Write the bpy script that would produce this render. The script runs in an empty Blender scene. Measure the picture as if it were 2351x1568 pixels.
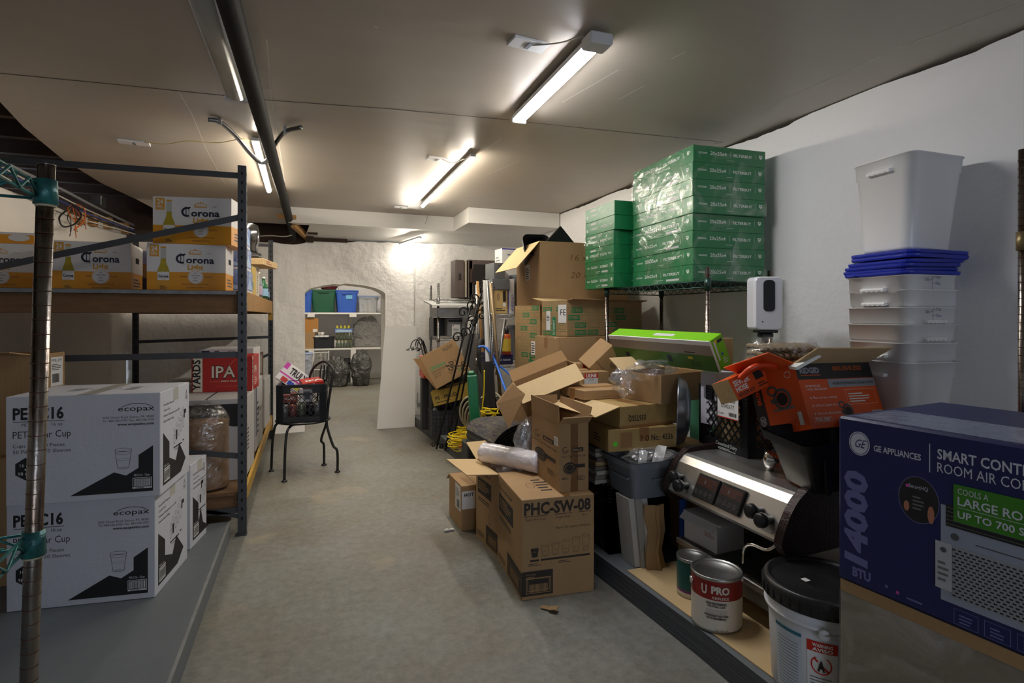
import bpy, math, random
from mathutils import Vector, Matrix, noise
random.seed(7)
PI = math.pi
SC = bpy.context.scene
COL = SC.collection
# ---------------------------------------------------------------- camera
FPX, CX, HY, CAMZ = 1270.0, 1175.5, 724.0, 1.2
YAW = math.radians(20.3)
FW = Vector((math.sin(YAW), math.cos(YAW), 0)); RT = Vector((math.cos(YAW), -math.sin(YAW), 0))
cam_d = bpy.data.cameras.new('camera'); cam = bpy.data.objects.new('camera', cam_d); COL.objects.link(cam)
cam.location = (0, 0, CAMZ); cam.rotation_euler = (PI/2, 0, -YAW)
cam_d.sensor_width = 36; cam_d.lens = FPX/2351*36; cam_d.shift_y = -(784-HY)/2351; cam_d.clip_start = .05
SC.camera = cam
SC.view_settings.view_transform = 'Standard'; SC.view_settings.look = 'None'
SC.view_settings.gamma = 1; SC.view_settings.use_curve_mapping = False
SC.view_settings.exposure = 0.12
TUBE_W, TUBE_C = 92.0, 90.0      # emission strength of the warm and the cool tubes
# daylight that reaches the room through the open doorway behind the camera
w = bpy.data.worlds.new('world'); SC.world = w; w.use_nodes = True
w.node_tree.nodes['Background'].inputs[0].default_value = (.72, .82, 1.0, 1)
w.node_tree.nodes['Background'].inputs[1].default_value = 2.7

def S(r, g, b):
    return tuple((c/255/12.92 if c/255 <= .04045 else ((c/255+.055)/1.055)**2.4) for c in (r, g, b))
def W(px, py, D):
    p = FW*D + RT*((px-CX)/FPX*D); return Vector((p.x, p.y, CAMZ-(py-HY)/FPX*D))
def GZ(px, py, z):
    return W(px, py, FPX*(CAMZ-z)/(py-HY))
def PX(px, py, X):
    t = (px-CX)/FPX; return W(px, py, X/(FW.x+t*RT.x))
def PY(px, py, Y):
    t = (px-CX)/FPX; return W(px, py, Y/(FW.y+t*RT.y))
# ---------------------------------------------------------------- materials
MATS = {}
def mat(name, col, rough=.6, metal=0, bump=0, scale=30, var=0, vscale=4, spec=None, coat=0, emit=None, estr=0, stretch=None, trans=0, vcol=None, alpha=None):
    if name in MATS: return MATS[name]
    m = bpy.data.materials.new(name); m.use_nodes = True; MATS[name] = m
    nt = m.node_tree; b = nt.nodes['Principled BSDF']
    b.inputs['Base Color'].default_value = (*col, 1); b.inputs['Roughness'].default_value = rough
    b.inputs['Metallic'].default_value = metal
    if spec is not None: b.inputs['Specular IOR Level'].default_value = spec
    if coat: b.inputs['Coat Weight'].default_value = coat; b.inputs['Coat Roughness'].default_value = .15
    if emit: b.inputs['Emission Color'].default_value = (*emit, 1); b.inputs['Emission Strength'].default_value = estr
    if trans: b.inputs['Transmission Weight'].default_value = trans
    if alpha is not None: b.inputs['Alpha'].default_value = alpha
    if bump or var:
        tc = nt.nodes.new('ShaderNodeTexCoord'); mp = nt.nodes.new('ShaderNodeMapping')
        nt.links.new(tc.outputs['Object'], mp.inputs[0])
        if stretch: mp.inputs['Scale'].default_value = stretch
    if var:
        n = nt.nodes.new('ShaderNodeTexNoise'); n.inputs['Scale'].default_value = vscale; n.inputs['Detail'].default_value = 5
        n.inputs['Roughness'].default_value = .65
        nt.links.new(mp.outputs[0], n.inputs['Vector'])
        r = nt.nodes.new('ShaderNodeMapRange'); r.inputs[1].default_value = .3; r.inputs[2].default_value = .7
        nt.links.new(n.outputs[0], r.inputs[0])
        mx = nt.nodes.new('ShaderNodeMix'); mx.data_type = 'RGBA'
        c2 = vcol if vcol else tuple(c*(1-var) for c in col)
        mx.inputs[6].default_value = (*c2, 1); mx.inputs[7].default_value = (*col, 1)
        nt.links.new(r.outputs[0], mx.inputs[0]); nt.links.new(mx.outputs[2], b.inputs['Base Color'])
    if bump:
        n2 = nt.nodes.new('ShaderNodeTexNoise'); n2.inputs['Scale'].default_value = scale; n2.inputs['Detail'].default_value = 6
        nt.links.new(mp.outputs[0], n2.inputs['Vector'])
        bp = nt.nodes.new('ShaderNodeBump'); bp.inputs['Strength'].default_value = min(1, bump); bp.inputs['Distance'].default_value = .02*max(1, bump)
        nt.links.new(n2.outputs[0], bp.inputs['Height']); nt.links.new(bp.outputs[0], b.inputs['Normal'])
    return m
def film(name, tint=(1, 1, 1), base=.08, hi=.5, scale=9, rough=.12, body=(.8, .8, .8), milky=.0):
    """thin clear plastic: mostly see-through, glossy where it wrinkles"""
    if name in MATS: return MATS[name]
    m = bpy.data.materials.new(name); m.use_nodes = True; MATS[name] = m; nt = m.node_tree; nt.nodes.clear()
    out = nt.nodes.new('ShaderNodeOutputMaterial'); mix = nt.nodes.new('ShaderNodeMixShader'); tr = nt.nodes.new('ShaderNodeBsdfTransparent')
    tr.inputs[0].default_value = (*tint, 1)
    g = nt.nodes.new('ShaderNodeBsdfGlossy'); g.inputs['Roughness'].default_value = rough; g.inputs['Color'].default_value = (.95, .95, .95, 1)
    d = nt.nodes.new('ShaderNodeBsdfDiffuse'); d.inputs[0].default_value = (*body, 1)
    mg = nt.nodes.new('ShaderNodeMixShader'); mg.inputs[0].default_value = milky
    nt.links.new(g.outputs[0], mg.inputs[1]); nt.links.new(d.outputs[0], mg.inputs[2])
    tc = nt.nodes.new('ShaderNodeTexCoord'); n = nt.nodes.new('ShaderNodeTexNoise'); n.inputs['Scale'].default_value = scale
    n.inputs['Detail'].default_value = 4; n.inputs['Distortion'].default_value = 1.5
    nt.links.new(tc.outputs['Object'], n.inputs['Vector'])
    r = nt.nodes.new('ShaderNodeMapRange'); r.inputs[1].default_value = .45; r.inputs[2].default_value = .75
    r.inputs[3].default_value = base; r.inputs[4].default_value = hi
    nt.links.new(n.outputs[0], r.inputs[0]); nt.links.new(r.outputs[0], mix.inputs[0])
    bp = nt.nodes.new('ShaderNodeBump'); bp.inputs['Strength'].default_value = .9; bp.inputs['Distance'].default_value = .02
    nt.links.new(n.outputs[0], bp.inputs['Height']); nt.links.new(bp.outputs[0], g.inputs['Normal'])
    nt.links.new(tr.outputs[0], mix.inputs[1]); nt.links.new(mg.outputs[0], mix.inputs[2]); nt.links.new(mix.outputs[0], out.inputs[0])
    return m
CARD = mat('cardboard', S(172, 138, 96), .8, bump=.12, scale=90, var=.16, vscale=5, stretch=(1, 1, .25))
CARD2 = mat('cardboard_old', S(176, 145, 88), .75, bump=.15, scale=60, var=.22, vscale=6)
CARDIN = mat('cardboard_inside', S(150, 115, 74), .9, bump=.1, scale=80, var=.12)
CARDL = mat('cardboard_light', S(214, 184, 136), .85, bump=.1, scale=60, var=.1, vscale=4)
TAPE = mat('packing_tape', S(150, 108, 64), .35, bump=.1, scale=50)
INK = mat('black_ink', (.012, .012, .013), .6)
INKB = mat('brown_black_ink', (.03, .022, .015), .7)
WHITEC = mat('white_carton', S(205, 206, 212), .6, bump=.08, scale=70, var=.05)
PAPER = mat('paper_label', S(225, 225, 222), .7)
WHITE = mat('white_ink', S(235, 235, 230), .6)
BLACKP = mat('black_plastic', (.012, .012, .013), .38, bump=.05, scale=60)
BLACKM = mat('black_metal', (.012, .012, .013), .42, bump=.05, scale=90)
STEEL = mat('stainless', (.70, .69, .66), .34, .95, bump=.03, scale=40, stretch=(1, 30, 1))
STEELD = mat('stainless_dull', (.42, .42, .40), .38, 1, bump=.05, scale=60)
CHROME = mat('chrome', (.8, .8, .8), .08, 1)
GALV = mat('galvanized', (.26, .265, .27), .45, 1, var=.3, vscale=12)
GREYP = mat('grey_plastic', S(112, 118, 126), .5, bump=.04, scale=40)
GREYM = mat('grey_metal', S(120, 122, 124), .45, .3, var=.15)
# ---------------------------------------------------------------- mesh builder
_T = {}
def text_mesh(s, bold):
    k = (s, bold)
    if k not in _T:
        c = bpy.data.curves.new('t', 'FONT'); c.body = s; c.resolution_u = 2; c.offset = bold
        o = bpy.data.objects.new('t', c); COL.objects.link(o)
        dg = bpy.context.evaluated_depsgraph_get(); me = bpy.data.meshes.new_from_object(o.evaluated_get(dg))
        v = [(p.co.x, p.co.y) for p in me.vertices]; f = [tuple(p.vertices) for p in me.polygons]
        bpy.data.objects.remove(o); bpy.data.curves.remove(c); bpy.data.meshes.remove(me)
        xs = [a[0] for a in v] or [0]; x0 = min(xs); x1 = max(xs)
        _T[k] = ([(a-x0, b) for a, b in v], f, x1-x0)
    return _T[k]
class Frame:
    """a flat face: origin, u (right), v (up), outward normal; prints sit a hair above it"""
    def __init__(s, mb, o, u, v, n):
        s.mb, s.o, s.u, s.v, s.n, s.k = mb, Vector(o), Vector(u), Vector(v), Vector(n), 1
    def p(s, x, y, k=None):
        return s.o + s.u*x + s.v*y + s.n*(.0005*(s.k if k is None else k))
    def poly(s, pts, m, k=None):
        s.mb.face([s.p(x, y, k) for x, y in pts], m); return s
    def rect(s, x, y, w, h, m, k=None):
        return s.poly([(x, y), (x+w, y), (x+w, y+h), (x, y+h)], m, k)
    def box(s, x, y, w, h, t, m, k=None):      # outline rectangle
        s.rect(x, y, w, t, m, k); s.rect(x, y+h-t, w, t, m, k); s.rect(x, y+t, t, h-2*t, m, k); return s.rect(x+w-t, y+t, t, h-2*t, m, k)
    def ell(s, cx, cy, rx, ry, m, k=None, n=24, a0=0, a1=2*PI):
        return s.poly([(cx+rx*math.cos(a0+(a1-a0)*i/n), cy+ry*math.sin(a0+(a1-a0)*i/n)) for i in range(n)], m, k)
    def ring(s, cx, cy, rx, ry, t, m, k=None, n=28, a0=0, a1=2*PI):
        for i in range(n):
            a = a0+(a1-a0)*i/n; b = a0+(a1-a0)*(i+1)/n
            s.poly([(cx+rx*math.cos(a), cy+ry*math.sin(a)), (cx+rx*math.cos(b), cy+ry*math.sin(b)), (cx+(rx-t)*math.cos(b), cy+(ry-t)*math.sin(b)), (cx+(rx-t)*math.cos(a), cy+(ry-t)*math.sin(a))][::-1], m, k)
        return s
    def line(s, pts, t, m, k=None):
        for (a, b), (c, d) in zip(pts, pts[1:]):
            L = math.hypot(c-a, d-b) or 1; nx, ny = -(d-b)/L*t/2, (c-a)/L*t/2
            s.poly([(a-nx, b-ny), (c-nx, d-ny), (c+nx, d+ny), (a+nx, b+ny)], m, k)
        return s
    def text(s, t, x, y, h, m, w=None, bold=0, rot=0, al='l', k=None, shear=0):
        v, f, tw = text_mesh(t, bold); sc = h/.70; sx = (w/tw) if w else sc
        W_ = tw*sx; dx = 0 if al == 'l' else (-W_/2 if al == 'c' else -W_)
        c, sn = math.cos(rot), math.sin(rot)
        pts = []
        for a, b in v:
            X = a*sx+dx+b*sc*shear; Y = b*sc; pts.append(s.p(x+X*c-Y*sn, y+X*sn+Y*c, k))
        s.mb.add(pts, f, m); return s
    def barcode(s, x, y, w, h, m, k=None, vert=False):
        r = random.Random(int(x*1e4)+7); t = 0
        L = h if vert else w
        while t < L*.97:
            a = L*r.choice((.012, .02, .03)); 
            if vert: s.rect(x, y+t, w, min(a, L-t), m, k)
            else: s.rect(x+t, y, min(a, L-t), h, m, k)
            t += a+L*r.choice((.012, .02, .028))
        return s
    def fine(s, x, y, w, h, n, m, k=None, seed=1):     # lines of print too small to read
        r = random.Random(seed); dy = h/n
        for i in range(n):
            s.rect(x, y+h-dy*(i+.75), w*r.uniform(.6, 1), dy*.42, m, k)
        return s
    def cup(s, x, y, w, h, m, t=.002, fill=None, k=None):
        if fill: s.poly([(x+w*.16, y), (x+w*.84, y), (x+w, y+h), (x, y+h)], fill, k)
        s.line([(x, y+h), (x+w*.16, y)], t, m, k); s.line([(x+w, y+h), (x+w*.84, y)], t, m, k)
        s.ring(x+w/2, y+h, w/2+t/2, h*.1, t, m, k, 18); s.ring(x+w/2, y, w*.34, h*.06, t, m, k, 14); return s
class MB:
    def __init__(s): s.v, s.f, s.m, s.mats, s.sm = [], [], [], [], []
    def mi(s, m):
        if m not in s.mats: s.mats.append(m)
        return s.mats.index(m)
    def add(s, vs, fs, m, smooth=False, M=None):
        b = len(s.v); i = s.mi(m)
        s.v += [(M@Vector(v))[:] if M is not None else tuple(v) for v in vs]
        for f in fs: s.f.append([b+q for q in f]); s.m.append(i); s.sm.append(smooth)
        return s
    def face(s, pts, m): return s.add(pts, [list(range(len(pts)))], m)
    def box(s, a, b, m, bev=0, M=None, mats=None):
        x0, y0, z0 = a; x1, y1, z1 = b
        if not bev:
            vs = [(x0,y0,z0),(x1,y0,z0),(x1,y1,z0),(x0,y1,z0),(x0,y0,z1),(x1,y0,z1),(x1,y1,z1),(x0,y1,z1)]
            return s.add(vs, [(0,3,2,1),(4,5,6,7),(0,1,5,4),(1,2,6,5),(2,3,7,6),(3,0,4,7)], m, M=M)
        c = ((x0+x1)/2, (y0+y1)/2, (z0+z1)/2); h = ((x1-x0)/2, (y1-y0)/2, (z1-z0)/2); vs = []; ix = {}
        for sx in (-1, 1):
            for sy in (-1, 1):
                for sz in (-1, 1):
                    for ax in range(3):
                        sg = (sx, sy, sz); ix[(sg, ax)] = len(vs)
                        vs.append(tuple(c[i]+sg[i]*(h[i] if i == ax else h[i]-bev) for i in range(3)))
        fs = []
        for ax in range(3):
            o1, o2 = [i for i in range(3) if i != ax]
            for sg in (-1, 1):
                q = []
                for a_, b_ in ((-1,-1),(1,-1),(1,1),(-1,1)):
                    t = [0,0,0]; t[ax] = sg; t[o1] = a_; t[o2] = b_; q.append(ix[(tuple(t), ax)])
                fs.append(q)
            for a_ in (-1, 1):
                for b_ in (-1, 1):
                    t0 = [0,0,0]; t0[o1] = a_; t0[o2] = b_; t0[ax] = -1; t1 = list(t0); t1[ax] = 1
                    fs.append([ix[(tuple(t0), o1)], ix[(tuple(t1), o1)], ix[(tuple(t1), o2)], ix[(tuple(t0), o2)]])
        for sx in (-1, 1):
            for sy in (-1, 1):
                for sz in (-1, 1): fs.append([ix[((sx, sy, sz), a)] for a in range(3)])
        cv = Vector(c); out = []
        for f in fs:
            p = [Vector(vs[i]) for i in f]; n = (p[1]-p[0]).cross(p[2]-p[0]); ce = sum(p, Vector())/len(p)
            out.append(f if n.dot(ce-cv) > 0 else f[::-1])
        return s.add(vs, out, m, M=M)
    def bar(s, a, b, w, h, m, up=(0, 0, 1)):
        a = Vector(a); b = Vector(b); d = b-a; L = d.length; x = d.normalized(); u = Vector(up)
        y = u.cross(x)
        if y.length < 1e-4: y = Vector((0, 1, 0)).cross(x)
        y.normalize(); z = x.cross(y)
        M = Matrix((( *x[:], 0), (*y[:], 0), (*z[:], 0), (0, 0, 0, 1))).transposed(); M.translation = a
        return s.box((0, -w/2, -h/2), (L, w/2, h/2), m, M=M)
    def tube(s, path, r, m, n=8, caps=True, closed=False):
        P = [Vector(p) for p in path]; N = len(P); vs = []; fs = []; up = None
        R = r if callable(r) else (lambda i: r)
        for i, p in enumerate(P):
            if closed: d = P[(i+1) % N]-P[i-1]
            else: d = P[min(i+1, N-1)]-P[max(i-1, 0)]
            if d.length < 1e-9: d = Vector((0, 0, 1))
            d.normalize()
            if up is None:
                up = Vector((0, 0, 1)) if abs(d.z) < .9 else Vector((1, 0, 0))
            up = up-d*up.dot(d)
            if up.length < 1e-5: up = d.orthogonal()
            up.normalize(); sd = d.cross(up); rr = R(i)
            for j in range(n):
                a = 2*PI*j/n; vs.append((p+up*math.cos(a)*rr+sd*math.sin(a)*rr)[:])
        for i in range(N if closed else N-1):
            for j in range(n):
                a = i*n+j; b = i*n+(j+1) % n; c = ((i+1) % N)*n+(j+1) % n; d = ((i+1) % N)*n+j
                fs.append((a, d, c, b))
        if caps and not closed:
            fs.append(tuple(range(n))); fs.append(tuple((N-1)*n+j for j in reversed(range(n))))
        return s.add(vs, [f[::-1] for f in fs], m, smooth=n > 4)
    def lathe(s, prof, m, c=(0, 0, 0), n=28, M=None, close=True, mats=None):
        vs = []; N = len(prof)
        for r, z in prof:
            for j in range(n): vs.append((c[0]+r*math.cos(2*PI*j/n), c[1]+r*math.sin(2*PI*j/n), c[2]+z))
        for i in range(N-1):
            fs = [(i*n+j, i*n+(j+1) % n, (i+1)*n+(j+1) % n, (i+1)*n+j) for j in range(n)]
            if i == 0: b = len(s.v); s.add(vs, [], m, M=M)
            k = s.mi(mats[i] if mats else m)
            for f in fs: s.f.append([b+q for q in f]); s.m.append(k); s.sm.append(True)
        return s
    def loft(s, rings, m, cap0=True, cap1=True, M=None, smooth=False):
        n = len(rings[0]); vs = [v for r in rings for v in r]; fs = []
        for i in range(len(rings)-1):
            for j in range(n): fs.append((i*n+j, i*n+(j+1) % n, (i+1)*n+(j+1) % n, (i+1)*n+j))
        s.add(vs, fs, m, smooth, M=M); b = len(s.v)-len(vs)
        k = s.mi(m)
        if cap0: s.f.append([b+j for j in reversed(range(n))]); s.m.append(k); s.sm.append(False)
        if cap1: s.f.append([b+(len(rings)-1)*n+j for j in range(n)]); s.m.append(k); s.sm.append(False)
        return s
    def build(s, name, parent=None, loc=(0, 0, 0), rot=(0, 0, 0), sharp=None):
        me = bpy.data.meshes.new(name); me.from_pydata(s.v, [], s.f)
        for m in s.mats: me.materials.append(m)
        me.polygons.foreach_set('material_index', s.m); me.polygons.foreach_set('use_smooth', s.sm); me.update()
        o = bpy.data.objects.new(name, me); COL.objects.link(o); o.location = loc; o.rotation_euler = rot
        if parent: o.parent = parent
        return o
def rrect(w, d, r, z, n=4, cx=0, cy=0):
    out = []
    for qx, qy, a0 in ((1, 1, 0), (-1, 1, PI/2), (-1, -1, PI), (1, -1, 1.5*PI)):
        for i in range(n+1):
            a = a0+PI/2*i/n; out.append((cx+qx*(w/2-r)+r*math.cos(a), cy+qy*(d/2-r)+r*math.sin(a), z))
    return out
def spline(pts, k=8, closed=False):
    P = [Vector(p) for p in pts]; out = []; N = len(P)
    for i in range(N if closed else N-1):
        g = (lambda j: P[j % N]) if closed else (lambda j: P[max(0, min(N-1, j))])
        a, b, c, d = g(i-1), g(i), g(i+1), g(i+2)
        for q in range(k):
            t = q/k; out.append(.5*((2*b)+(c-a)*t+(2*a-5*b+4*c-d)*t*t+(3*b-a-3*c+d)*t**3))
    if not closed: out.append(P[-1])
    return out
# ---------------------------------------------------------------- scene tree
def tag(o, label=None, cat=None, group=None, kind=None):
    if label: o['label'] = label
    if cat: o['category'] = cat
    if group: o['group'] = group
    if kind: o['kind'] = kind
    return o
def thing(name, label, cat, loc=(0, 0, 0), rot=(0, 0, 0), group=None):
    o = bpy.data.objects.new(name, None); COL.objects.link(o); o.empty_display_size = .05
    o.location = loc; o.rotation_euler = rot if not isinstance(rot, (int, float)) else (0, 0, rot)
    return tag(o, label, cat, group)
def struct(name, mb, **k):
    return tag(mb.build(name, **k), kind='structure')
def dup(root, loc=None, rot=None, label=None, group=None):
    r = root.copy(); COL.objects.link(r)
    if loc is not None: r.location = loc
    if rot is not None: r.rotation_euler = rot if not isinstance(rot, (int, float)) else (0, 0, rot)
    if label: r['label'] = label
    if group: r['group'] = group
    for ch in root.children:
        c = ch.copy(); COL.objects.link(c); c.parent = r
        for g in ch.children:
            d = g.copy(); COL.objects.link(d); d.parent = c
    return r
def ext(px, D, yaw, px2):
    """length along direction yaw from the point seen at px, depth D, to where it is seen at px2"""
    b = yaw+YAW; t2 = (px2-CX)/FPX; x = (px-CX)/FPX*D
    return (t2*D-x)/(math.cos(b)-t2*math.sin(b))
class Carton:
    """box with its near vertical corner at the origin, x along the right-hand face B, y along the left-hand face A"""
    def __init__(s, name, label, cat, loc, yaw, dims, m=None, group=None, open_=False, tilt=None, bev=.002, inm=None, shell='box_body'):
        s.L, s.Wd, s.H = dims; s.m = m or CARD; s.root = thing(name, label, cat, loc, tilt if tilt else (0, 0, yaw), group)
        s.mb = MB(); L, Wd, H = dims; s.shell = shell; s.inm = inm or CARDIN
        if open_:
            t = .004; b = s.mb; inn = inm or CARDIN
            b.box((0, 0, 0), (L, t, H), s.m); b.box((0, Wd-t, 0), (L, Wd, H), s.m)
            b.box((0, t, 0), (t, Wd-t, H), s.m); b.box((L-t, t, 0), (L, Wd-t, H), s.m); b.box((t, t, 0), (L-t, Wd-t, t), s.m)
            e = .0006
            b.face([(t, t+e, t), (t, t+e, H), (L-t, t+e, H), (L-t, t+e, t)], inn); b.face([(t, Wd-t-e, t), (L-t, Wd-t-e, t), (L-t, Wd-t-e, H), (t, Wd-t-e, H)], inn)
            b.face([(t+e, t, t), (t+e, Wd-t, t), (t+e, Wd-t, H), (t+e, t, H)], inn); b.face([(L-t-e, t, t), (L-t-e, t, H), (L-t-e, Wd-t, H), (L-t-e, Wd-t, t)], inn)
        else: s.mb.box((0, 0, 0), (L, Wd, H), s.m, bev=bev)
        s.A = Frame(s.mb, (0, Wd, 0), (0, -1, 0), (0, 0, 1), (-1, 0, 0)); s.B = Frame(s.mb, (0, 0, 0), (1, 0, 0), (0, 0, 1), (0, -1, 0))
        s.T = Frame(s.mb, (0, 0, H), (1, 0, 0), (0, 1, 0), (0, 0, 1))
    def flap(s, side, ang, ln, m=None, taper=.0, mo=None):
        """side A/B/A2/B2; ang degrees above horizontal, opening outward"""
        L, Wd, H = s.L, s.Wd, s.H; a = math.radians(ang); f = MB(); m = m or s.m; inn = mo or s.inm
        o, u, n = {'A': ((0, 0, H), (0, 1, 0), (-1, 0, 0)), 'B': ((0, 0, H), (1, 0, 0), (0, -1, 0)), 'A2': ((L, 0, H), (0, 1, 0), (1, 0, 0)), 'B2': ((0, Wd, H), (1, 0, 0), (0, 1, 0))}[side]
        o = Vector(o); u = Vector(u); n = Vector(n); w_ = Wd if side[0] == 'A' else L
        d = n*math.cos(a)+Vector((0, 0, 1))*math.sin(a); q = Vector((0, 0, 1))*math.cos(a)-n*math.sin(a); t = .004
        P = [o, o+u*w_, o+u*(w_-taper)+d*ln, o+u*taper+d*ln]
        vs = [p-q*t*.5 for p in P]+[p+q*t*.5 for p in P]
        f.add(vs, [(0, 3, 2, 1), (0, 1, 5, 4), (1, 2, 6, 5), (2, 3, 7, 6), (3, 0, 4, 7)], m); f.add([p+q*t*.5 for p in P], [(0, 1, 2, 3)], inn)
        f.build('flap', s.root); return s
    def tape(s, x=None, w=.05, drop=.06):
        x = s.L/2 if x is None else x
        s.T.rect(x-w/2, 0, w, s.Wd, TAPE); s.B.rect(x-w/2, s.H-drop, w, drop, TAPE); return s
    def tapeA(s, y=None, w=.05, drop=.06):
        y = s.Wd/2 if y is None else y
        s.T.rect(0, y-w/2, s.L, w, TAPE); s.A.rect(s.Wd-y-w/2, s.H-drop, w, drop, TAPE); return s
    def done(s):
        s.mb.build(s.shell, s.root); return s.root
def crumple(mb, c, r, m, amp=.3, seed=0, sub=16, freq=2.2, M=None):
    """a crumpled bag or sheet: displaced sphere"""
    rings = []; nz = sub; n = sub*2
    for i in range(1, nz):
        ph = PI*i/nz; row = []
        for j in range(n):
            th = 2*PI*j/n; d = Vector((math.sin(ph)*math.cos(th), math.sin(ph)*math.sin(th), math.cos(ph)))
            k = 1+amp*noise.noise(d*freq+Vector((seed*7.1, seed, 0)))+amp*.5*noise.noise(d*freq*2.7+Vector((seed, 3, seed)))+amp*.25*abs(noise.noise(d*freq*6+Vector((seed, 3, 9))))
            row.append((c[0]+r[0]*d.x*k, c[1]+r[1]*d.y*k, c[2]+r[2]*d.z*k))
        rings.append(row)
    rings.reverse()
    return mb.loft(rings, m, M=M, smooth=True)
# ================================================================ the room
XL, XR, YF, YB, ZC = -1.6, 2.42, 6.15, -2.6, 2.24
XO = -3.0
def XW(y): return XL-.116*(YF-y)      # the left wall runs slightly askew
M_FLOOR = mat('painted_concrete', S(136, 138, 132), .6, bump=.35, scale=11, var=1, vscale=1.3, vcol=S(118, 110, 96))
M_PLAT = mat('painted_board', S(112, 117, 120), .5, bump=.08, scale=25, var=.14, vscale=3)
M_PLATR = mat('dark_timber_edge', S(74, 77, 82), .6, bump=.4, scale=18, var=.3, vscale=5, stretch=(1, .15, 6))
M_CEIL = mat('ceiling_panel', S(178, 168, 154), .36, bump=.06, scale=7, var=.07, vscale=2.2, stretch=(.5, 2, 1))
M_WALL = mat('plaster', S(247, 246, 245), .65, bump=.25, scale=26, var=.04, vscale=2)
M_ROUGH = mat('rough_limewash', S(244, 241, 235), .8, bump=.7, scale=16, var=.05, vscale=3)
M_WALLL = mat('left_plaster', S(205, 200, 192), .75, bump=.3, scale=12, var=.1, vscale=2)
M_DARKW = mat('old_joist_wood', S(66, 48, 36), .9, bump=.4, scale=14, var=.5, vscale=6)
M_TRIM = mat('white_board', S(228, 226, 220), .5, bump=.05, scale=20)
M_SEAM = mat('seam_dark', S(60, 55, 50), .9)
M_SEAML = mat('seam_light', S(222, 218, 208), .6)
m = MB(); m.box((XO, YB, -.06), (XR+.2, 11, 0), M_FLOOR); struct('floor', m)
# painted concrete: fine speckle and worn bare patches over the broad mottling
nt = M_FLOOR.node_tree; pb_ = nt.nodes['Principled BSDF']; src = pb_.inputs['Base Color'].links[0].from_socket
tc = nt.nodes.new('ShaderNodeTexCoord'); n1 = nt.nodes.new('ShaderNodeTexNoise'); n1.inputs['Scale'].default_value = 26; n1.inputs['Detail'].default_value = 8; n1.inputs['Roughness'].default_value = .75
n2 = nt.nodes.new('ShaderNodeTexNoise'); n2.inputs['Scale'].default_value = 2.1; n2.inputs['Detail'].default_value = 7; n2.inputs['Distortion'].default_value = .8
for n_ in (n1, n2): nt.links.new(tc.outputs['Object'], n_.inputs['Vector'])
r1 = nt.nodes.new('ShaderNodeMapRange'); r1.inputs[1].default_value = .3; r1.inputs[2].default_value = .7; r1.inputs[3].default_value = .68; r1.inputs[4].default_value = 1.2; nt.links.new(n1.outputs[0], r1.inputs[0])
m1 = nt.nodes.new('ShaderNodeMix'); m1.data_type = 'RGBA'; m1.blend_type = 'MULTIPLY'; m1.inputs[0].default_value = 1; nt.links.new(src, m1.inputs[6]); nt.links.new(r1.outputs[0], m1.inputs[7])
r2 = nt.nodes.new('ShaderNodeMapRange'); r2.inputs[1].default_value = .60; r2.inputs[2].default_value = .68; r2.inputs[4].default_value = .55; nt.links.new(n2.outputs[0], r2.inputs[0])
m2 = nt.nodes.new('ShaderNodeMix'); m2.data_type = 'RGBA'; nt.links.new(r2.outputs[0], m2.inputs[0]); nt.links.new(m1.outputs[2], m2.inputs[6]); m2.inputs[7].default_value = (*S(158, 146, 122), 1)
nt.links.new(m2.outputs[2], pb_.inputs['Base Color'])
# low platforms down both sides
m = MB(); q = [(XW(YB)+.01, YB+.01), (-.39, YB+.01), (-.39, 3.33), (XW(3.33)+.01, 3.33)]; m.add([(x, y, 0) for x, y in q]+[(x, y, .088) for x, y in q], [(0, 3, 2, 1), (4, 5, 6, 7), (0, 1, 5, 4), (1, 2, 6, 5), (2, 3, 7, 6), (3, 0, 4, 7)], M_PLAT)
m.box((-.40, YB+.01, .0885), (-.388, 3.332, .0895), mat('platform_edge_worn', S(150, 150, 146), .6, var=.3, vscale=12)); struct('low_platform', m)
m = MB()
xs = [(YB+.01, 1.33), (1.6, 1.29), (2.28, 1.25), (6.1, 1.09)]
for (ya, xa), (yb, xb) in zip(xs, xs[1:]):
    vs = [(xa, ya, 0), (XR, ya, 0), (XR, yb, 0), (xb, yb, 0), (xa, ya, .1), (XR, ya, .1), (XR, yb, .1), (xb, yb, .1)]
    m.add(vs, [(4, 5, 6, 7)], M_PLAT); m.add(vs, [(0, 4, 7, 3), (0, 1, 5, 4), (2, 3, 7, 6)], M_PLATR)
struct('low_platform.001', m)
# ceiling panels, ragged along the left where the joists show
m = MB(); edge = [(YB, -1.36), (1.0, -1.36), (2.4, -1.37), (3.3, -1.39), (3.8, -1.47), (4.5, -1.53), (5.2, -1.52), (5.8, -1.44)]
for (ya, xa), (yb, xb) in zip(edge, edge[1:]):
    m.add([(xa, ya, ZC), (XR+.1, ya, ZC), (XR+.1, yb, ZC), (xb, yb, ZC), (xa, ya, ZC+.012), (XR+.1, ya, ZC+.012), (XR+.1, yb, ZC+.012), (xb, yb, ZC+.012)],
          [(0, 3, 2, 1), (4, 5, 6, 7), (0, 4, 7, 3)], M_CEIL)
m.add([(-1.44, 5.8, ZC), (-.2, 5.8, ZC), (-.2, 6.02, 2.12), (-1.2, 6.02, 2.12)], [(0, 1, 2, 3)[::-1]], M_CEIL)
cf = Frame(m, (0, 0, ZC), (1, 0, 0), (0, 1, 0), (0, 0, -1))
def seam(a, b, t, mm):
    p, q = GC(*a), GC(*b); L = (q-p).length; nx, ny = -(q.y-p.y)/L*t/2, (q.x-p.x)/L*t/2
    m.face([(p.x-nx, p.y-ny, ZC-.0008), (p.x+nx, p.y+ny, ZC-.0008), (q.x+nx, q.y+ny, ZC-.0008), (q.x-nx, q.y-ny, ZC-.0008)], mm)
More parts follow.
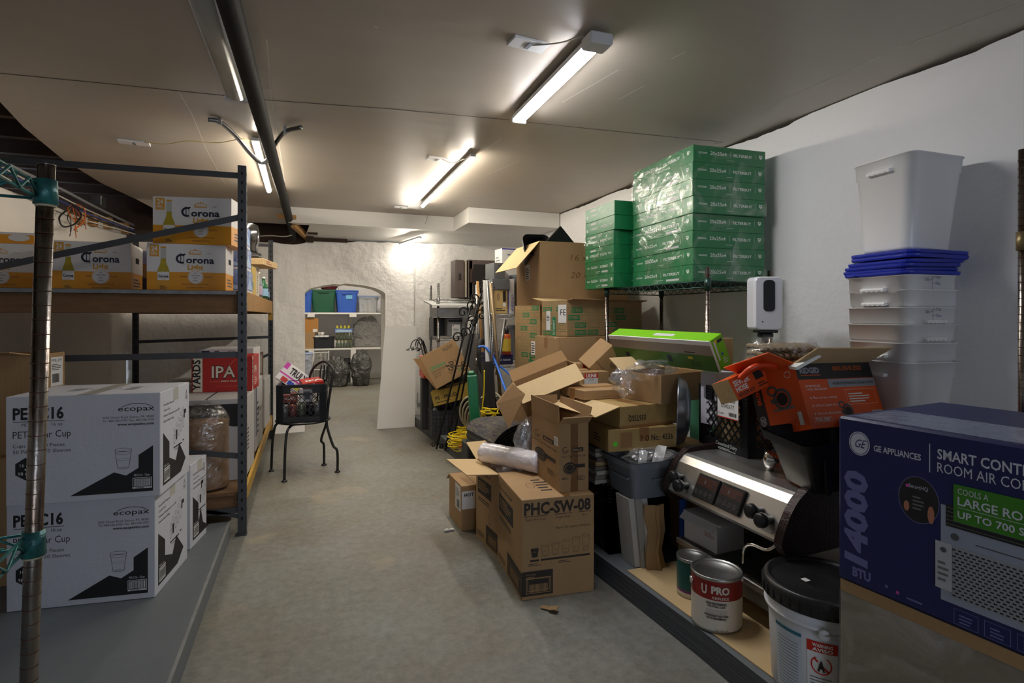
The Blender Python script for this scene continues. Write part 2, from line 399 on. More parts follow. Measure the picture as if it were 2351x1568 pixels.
def GC(px, py): return W(px, py, FPX*(ZC-CAMZ)/(HY-py))
for a, b in (((0, 168), (300, 197)), ((300, 197), (620, 230)), ((620, 230), (900, 250)), ((900, 250), (1170, 275)), ((568, 474), (655, 476))): seam(a, b, .006, M_SEAM)
for a, b in (((1190, 278), (1400, 300)), ((1400, 300), (1660, 326)), ((1660, 326), (1640, 330))): seam(a, b, .005, M_SEAM)
for a, b in (((612, 90), (626, 250)), ((632, 280), (650, 390)), ((650, 390), (655, 440)), ((410, 210), (440, 260)), ((440, 260), (475, 345)), ((475, 345), (518, 425)), ((1290, 235), (1420, 160)), ((1540, 135), (1575, 118)),
             ((1760, 245), (2020, 130)), ((2060, 110), (2340, 8)), ((1150, 320), (1100, 352)), ((1420, 228), (1480, 196)), ((1120, 400), (1190, 370)), ((860, 60), (868, 64))): seam(a, b, .004, M_SEAML)
struct('ceiling', m)
M_CEIL.node_tree
# soffit boxed beam and the lower boards behind it
m = MB(); m.box((-.17, 5.7, 2.09), (1.95, 5.82, ZC-.001), M_TRIM)
m.box((1.45, 5.12, 2.0895), (XR-.01, 5.84, ZC-.002), M_TRIM)
struct('trim_1', m)
m = MB(); m.box((XO, YF+.05, 1.9), (XR+.1, YF+.1, 2.5), M_DARKW); m.add([(.02, 5.82, 2.09), (XR, 5.82, 2.09), (XR, 6.2, 2.0), (-.03, 6.2, 2.0), (.02, 5.82, 2.1), (XR, 5.82, 2.1), (XR, 6.2, 2.01), (-.03, 6.2, 2.01)], [(0, 3, 2, 1), (4, 5, 6, 7), (0, 4, 7, 3), (0, 1, 5, 4)], M_TRIM)  # first box: dark closure above the far wall, added to block sky leaking in
struct('ceiling.001', m)
# timber blocking that shows at the left end of the beam
WOOD = mat('raw_pine', S(196, 150, 92), .75, bump=.15, scale=20, var=.25, vscale=5, stretch=(6, 1, 6))
m = MB(); m.box((-.27, 5.66, 2.12), (-.1, 5.7, 2.155), WOOD); struct('trim_2', m)
m = MB(); m.bar((-.13, 5.8, 2.09), (-.0, 6.2, 2.02), .04, .06, WOOD); struct('trim_3', m)
m = MB(); m.box((-.0, 6.0, 2.03), (.1, 6.05, 2.07), M_DARKW); m.box((-.02, 6.1, 1.96), (.06, 6.15, 2.02), M_DARKW); struct('trim_4', m)
# the deck above and joists
m = MB(); m.box((XO, YB, 2.5), (XR+.2, 11, 2.56), M_DARKW); m.box((XO-.06, YB, 1.6), (XO, 11, 2.56), M_DARKW); m.box((XR+.12, YB, 1.9), (XR+.2, 11, 2.56), M_DARKW); struct('ceiling.002', m)
for i, y in enumerate([-.9+.42*k for k in range(17)]):
    m = MB(); m.box((XO, y, 2.27), (XR+.1, y+.05, 2.5), M_DARKW); struct('trim_%d' % (i+5), m)
# left wall
m = MB(); n = 60
for i in range(n):
    if i and i % 10 == 0: struct('wall_left', m); m = MB()
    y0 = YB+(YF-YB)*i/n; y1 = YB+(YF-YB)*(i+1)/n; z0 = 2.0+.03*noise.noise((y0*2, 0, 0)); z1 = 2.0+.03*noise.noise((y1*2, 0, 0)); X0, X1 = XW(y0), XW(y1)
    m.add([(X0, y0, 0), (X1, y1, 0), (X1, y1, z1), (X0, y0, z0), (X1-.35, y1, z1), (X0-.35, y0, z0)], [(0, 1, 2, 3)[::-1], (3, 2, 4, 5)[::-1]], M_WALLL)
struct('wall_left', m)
# right wall with a crumbled top edge
m = MB(); n = 240; tops = []
for i in range(n+1):
    y = YB+(YF-YB+.1)*i/n; g = noise.noise((y*1.3, 5, 0)); tops.append(ZC-.004-max(0, .05*g+.012)-.02*abs(noise.noise((y*9, 1, 0))) * (1 if g > -.1 else .15))
for i in range(n):
    y0 = YB+(YF-YB+.1)*i/n; y1 = YB+(YF-YB+.1)*(i+1)/n
    m.add([(XR, y0, 0), (XR, y1, 0), (XR, y1, tops[i+1]), (XR, y0, tops[i]), (XR+.08, y1, tops[i+1]+.0), (XR+.08, y0, tops[i])], [(0, 1, 2, 3), (3, 2, 4, 5)], M_WALL)
struct('wall_right', m)
# far wall, rough limewashed stone with a low arched doorway
AX0, AX1, ASP, AAP, AYB = -.025, .80, 1.425, 1.555, 6.57
def ztop(x):
    base = 1.985+.02*x
    return base-.02*abs(noise.noise((x*6, 2, 0)))-.05*max(0, noise.noise((x*3.1, 9, 1))-.1) - (.03 if x < 0 else 0)
def arch(x):
    u = (x-(AX0+AX1)/2)/((AX1-AX0)/2); return ASP+(AAP-ASP)*math.sqrt(max(0, 1-u*u*.93))-.02+.012*noise.noise((x*14, 0, 3))
def wy(x, z):
    e = .03*noise.noise((x*1.6, z*1.6, 0))+.009*noise.noise((x*5, z*5, 4))+.004*noise.noise((x*18, z*18, 8))
    if x < 0: e = e*1.1+.006*noise.noise((x*9, z*9, 2))
    if x > .85: e *= .45
    return YF+e
m = MB()
def strip(x0, x1, nx, zlo, mz):
    vs = []
    for i in range(nx+1):
        x = x0+(x1-x0)*i/nx; a = zlo(x); b = ztop(x)
        for j in range(mz+1):
            z = a+(b-a)*j/mz; vs.append((x, wy(x, z)-(.05*math.exp(-z*9) if x < 0 else 0), z))
    fs = [(i*(mz+1)+j, (i+1)*(mz+1)+j, (i+1)*(mz+1)+j+1, i*(mz+1)+j+1) for i in range(nx) for j in range(mz)]
    m.add(vs, fs, M_ROUGH, smooth=True)
strip(XL-.3, AX0, 50, lambda x: 0, 60); strip(AX0, AX1, 30, arch, 20); strip(AX1, XR+.1, 50, lambda x: 0, 60)
n = 30; pts = [(AX0, 1e-3)]+[(AX0, arch(AX0)*k/10) for k in range(1, 10)]+[(AX0+(AX1-AX0)*i/n, arch(AX0+(AX1-AX0)*i/n)) for i in range(n+1)]+[(AX1, arch(AX1)*k/10) for k in range(9, 0, -1)]+[(AX1, 1e-3)]
vs = []
for x, z in pts: vs += [(x, wy(x, z)-(.05*math.exp(-z*9) if x < 0 else 0), z), (x, AYB, z)]
m.add(vs, [(2*i, 2*i+1, 2*i+3, 2*i+2) for i in range(len(pts)-1)], M_ROUGH)
for x0, x1 in ((XL-.3, AX0), (AX1, XR+.1)): m.box((x0, AYB-.02, 0), (x1, AYB, 2.4), M_WALL)
m.box((AX0, AYB-.02, AAP+.02), (AX1, AYB, 2.4), M_WALL)
struct('wall_far', m)
m = MB(); m.box((.02, YF-.02, 1.975), (.4, YF+.3, 2.01), M_DARKW); struct('trim_30', m)
# room beyond the arch
m = MB(); m.box((XL-.3, 10.9, 0), (XR+.1, 10.95, 2.4), M_WALL); m.box((XL-.3, 10.86, 0), (XR+.1, 10.9, .09), M_TRIM); struct('wall_beyond', m)
m = MB(); m.box((XL-.3, AYB, 0), (XL-.25, 10.9, 2.4), M_WALL); struct('wall_beyond_left', m)
m = MB(); m.box((XR+.05, AYB, 0), (XR+.1, 10.9, 2.4), M_WALL); struct('wall_beyond_right', m)
m = MB(); m.box((XL-.3, AYB-.02, 2.38), (XR+.1, 10.95, 2.42), M_CEIL); struct('ceiling.003', m)
# wall behind the camera with an open doorway
m = MB(); m.box((XO, YB-.1, 0), (-.2, YB, 2.56), M_WALL); m.box((1.3, YB-.1, 0), (XR+.2, YB, 2.56), M_WALL); m.box((-.2, YB-.1, 2.05), (1.3, YB, 2.56), M_WALL); struct('wall_behind', m)
# ================================================================ lamps
EM_W = mat('tube_warm', (.9, .9, .9), .4, emit=(1, .90, .74), estr=TUBE_W)
EM_M = mat('tube_warm_middle', (.9, .9, .9), .4, emit=(1, .91, .77), estr=TUBE_W*1.15)
EM_F = mat('tube_warm_far', (.9, .9, .9), .4, emit=(1, .92, .80), estr=TUBE_W*1.3)
EM_C = mat('tube_cool', (.9, .9, .9), .4, emit=(.97, .97, 1), estr=TUBE_C)
LENS_OFF = mat('unlit_lens', S(170, 168, 160), .25, bump=.1, scale=30, stretch=(30, 1, 1))
LAMPW = mat('lamp_white', S(215, 215, 215), .4)
CABLE = mat('lamp_cable', S(170, 165, 150), .5)
def tube_light(name, label, a, b, em, w, cap=True, drop=.0, group=None, lens_w=None):
    a = Vector(a); b = Vector(b); d = (b-a).normalized(); t = thing(name, label, 'light fixture', a, 0, group)
    L = (b-a).length; lw = lens_w or w*.8; yaw = math.atan2(d.y, d.x)
    ez = math.atan2(d.z, math.hypot(d.x, d.y))
    t.rotation_euler = (0, -ez, yaw)
    h = MB(); h.box((0, -w/2, 0), (L, w/2, .02), LAMPW, bev=.003)
    if cap: h.box((-.05, -w*.62, -.022), (.03, w*.62, .022), LAMPW, bev=.006); h.box((L-.015, -w/2, -.018), (L+.004, w/2, .02), LAMPW, bev=.003)
    h.build('housing', t)
    e = MB(); e.loft([[(x, lw/2*math.cos(PI*k/8), -.018*math.sin(PI*k/8)-.001) for k in range(9)] for x in (.03, L-.015)], em, smooth=True)
    e.build('tube', t); return t
tube_light('tube_light', 'bright cool LED tube light nearest the camera on the right of the ceiling', (1.0, 1.81, 2.205), (1.02, 2.66, 2.205), EM_C, .075)
tube_light('tube_light', 'long lit LED tube light in the middle of the ceiling just before the boxed beam', (.985, 3.37, 2.205), (.99, 5.05, 2.205), EM_M, .035, cap=False)
tube_light('tube_light', 'lit LED tube light running beside the black pipe', (-.283, 3.5, 2.205), (-.29, 4.87, 2.205), EM_W, .042, cap=False)
tube_light('tube_light', 'short lit tube light above the white far wall, behind the beam', (1.126, 5.84, 2.02), (.943, 6.05, 1.965), EM_F, .045, cap=False)
t = tube_light('tube_light', 'unlit ribbed tube light beside the near end of the black pipe', (-.31, 1.55, 2.205), (-.305, 2.84, 2.205), LENS_OFF, .1, lens_w=.085)
tube_light('tube_light', 'lit tube light on the ceiling of the room beyond the arch', (-.2, 8.6, 2.34), (1.3, 8.6, 2.34), mat('tube_warm_back', (.9, .9, .9), .4, emit=(1, .9, .76), estr=170), .06)
def plate(name, label, c, w, d, rz=0, drop=.012):
    t = MB(); t.box((-w/2, -d/2, -drop), (w/2, d/2, 0), LAMPW, bev=.002); t.box((-.008, -d*.3, -drop-.003), (.008, d*.3, -drop), GREYP)
    return tag(t.build(name, loc=(c.x, c.y, ZC), rot=(0, 0, rz)), label, 'cover plate')
c = GC(1213, 98); plate('cover_plate', 'white cover plate on the ceiling beside the nearest bright tube light', c, .15, .075, .1)
c = GC(1003, 363); plate('cover_plate', 'small cover plate on the ceiling left of the middle tube light', c, .13, .07, .1)
c = GC(308, 325); plate('cover_plate', 'cover plate on the ceiling above the beer cartons', c, .16, .07, .1)
c = GC(920, 474); plate('cover_plate', 'cover plate at the top edge of the boxed beam', c, .13, .07, 0)
def cable(name, label, pts, r, m, cat='cable', k=6, n=6):
    b = MB(); b.tube(spline(pts, k), r, m, n); return tag(b.build(name), label, cat)
def C_(px, py, dz=.015):
    p = GC(px, py); p.z -= dz; return p
cable('lamp_cable', 'thin grey cable from a ceiling plate to the nearest bright tube light', [C_(1213, 98, .01), C_(1250, 93), C_(1290, 88), C_(1340, 78, .01), C_(1378, 92, .02)], .003, CABLE)
cable('lamp_cable', 'thin cable from the small plate to the middle tube light', [C_(1015, 362, .01), C_(1040, 364, .03), C_(1065, 358, .02), C_(1085, 362, .02)], .003, CABLE)
cable('lamp_cable', 'thin yellowed cable from a ceiling plate toward the lamp beside the pipe', [C_(330, 322, .01), C_(380, 325), C_(430, 318), C_(500, 322), C_(555, 313), C_(585, 322)], .003, mat('cable_yellow', S(190, 175, 120), .5))
cable('lamp_cable', 'thin cable hanging down the face of the boxed beam', [PY(980, 478, 5.69), PY(981, 495, 5.685), PY(977, 512, 5.69), PY(966, 524, 5.84)], .003, CABLE)
cable('wall_conduit', 'thin white conduit running down the far wall right of the arch', [PY(944, 560, 6.1), PY(951, 580, 6.09), PY(952, 620, 6.09), PY(953, 700, 6.09), PY(953, 748, 6.09)], .006, M_TRIM, 'conduit')
cable('ceiling_cable', 'pale cable crossing the dark gap above the far wall', [PY(580, 543, 6.0), PY(620, 541, 6.0), PY(650, 543, 6.0), PY(668, 540, 6.0), PY(680, 530, 6.0)], .006, CABLE)
# black drain pipe
b = MB(); P = [(-.235, .9, 2.165), (-.23, 1.55, 2.16), (-.2, 3.5, 2.15), (-.17, 5.5, 2.14), (-.15, 5.95, 2.06), (-.14, 6.1, 1.99)]
b.tube(spline(P, 4), .035, mat('pipe_black', (.012, .0115, .011), .65, bump=.06, scale=40, spec=.2), 20); tag(b.build('drain_pipe'), 'long black drain pipe running under the ceiling to the far wall', 'pipe')
# bent metal conduit strapped under the pipe
t = thing('bent_conduit', 'bent grey metal conduit hooked under the black pipe', 'conduit', (0, 0, 0))
cp = [C_(478, 266, .02), C_(505, 272, .02), C_(540, 290, .05), C_(575, 318, .09), C_(600, 330, .115), C_(618, 322, .105), C_(632, 302, .07), C_(655, 290, .03), C_(692, 284, .02)]
b = MB(); b.tube(spline(cp, 8), .012, GALV, 12); b.build('tube', t)
for q in (1, 7):
    b = MB(); p = cp[q]; b.box((p.x-.01, p.y-.02, p.z-.016), (p.x+.01, p.y+.02, p.z+.016), STEELD, bev=.002); b.box((p.x-.008, p.y-.008, p.z+.012), (p.x+.008, p.y+.008, ZC-.001), STEELD); b.build('strap', t)
# wiring along the top of the left wall
def LW(px, py, dx=0.03):
    t = (px-CX)/FPX; a = FW.x+t*RT.x; b_ = FW.y+t*RT.y; return W(px, py, (XL-.116*YF+dx)/(a-.116*b_))
GW = mat('galvanised_channel', S(120, 122, 124), .5, .4)
for i, (dy, col, r) in enumerate(((0, S(140, 142, 144), .012), (14, S(215, 212, 200), .006), (20, S(60, 80, 160), .006), (26, S(40, 40, 40), .006), (32, S(205, 200, 190), .005))):
    cable('wall_cable', ['grey metal conduit running highest along the top of the left wall', 'white cable running just below the conduit on the left wall', 'blue cable running along the top of the left wall', 'black cable running along the top of the left wall', 'cream cable sagging lowest along the left wall'][i],
          [LW(-40, 345+dy, .04+.01*i), LW(60, 398+dy+i*1.5, .04+.012*i), LW(140, 434+dy+i*4, .04), LW(205, 468+dy+i*2, .05), LW(270, 500+dy*.8, .04+.01*i), LW(330, 527+dy*.5, .03)], r, mat('cable_%d' % i, col, .5))
p = LW(225, 462, .05); b = MB(); b.box((-.04, -.06, -.04), (.04, .06, .04), GALV, bev=.003); tag(b.build('junction_box', loc=p), 'small galvanised junction box among the cables on the left wall', 'junction box')
t = thing('loose_wires', 'tangle of cut black, orange and red wires hanging from the left wall', 'wires', (0, 0, 0))
wc = [('black', (.01, .01, .01)), ('orange', S(200, 95, 30)), ('red', S(150, 30, 25)), ('tan', S(160, 130, 80)), ('brown', S(90, 60, 35))]
r = random.Random(3)
b = MB(); q = [LW(150, 485, .05), LW(136, 500, .07), LW(145, 520, .09), LW(170, 515, .09), LW(186, 495, .08), LW(178, 478, .06), LW(160, 466, .04)]; b.tube(spline(q, 8), .006, mat('w_black', (.01, .01, .01), .5), 6); b.build('black_wire', t)
b = MB(); q = [LW(175, 468, .05), LW(192, 478, .08), LW(196, 500, .09), LW(184, 516, .09), LW(170, 528, .08)]; b.tube(spline(q, 8), .005, mat('w_orange', S(200, 95, 30), .5), 6); b.build('orange_wire', t)
for i in range(7):
    x0, y0 = 158+r.uniform(-4, 22), 478+r.uniform(0, 25); x1, y1 = x0+r.uniform(-12, 24), y0+r.uniform(25, 50)
    b = MB(); b.tube(spline([LW(165, 470, .04), LW(x0, y0, .07), LW((x0+x1)/2+r.uniform(-8, 8), (y0+y1)/2, .09), LW(x1, y1, .07)], 6), .003, mat('w_'+wc[i % 5][0], wc[i % 5][1], .5), 5); b.build('wire_end', t)
for i, (px, py) in enumerate(((178, 500), (207, 505), (242, 512), (282, 524))):
    p = LW(px, py, .0); b = MB(); b.box((-.06, -.04, -.05), (.045, .04, .05), mat('joist_end', S(170, 130, 85), .8, var=.3), bev=.004)
    struct('trim_%d' % (31+i), b, loc=p)
# ================================================================ left side
# ---- cup cartons on the low platform
def eco_front(F, L, H):
    k = INK
    F.text('PECC16', .022, H-.085, .042, k, w=.162, bold=.035); F.rect(.022, H-.095, .165, .0022, k)
    F.text('PET', .05, H-.112, .012, k); F.text('16 oz', .145, H-.112, .012, k)
    F.text('PET Clear Cup', .022, H-.155, .026, k, w=.185); F.text('Cups only  50 Pieces', .022, H-.19, .013, k, w=.165); F.text('50 Pieces x 20 Sleeves', .022, H-.212, .013, k, w=.185)
    F.poly([(.062+.037*math.cos(PI/6+PI/3*i), H-.27+.042*math.sin(PI/6+PI/3*i)) for i in range(6)], k)
    F.k = 2; F.text('16 oz', .062, H-.262, .012, WHITE, al='c'); F.text('98 mm', .062, H-.293, .012, WHITE, al='c'); F.ell(.062, H-.272, .003, .003, WHITE, n=8); F.k = 1
    F.text('ecopax', L-.145, H-.068, .02, k, w=.125, bold=.005); F.ring(L-.08, H-.068, .062, .03, .0022, k, a0=.35, a1=2.6)
    F.text('3600 Glover Road, Easton, PA 18040', L-.022, H-.095, .0085, k, w=.175, al='r'); F.text('Tel. 484-546-0700  Fax. 484-546-0703', L-.022, H-.108, .0085, k, w=.175, al='r')
    F.text('www.ecopaxinc.com', L-.022, H-.123, .0095, k, w=.125, al='r', bold=.03)
    F.poly([(L*.4, .022), (L-.025, .022), (L-.025, .2), (L-.075, .165), (L-.075, .115), (L-.118, .088), (L-.158, .103)], k)
    F.k = 2; F.rect(L-.095, .035, .066, .042, WHITE); F.k = 3; F.box(L-.093, .041, .062, .034, .003, k); F.barcode(L-.088, .045, .052, .026, k); F.fine(L-.085, .0355, .045, .005, 1, k)
    F.text('PECC16 - Clear', L-.09, .083, .0085, WHITE, w=.055); F.k = 1
    F.cup(L-.155, .118, .056, .07, k, .0015); F.ring(L-.127, .175, .024, .006, .0012, k); F.ring(L-.127, .15, .021, .005, .0008, k)
def eco_side(F, L, H):
    k = INK
    for i, s in enumerate(('Recyclable Material', 'Crystal Clear', 'Withstand Temperatures up to 140F', 'Smooth Round Ring')): F.text(s, .035, H-.06-.022*i, .009, k, w=(.12, .075, .19, .115)[i])
    F.line([(L-.05, H-.06), (L-.038, H-.03), (L-.026, H-.06), (L-.05, H-.06)], .003, k); F.text('PETE', L-.049, H-.072, .008, k)
    F.rect(L-.075, H-.13, .03, .018, k); F.rect(L-.075, H-.15, .012, .02, k)
    for i in range(5):
        x = L*.42+i*.028; y = .17+.012*i
        F.cup(x, y, .02, .035+.004*i, k, .0012, fill=(k if i == 1 else None)); F.ring(x+.01, y+.055+.006*i, .009, .009, .0012, k, n=12)
    F.rect(L*.42, .15, .105, .006, k); F.rect(L*.42+.115, .158, .02, .006, k); F.fine(L*.47, .138, .06, .008, 2, k)
    F.poly([(.03, .03), (.24, .03), (L-.05, .075), (L*.62, .16), (L*.5, .095), (.1, .125), (.1, .19), (.03, .24)], k)
    F.k = 2; F.rect(.04, .04, .065, .055, WHITE); F.k = 3; F.box(.043, .046, .059, .045, .003, k); F.barcode(.049, .051, .047, .033, k); F.text('PECC16 - Clear', .04, .1, .008, WHITE, w=.05); F.k = 1
def eco_top(F, L, W_):
    F.ring(L*.5, W_*.5, .03, .055, .003, INK); F.fine(L*.5-.06, W_*.5+.07, .12, .05, 5, INK, seed=3); F.fine(L*.5-.06, W_*.5-.12, .12, .04, 4, INK, seed=5)
def eco(label, C, yaw, dims, group='white cup cartons', extra=True, seamy=True):
    # B is the short printed side, A the long front
    c = Carton('carton', label, 'carton', C, yaw, dims, WHITEC, group)
    if extra: eco_front(c.A, c.Wd, c.H); eco_side(c.B, c.L, c.H); eco_top(c.T, c.L, c.Wd)
    c.T.rect(0, c.Wd/2-.0015, c.L, .003, M_SEAM, k=2); c.T.rect(0, c.Wd/2-.03, c.L, .06, mat('clear_tape', S(190, 186, 176), .25), k=1)
    c.B.rect(c.L*.42, c.H-.055, .06, .055, mat('clear_tape', S(190, 186, 176), .25), k=1)
    return c.done()
y1 = math.radians(82.5)
p = GZ(356, 1371.5, .089); D = (p-Vector((0, 0, 0))).dot(FW); LA = ext(356, D, y1+PI/2, 14.5); LB = ext(356, D, y1, 430)
eco('white clear-cup carton, lower of the front stack of two on the platform', p, y1, (LB, LA, .402))
y2 = math.radians(84); p2 = W(368, 1131.5, 2.17); p2.z = .0894+.403
eco('white clear-cup carton, upper of the front stack of two on the platform', p2, y2, (LB*.98, ext(368, 2.17, y2+PI/2, 13), .405))
p3 = GZ(437, 1262, .089); y3 = math.radians(80)
D3 = p3.dot(FW); LB3 = ext(437, D3, y3, 474)
eco('single white cup carton between the front stack and the rack post', p3, y3, (min(LB3, .4), .47, .4))
p4 = W(-5, 1240, 2.35); p4.z = .0894; 
eco('lower white carton cut off at the left edge of the photo, behind the pole', (-1.17, 2.02, .0892), math.radians(80), (.4, .4, .4))
eco('upper white carton cut off at the left edge of the photo, behind the pole', (-1.165, 2.03, .4906), math.radians(78), (.4, .4, .4))
# brown cartons behind the cup cartons
c = Carton('carton', 'plain brown carton at the bottom of the stack behind the cup cartons', 'carton', (-.97, 2.84, .0892), math.radians(88), (.42, .5, .52), CARD, None); c.tape(); c.done()
q = W(75, 900, 2.35)
c = Carton('carton', 'open brown carton with a white shipping label behind the cup cartons', 'carton', (q.x, q.y, .6105), math.radians(80), (.22, .42, 1.2-(815-HY)/FPX*2.35-.6105), CARD, None, open_=True)
c.flap('A', 8, .14)
c.B.rect(.12, c.H-.15, .085, .13, PAPER); c.B.k = 2; c.B.text('PER-I.M', .125, c.H-.042, .014, INK, w=.07); c.B.fine(.125, c.H-.08, .07, .03, 4, INK); c.B.barcode(.13, c.H-.135, .05, .04, INK); c.done()
# ---- boltless rack
PN = mat('rack_steel', S(72, 73, 76), .45, .35, bump=.03, scale=60, var=.12); SLOT = mat('slot_dark', (.006, .006, .006), .9)
PB = mat('particle_board', S(172, 130, 76), .8, bump=.3, scale=60, var=.25, vscale=10); YEL = mat('yellow_beam', S(190, 148, 50), .5, bump=.1, scale=30, var=.3, vscale=7)
RX0, RX1, RYN, RYF = -1.47, -.315, 3.35, 5.86
RXN = -1.88
rk = thing('storage_rack', 'tall grey slotted steel rack with yellow beams and board decks on the left', 'rack', (RX1, RYN, 0))
def rl(p): return (p[0]-RX1, p[1]-RYN, p[2])
def post(x, y, H, sx, sy):
    b = MB(); t = .0035; w = .042
    b.box(rl((x-(w if sx > 0 else 0), y-t/2, 0)), rl((x+(0 if sx > 0 else w), y+t/2, H)), PN, bev=.0008)
    b.box(rl((x-t/2, y-(0 if sy > 0 else .035), 0)), rl((x+t/2, y+(.035 if sy > 0 else 0), H)), PN, bev=.0008)
    b.box(rl((x-.05 if sx > 0 else x-.005, y-.02, 0)), rl((x+.005 if sx > 0 else x+.05, y+.03, .006)), PN)
    z = .08
    while z < H-.02:
        cx = x-w/2*sx; b.box(rl((cx-.005, y-t/2-.0006, z)), rl((cx+.005, y+t/2+.0006, z+.018)), SLOT)
        b.box(rl((x-t/2-.0006, y+sy*.0175-.004, z)), rl((x+t/2+.0006, y+sy*.0175+.004, z+.016)), SLOT); z += .051
    b.build('post', rk)
post(RX1, RYN, 2.02, 1, 1); post(RX1, RYF, 1.93, 1, -1); post(RXN, RYN, 2.02, -1, 1); post(RX0, RYF, 1.93, -1, -1)
def brace(p, q, h=.032):
    b = MB(); b.bar(rl(p), rl(q), .006, h, PN, up=(0, 0, 1)); b.build('brace', rk)
e = .012
brace((RX1-.04, RYN+e, 1.965), (RXN, RYN+e, 1.945)); brace((RX1-.04, RYN+e, 1.735), (RXN, RYN+e, 1.295)); brace((RX1-.04, RYN+e, .985), (RXN, RYN+e, .985))
brace((RX1-.04, RYN+e, .43), (RXN, RYN+e, .69), .03); brace((RX1-.04, RYN+e, .135), (RXN, RYN+e, .135), .03); brace((RX1-.04, RYN+e, .1), (RXN, RYN+e, .55), .02)
e = -.012
brace((RX1-.04, RYF+e, 1.88), (RX0, RYF+e, 1.88)); brace((RX1-.04, RYF+e, 1.3), (RX0, RYF+e, 1.3)); brace((RX1-.04, RYF+e, .99), (RX0, RYF+e, .96), .026); brace((RX1-.04, RYF+e, .82), (RX0, RYF+e, .3), .026)
# decks
def deck(z, m, th=.018, bm=None, zb=.085):
    b = MB(); q = [(RXN+.03, RYN+.01), (RX1-.02, RYN+.01), (RX1-.02, RYF-.01), (RX0+.02, RYF-.01)]; b.add([rl((x, y, z-th)) for x, y in q]+[rl((x, y, z)) for x, y in q], [(0, 3, 2, 1), (4, 5, 6, 7), (0, 1, 5, 4), (1, 2, 6, 5), (2, 3, 7, 6), (3, 0, 4, 7)], m); b.build('deck', rk)
    for y0, y1 in ((RYN+.02, RYN+.06), (RYF-.06, RYF-.02)):
        b = MB(); b.box(rl(((RXN if y0 < 4 else RX0)+.04, y0, z-th-zb)), rl((RX1-.045, y1, z-th-.001)), bm or m, bev=.002); b.build('beam', rk)
    for x in (RX1,):
        b = MB(); b.box(rl((x-.03, RYN+.04, z-th-zb+.01)), rl((x-.004, RYF-.04, z-.0)), (YEL if z < 1 else PB), bev=.002)
        b.box(rl((x-.042, RYN+.01, z-th-zb-.06)), rl((x-.002, RYN+.034, z-.002)), YEL); b.box(rl((x-.042, RYF-.034, z-th-zb-.06)), rl((x-.002, RYF-.01, z-.002)), YEL); b.build('beam', rk)
PBD = mat('deck_board', S(120, 88, 56), .8, bump=.2, scale=30, var=.3, vscale=8, stretch=(1, 5, 8))
deck(1.335, PBD, .022, PBD, .1); deck(.235, PBD, .018, PBD, .07)
b = MB(); b.box(rl((RXN+.04, RYN-.002, 1.313)), rl((RX1-.05, RYN+.006, 1.332)), mat('deck_edge', S(128, 130, 134), .5, var=.4, vscale=20)); b.build('deck_edge', rk)
# ---- beer cartons on the upper deck
OR = S(214, 146, 30); CORO = mat('amber_print', OR, .45, bump=.04, scale=60); CORW = mat('beer_white', S(214, 212, 210), .45); NAVY = mat('navy_ink', S(26, 30, 52), .5)
GOLD = mat('gold_ink', S(206, 148, 42), .45); GLASSY = mat('bottle_print', S(176, 156, 40), .4, var=.25, vscale=14); GLASSL = mat('bottle_neck_print', S(178, 180, 172), .4)
def crown(F, x, y, w, m):
    h = w*.5
    F.poly([(x, y), (x+w, y), (x+w*1.0, y+h*.16), (x, y+h*.16)], m)
    F.ring(x+w/2, y+h*.2, w*.56, h*.62, w*.05, m, n=16, a0=.1, a1=PI-.1)
    for i in range(5): F.poly([(x+w*(.06+.2*i), y+h*.22), (x+w*(.16+.18*i), y+h*.22), (x+w*(.13+.185*i), y+h*.62)], m)
    F.rect(x+w*.47, y+h*.7, w*.06, h*.3, m); F.rect(x+w*.42, y+h*.82, w*.16, h*.08, m)
def blackletter(F, x, y, h, w):
    # big round C with a bar, then heavy narrow letters built from slabs with diamond feet
    F.ring(x+h*.62, y+h*.62, h*.62, h*.62, h*.24, NAVY, n=24, a0=.9, a1=5.2); F.rect(x+h*.5, y+h*.1, h*.09, h*1.2, NAVY); F.rect(x+h*.86, y-h*.15, h*.05, h*1.35, NAVY); F.poly([(x+h*.7, y+h*1.15), (x+h*.95, y+h*1.3), (x+h*1.1, y+h*1.15), (x+h*.95, y+h*1.05)], NAVY)
    F.text('orona', x+h*1.12, y+h*.1, h*.82, NAVY, w=w-h*1.12, bold=.03)
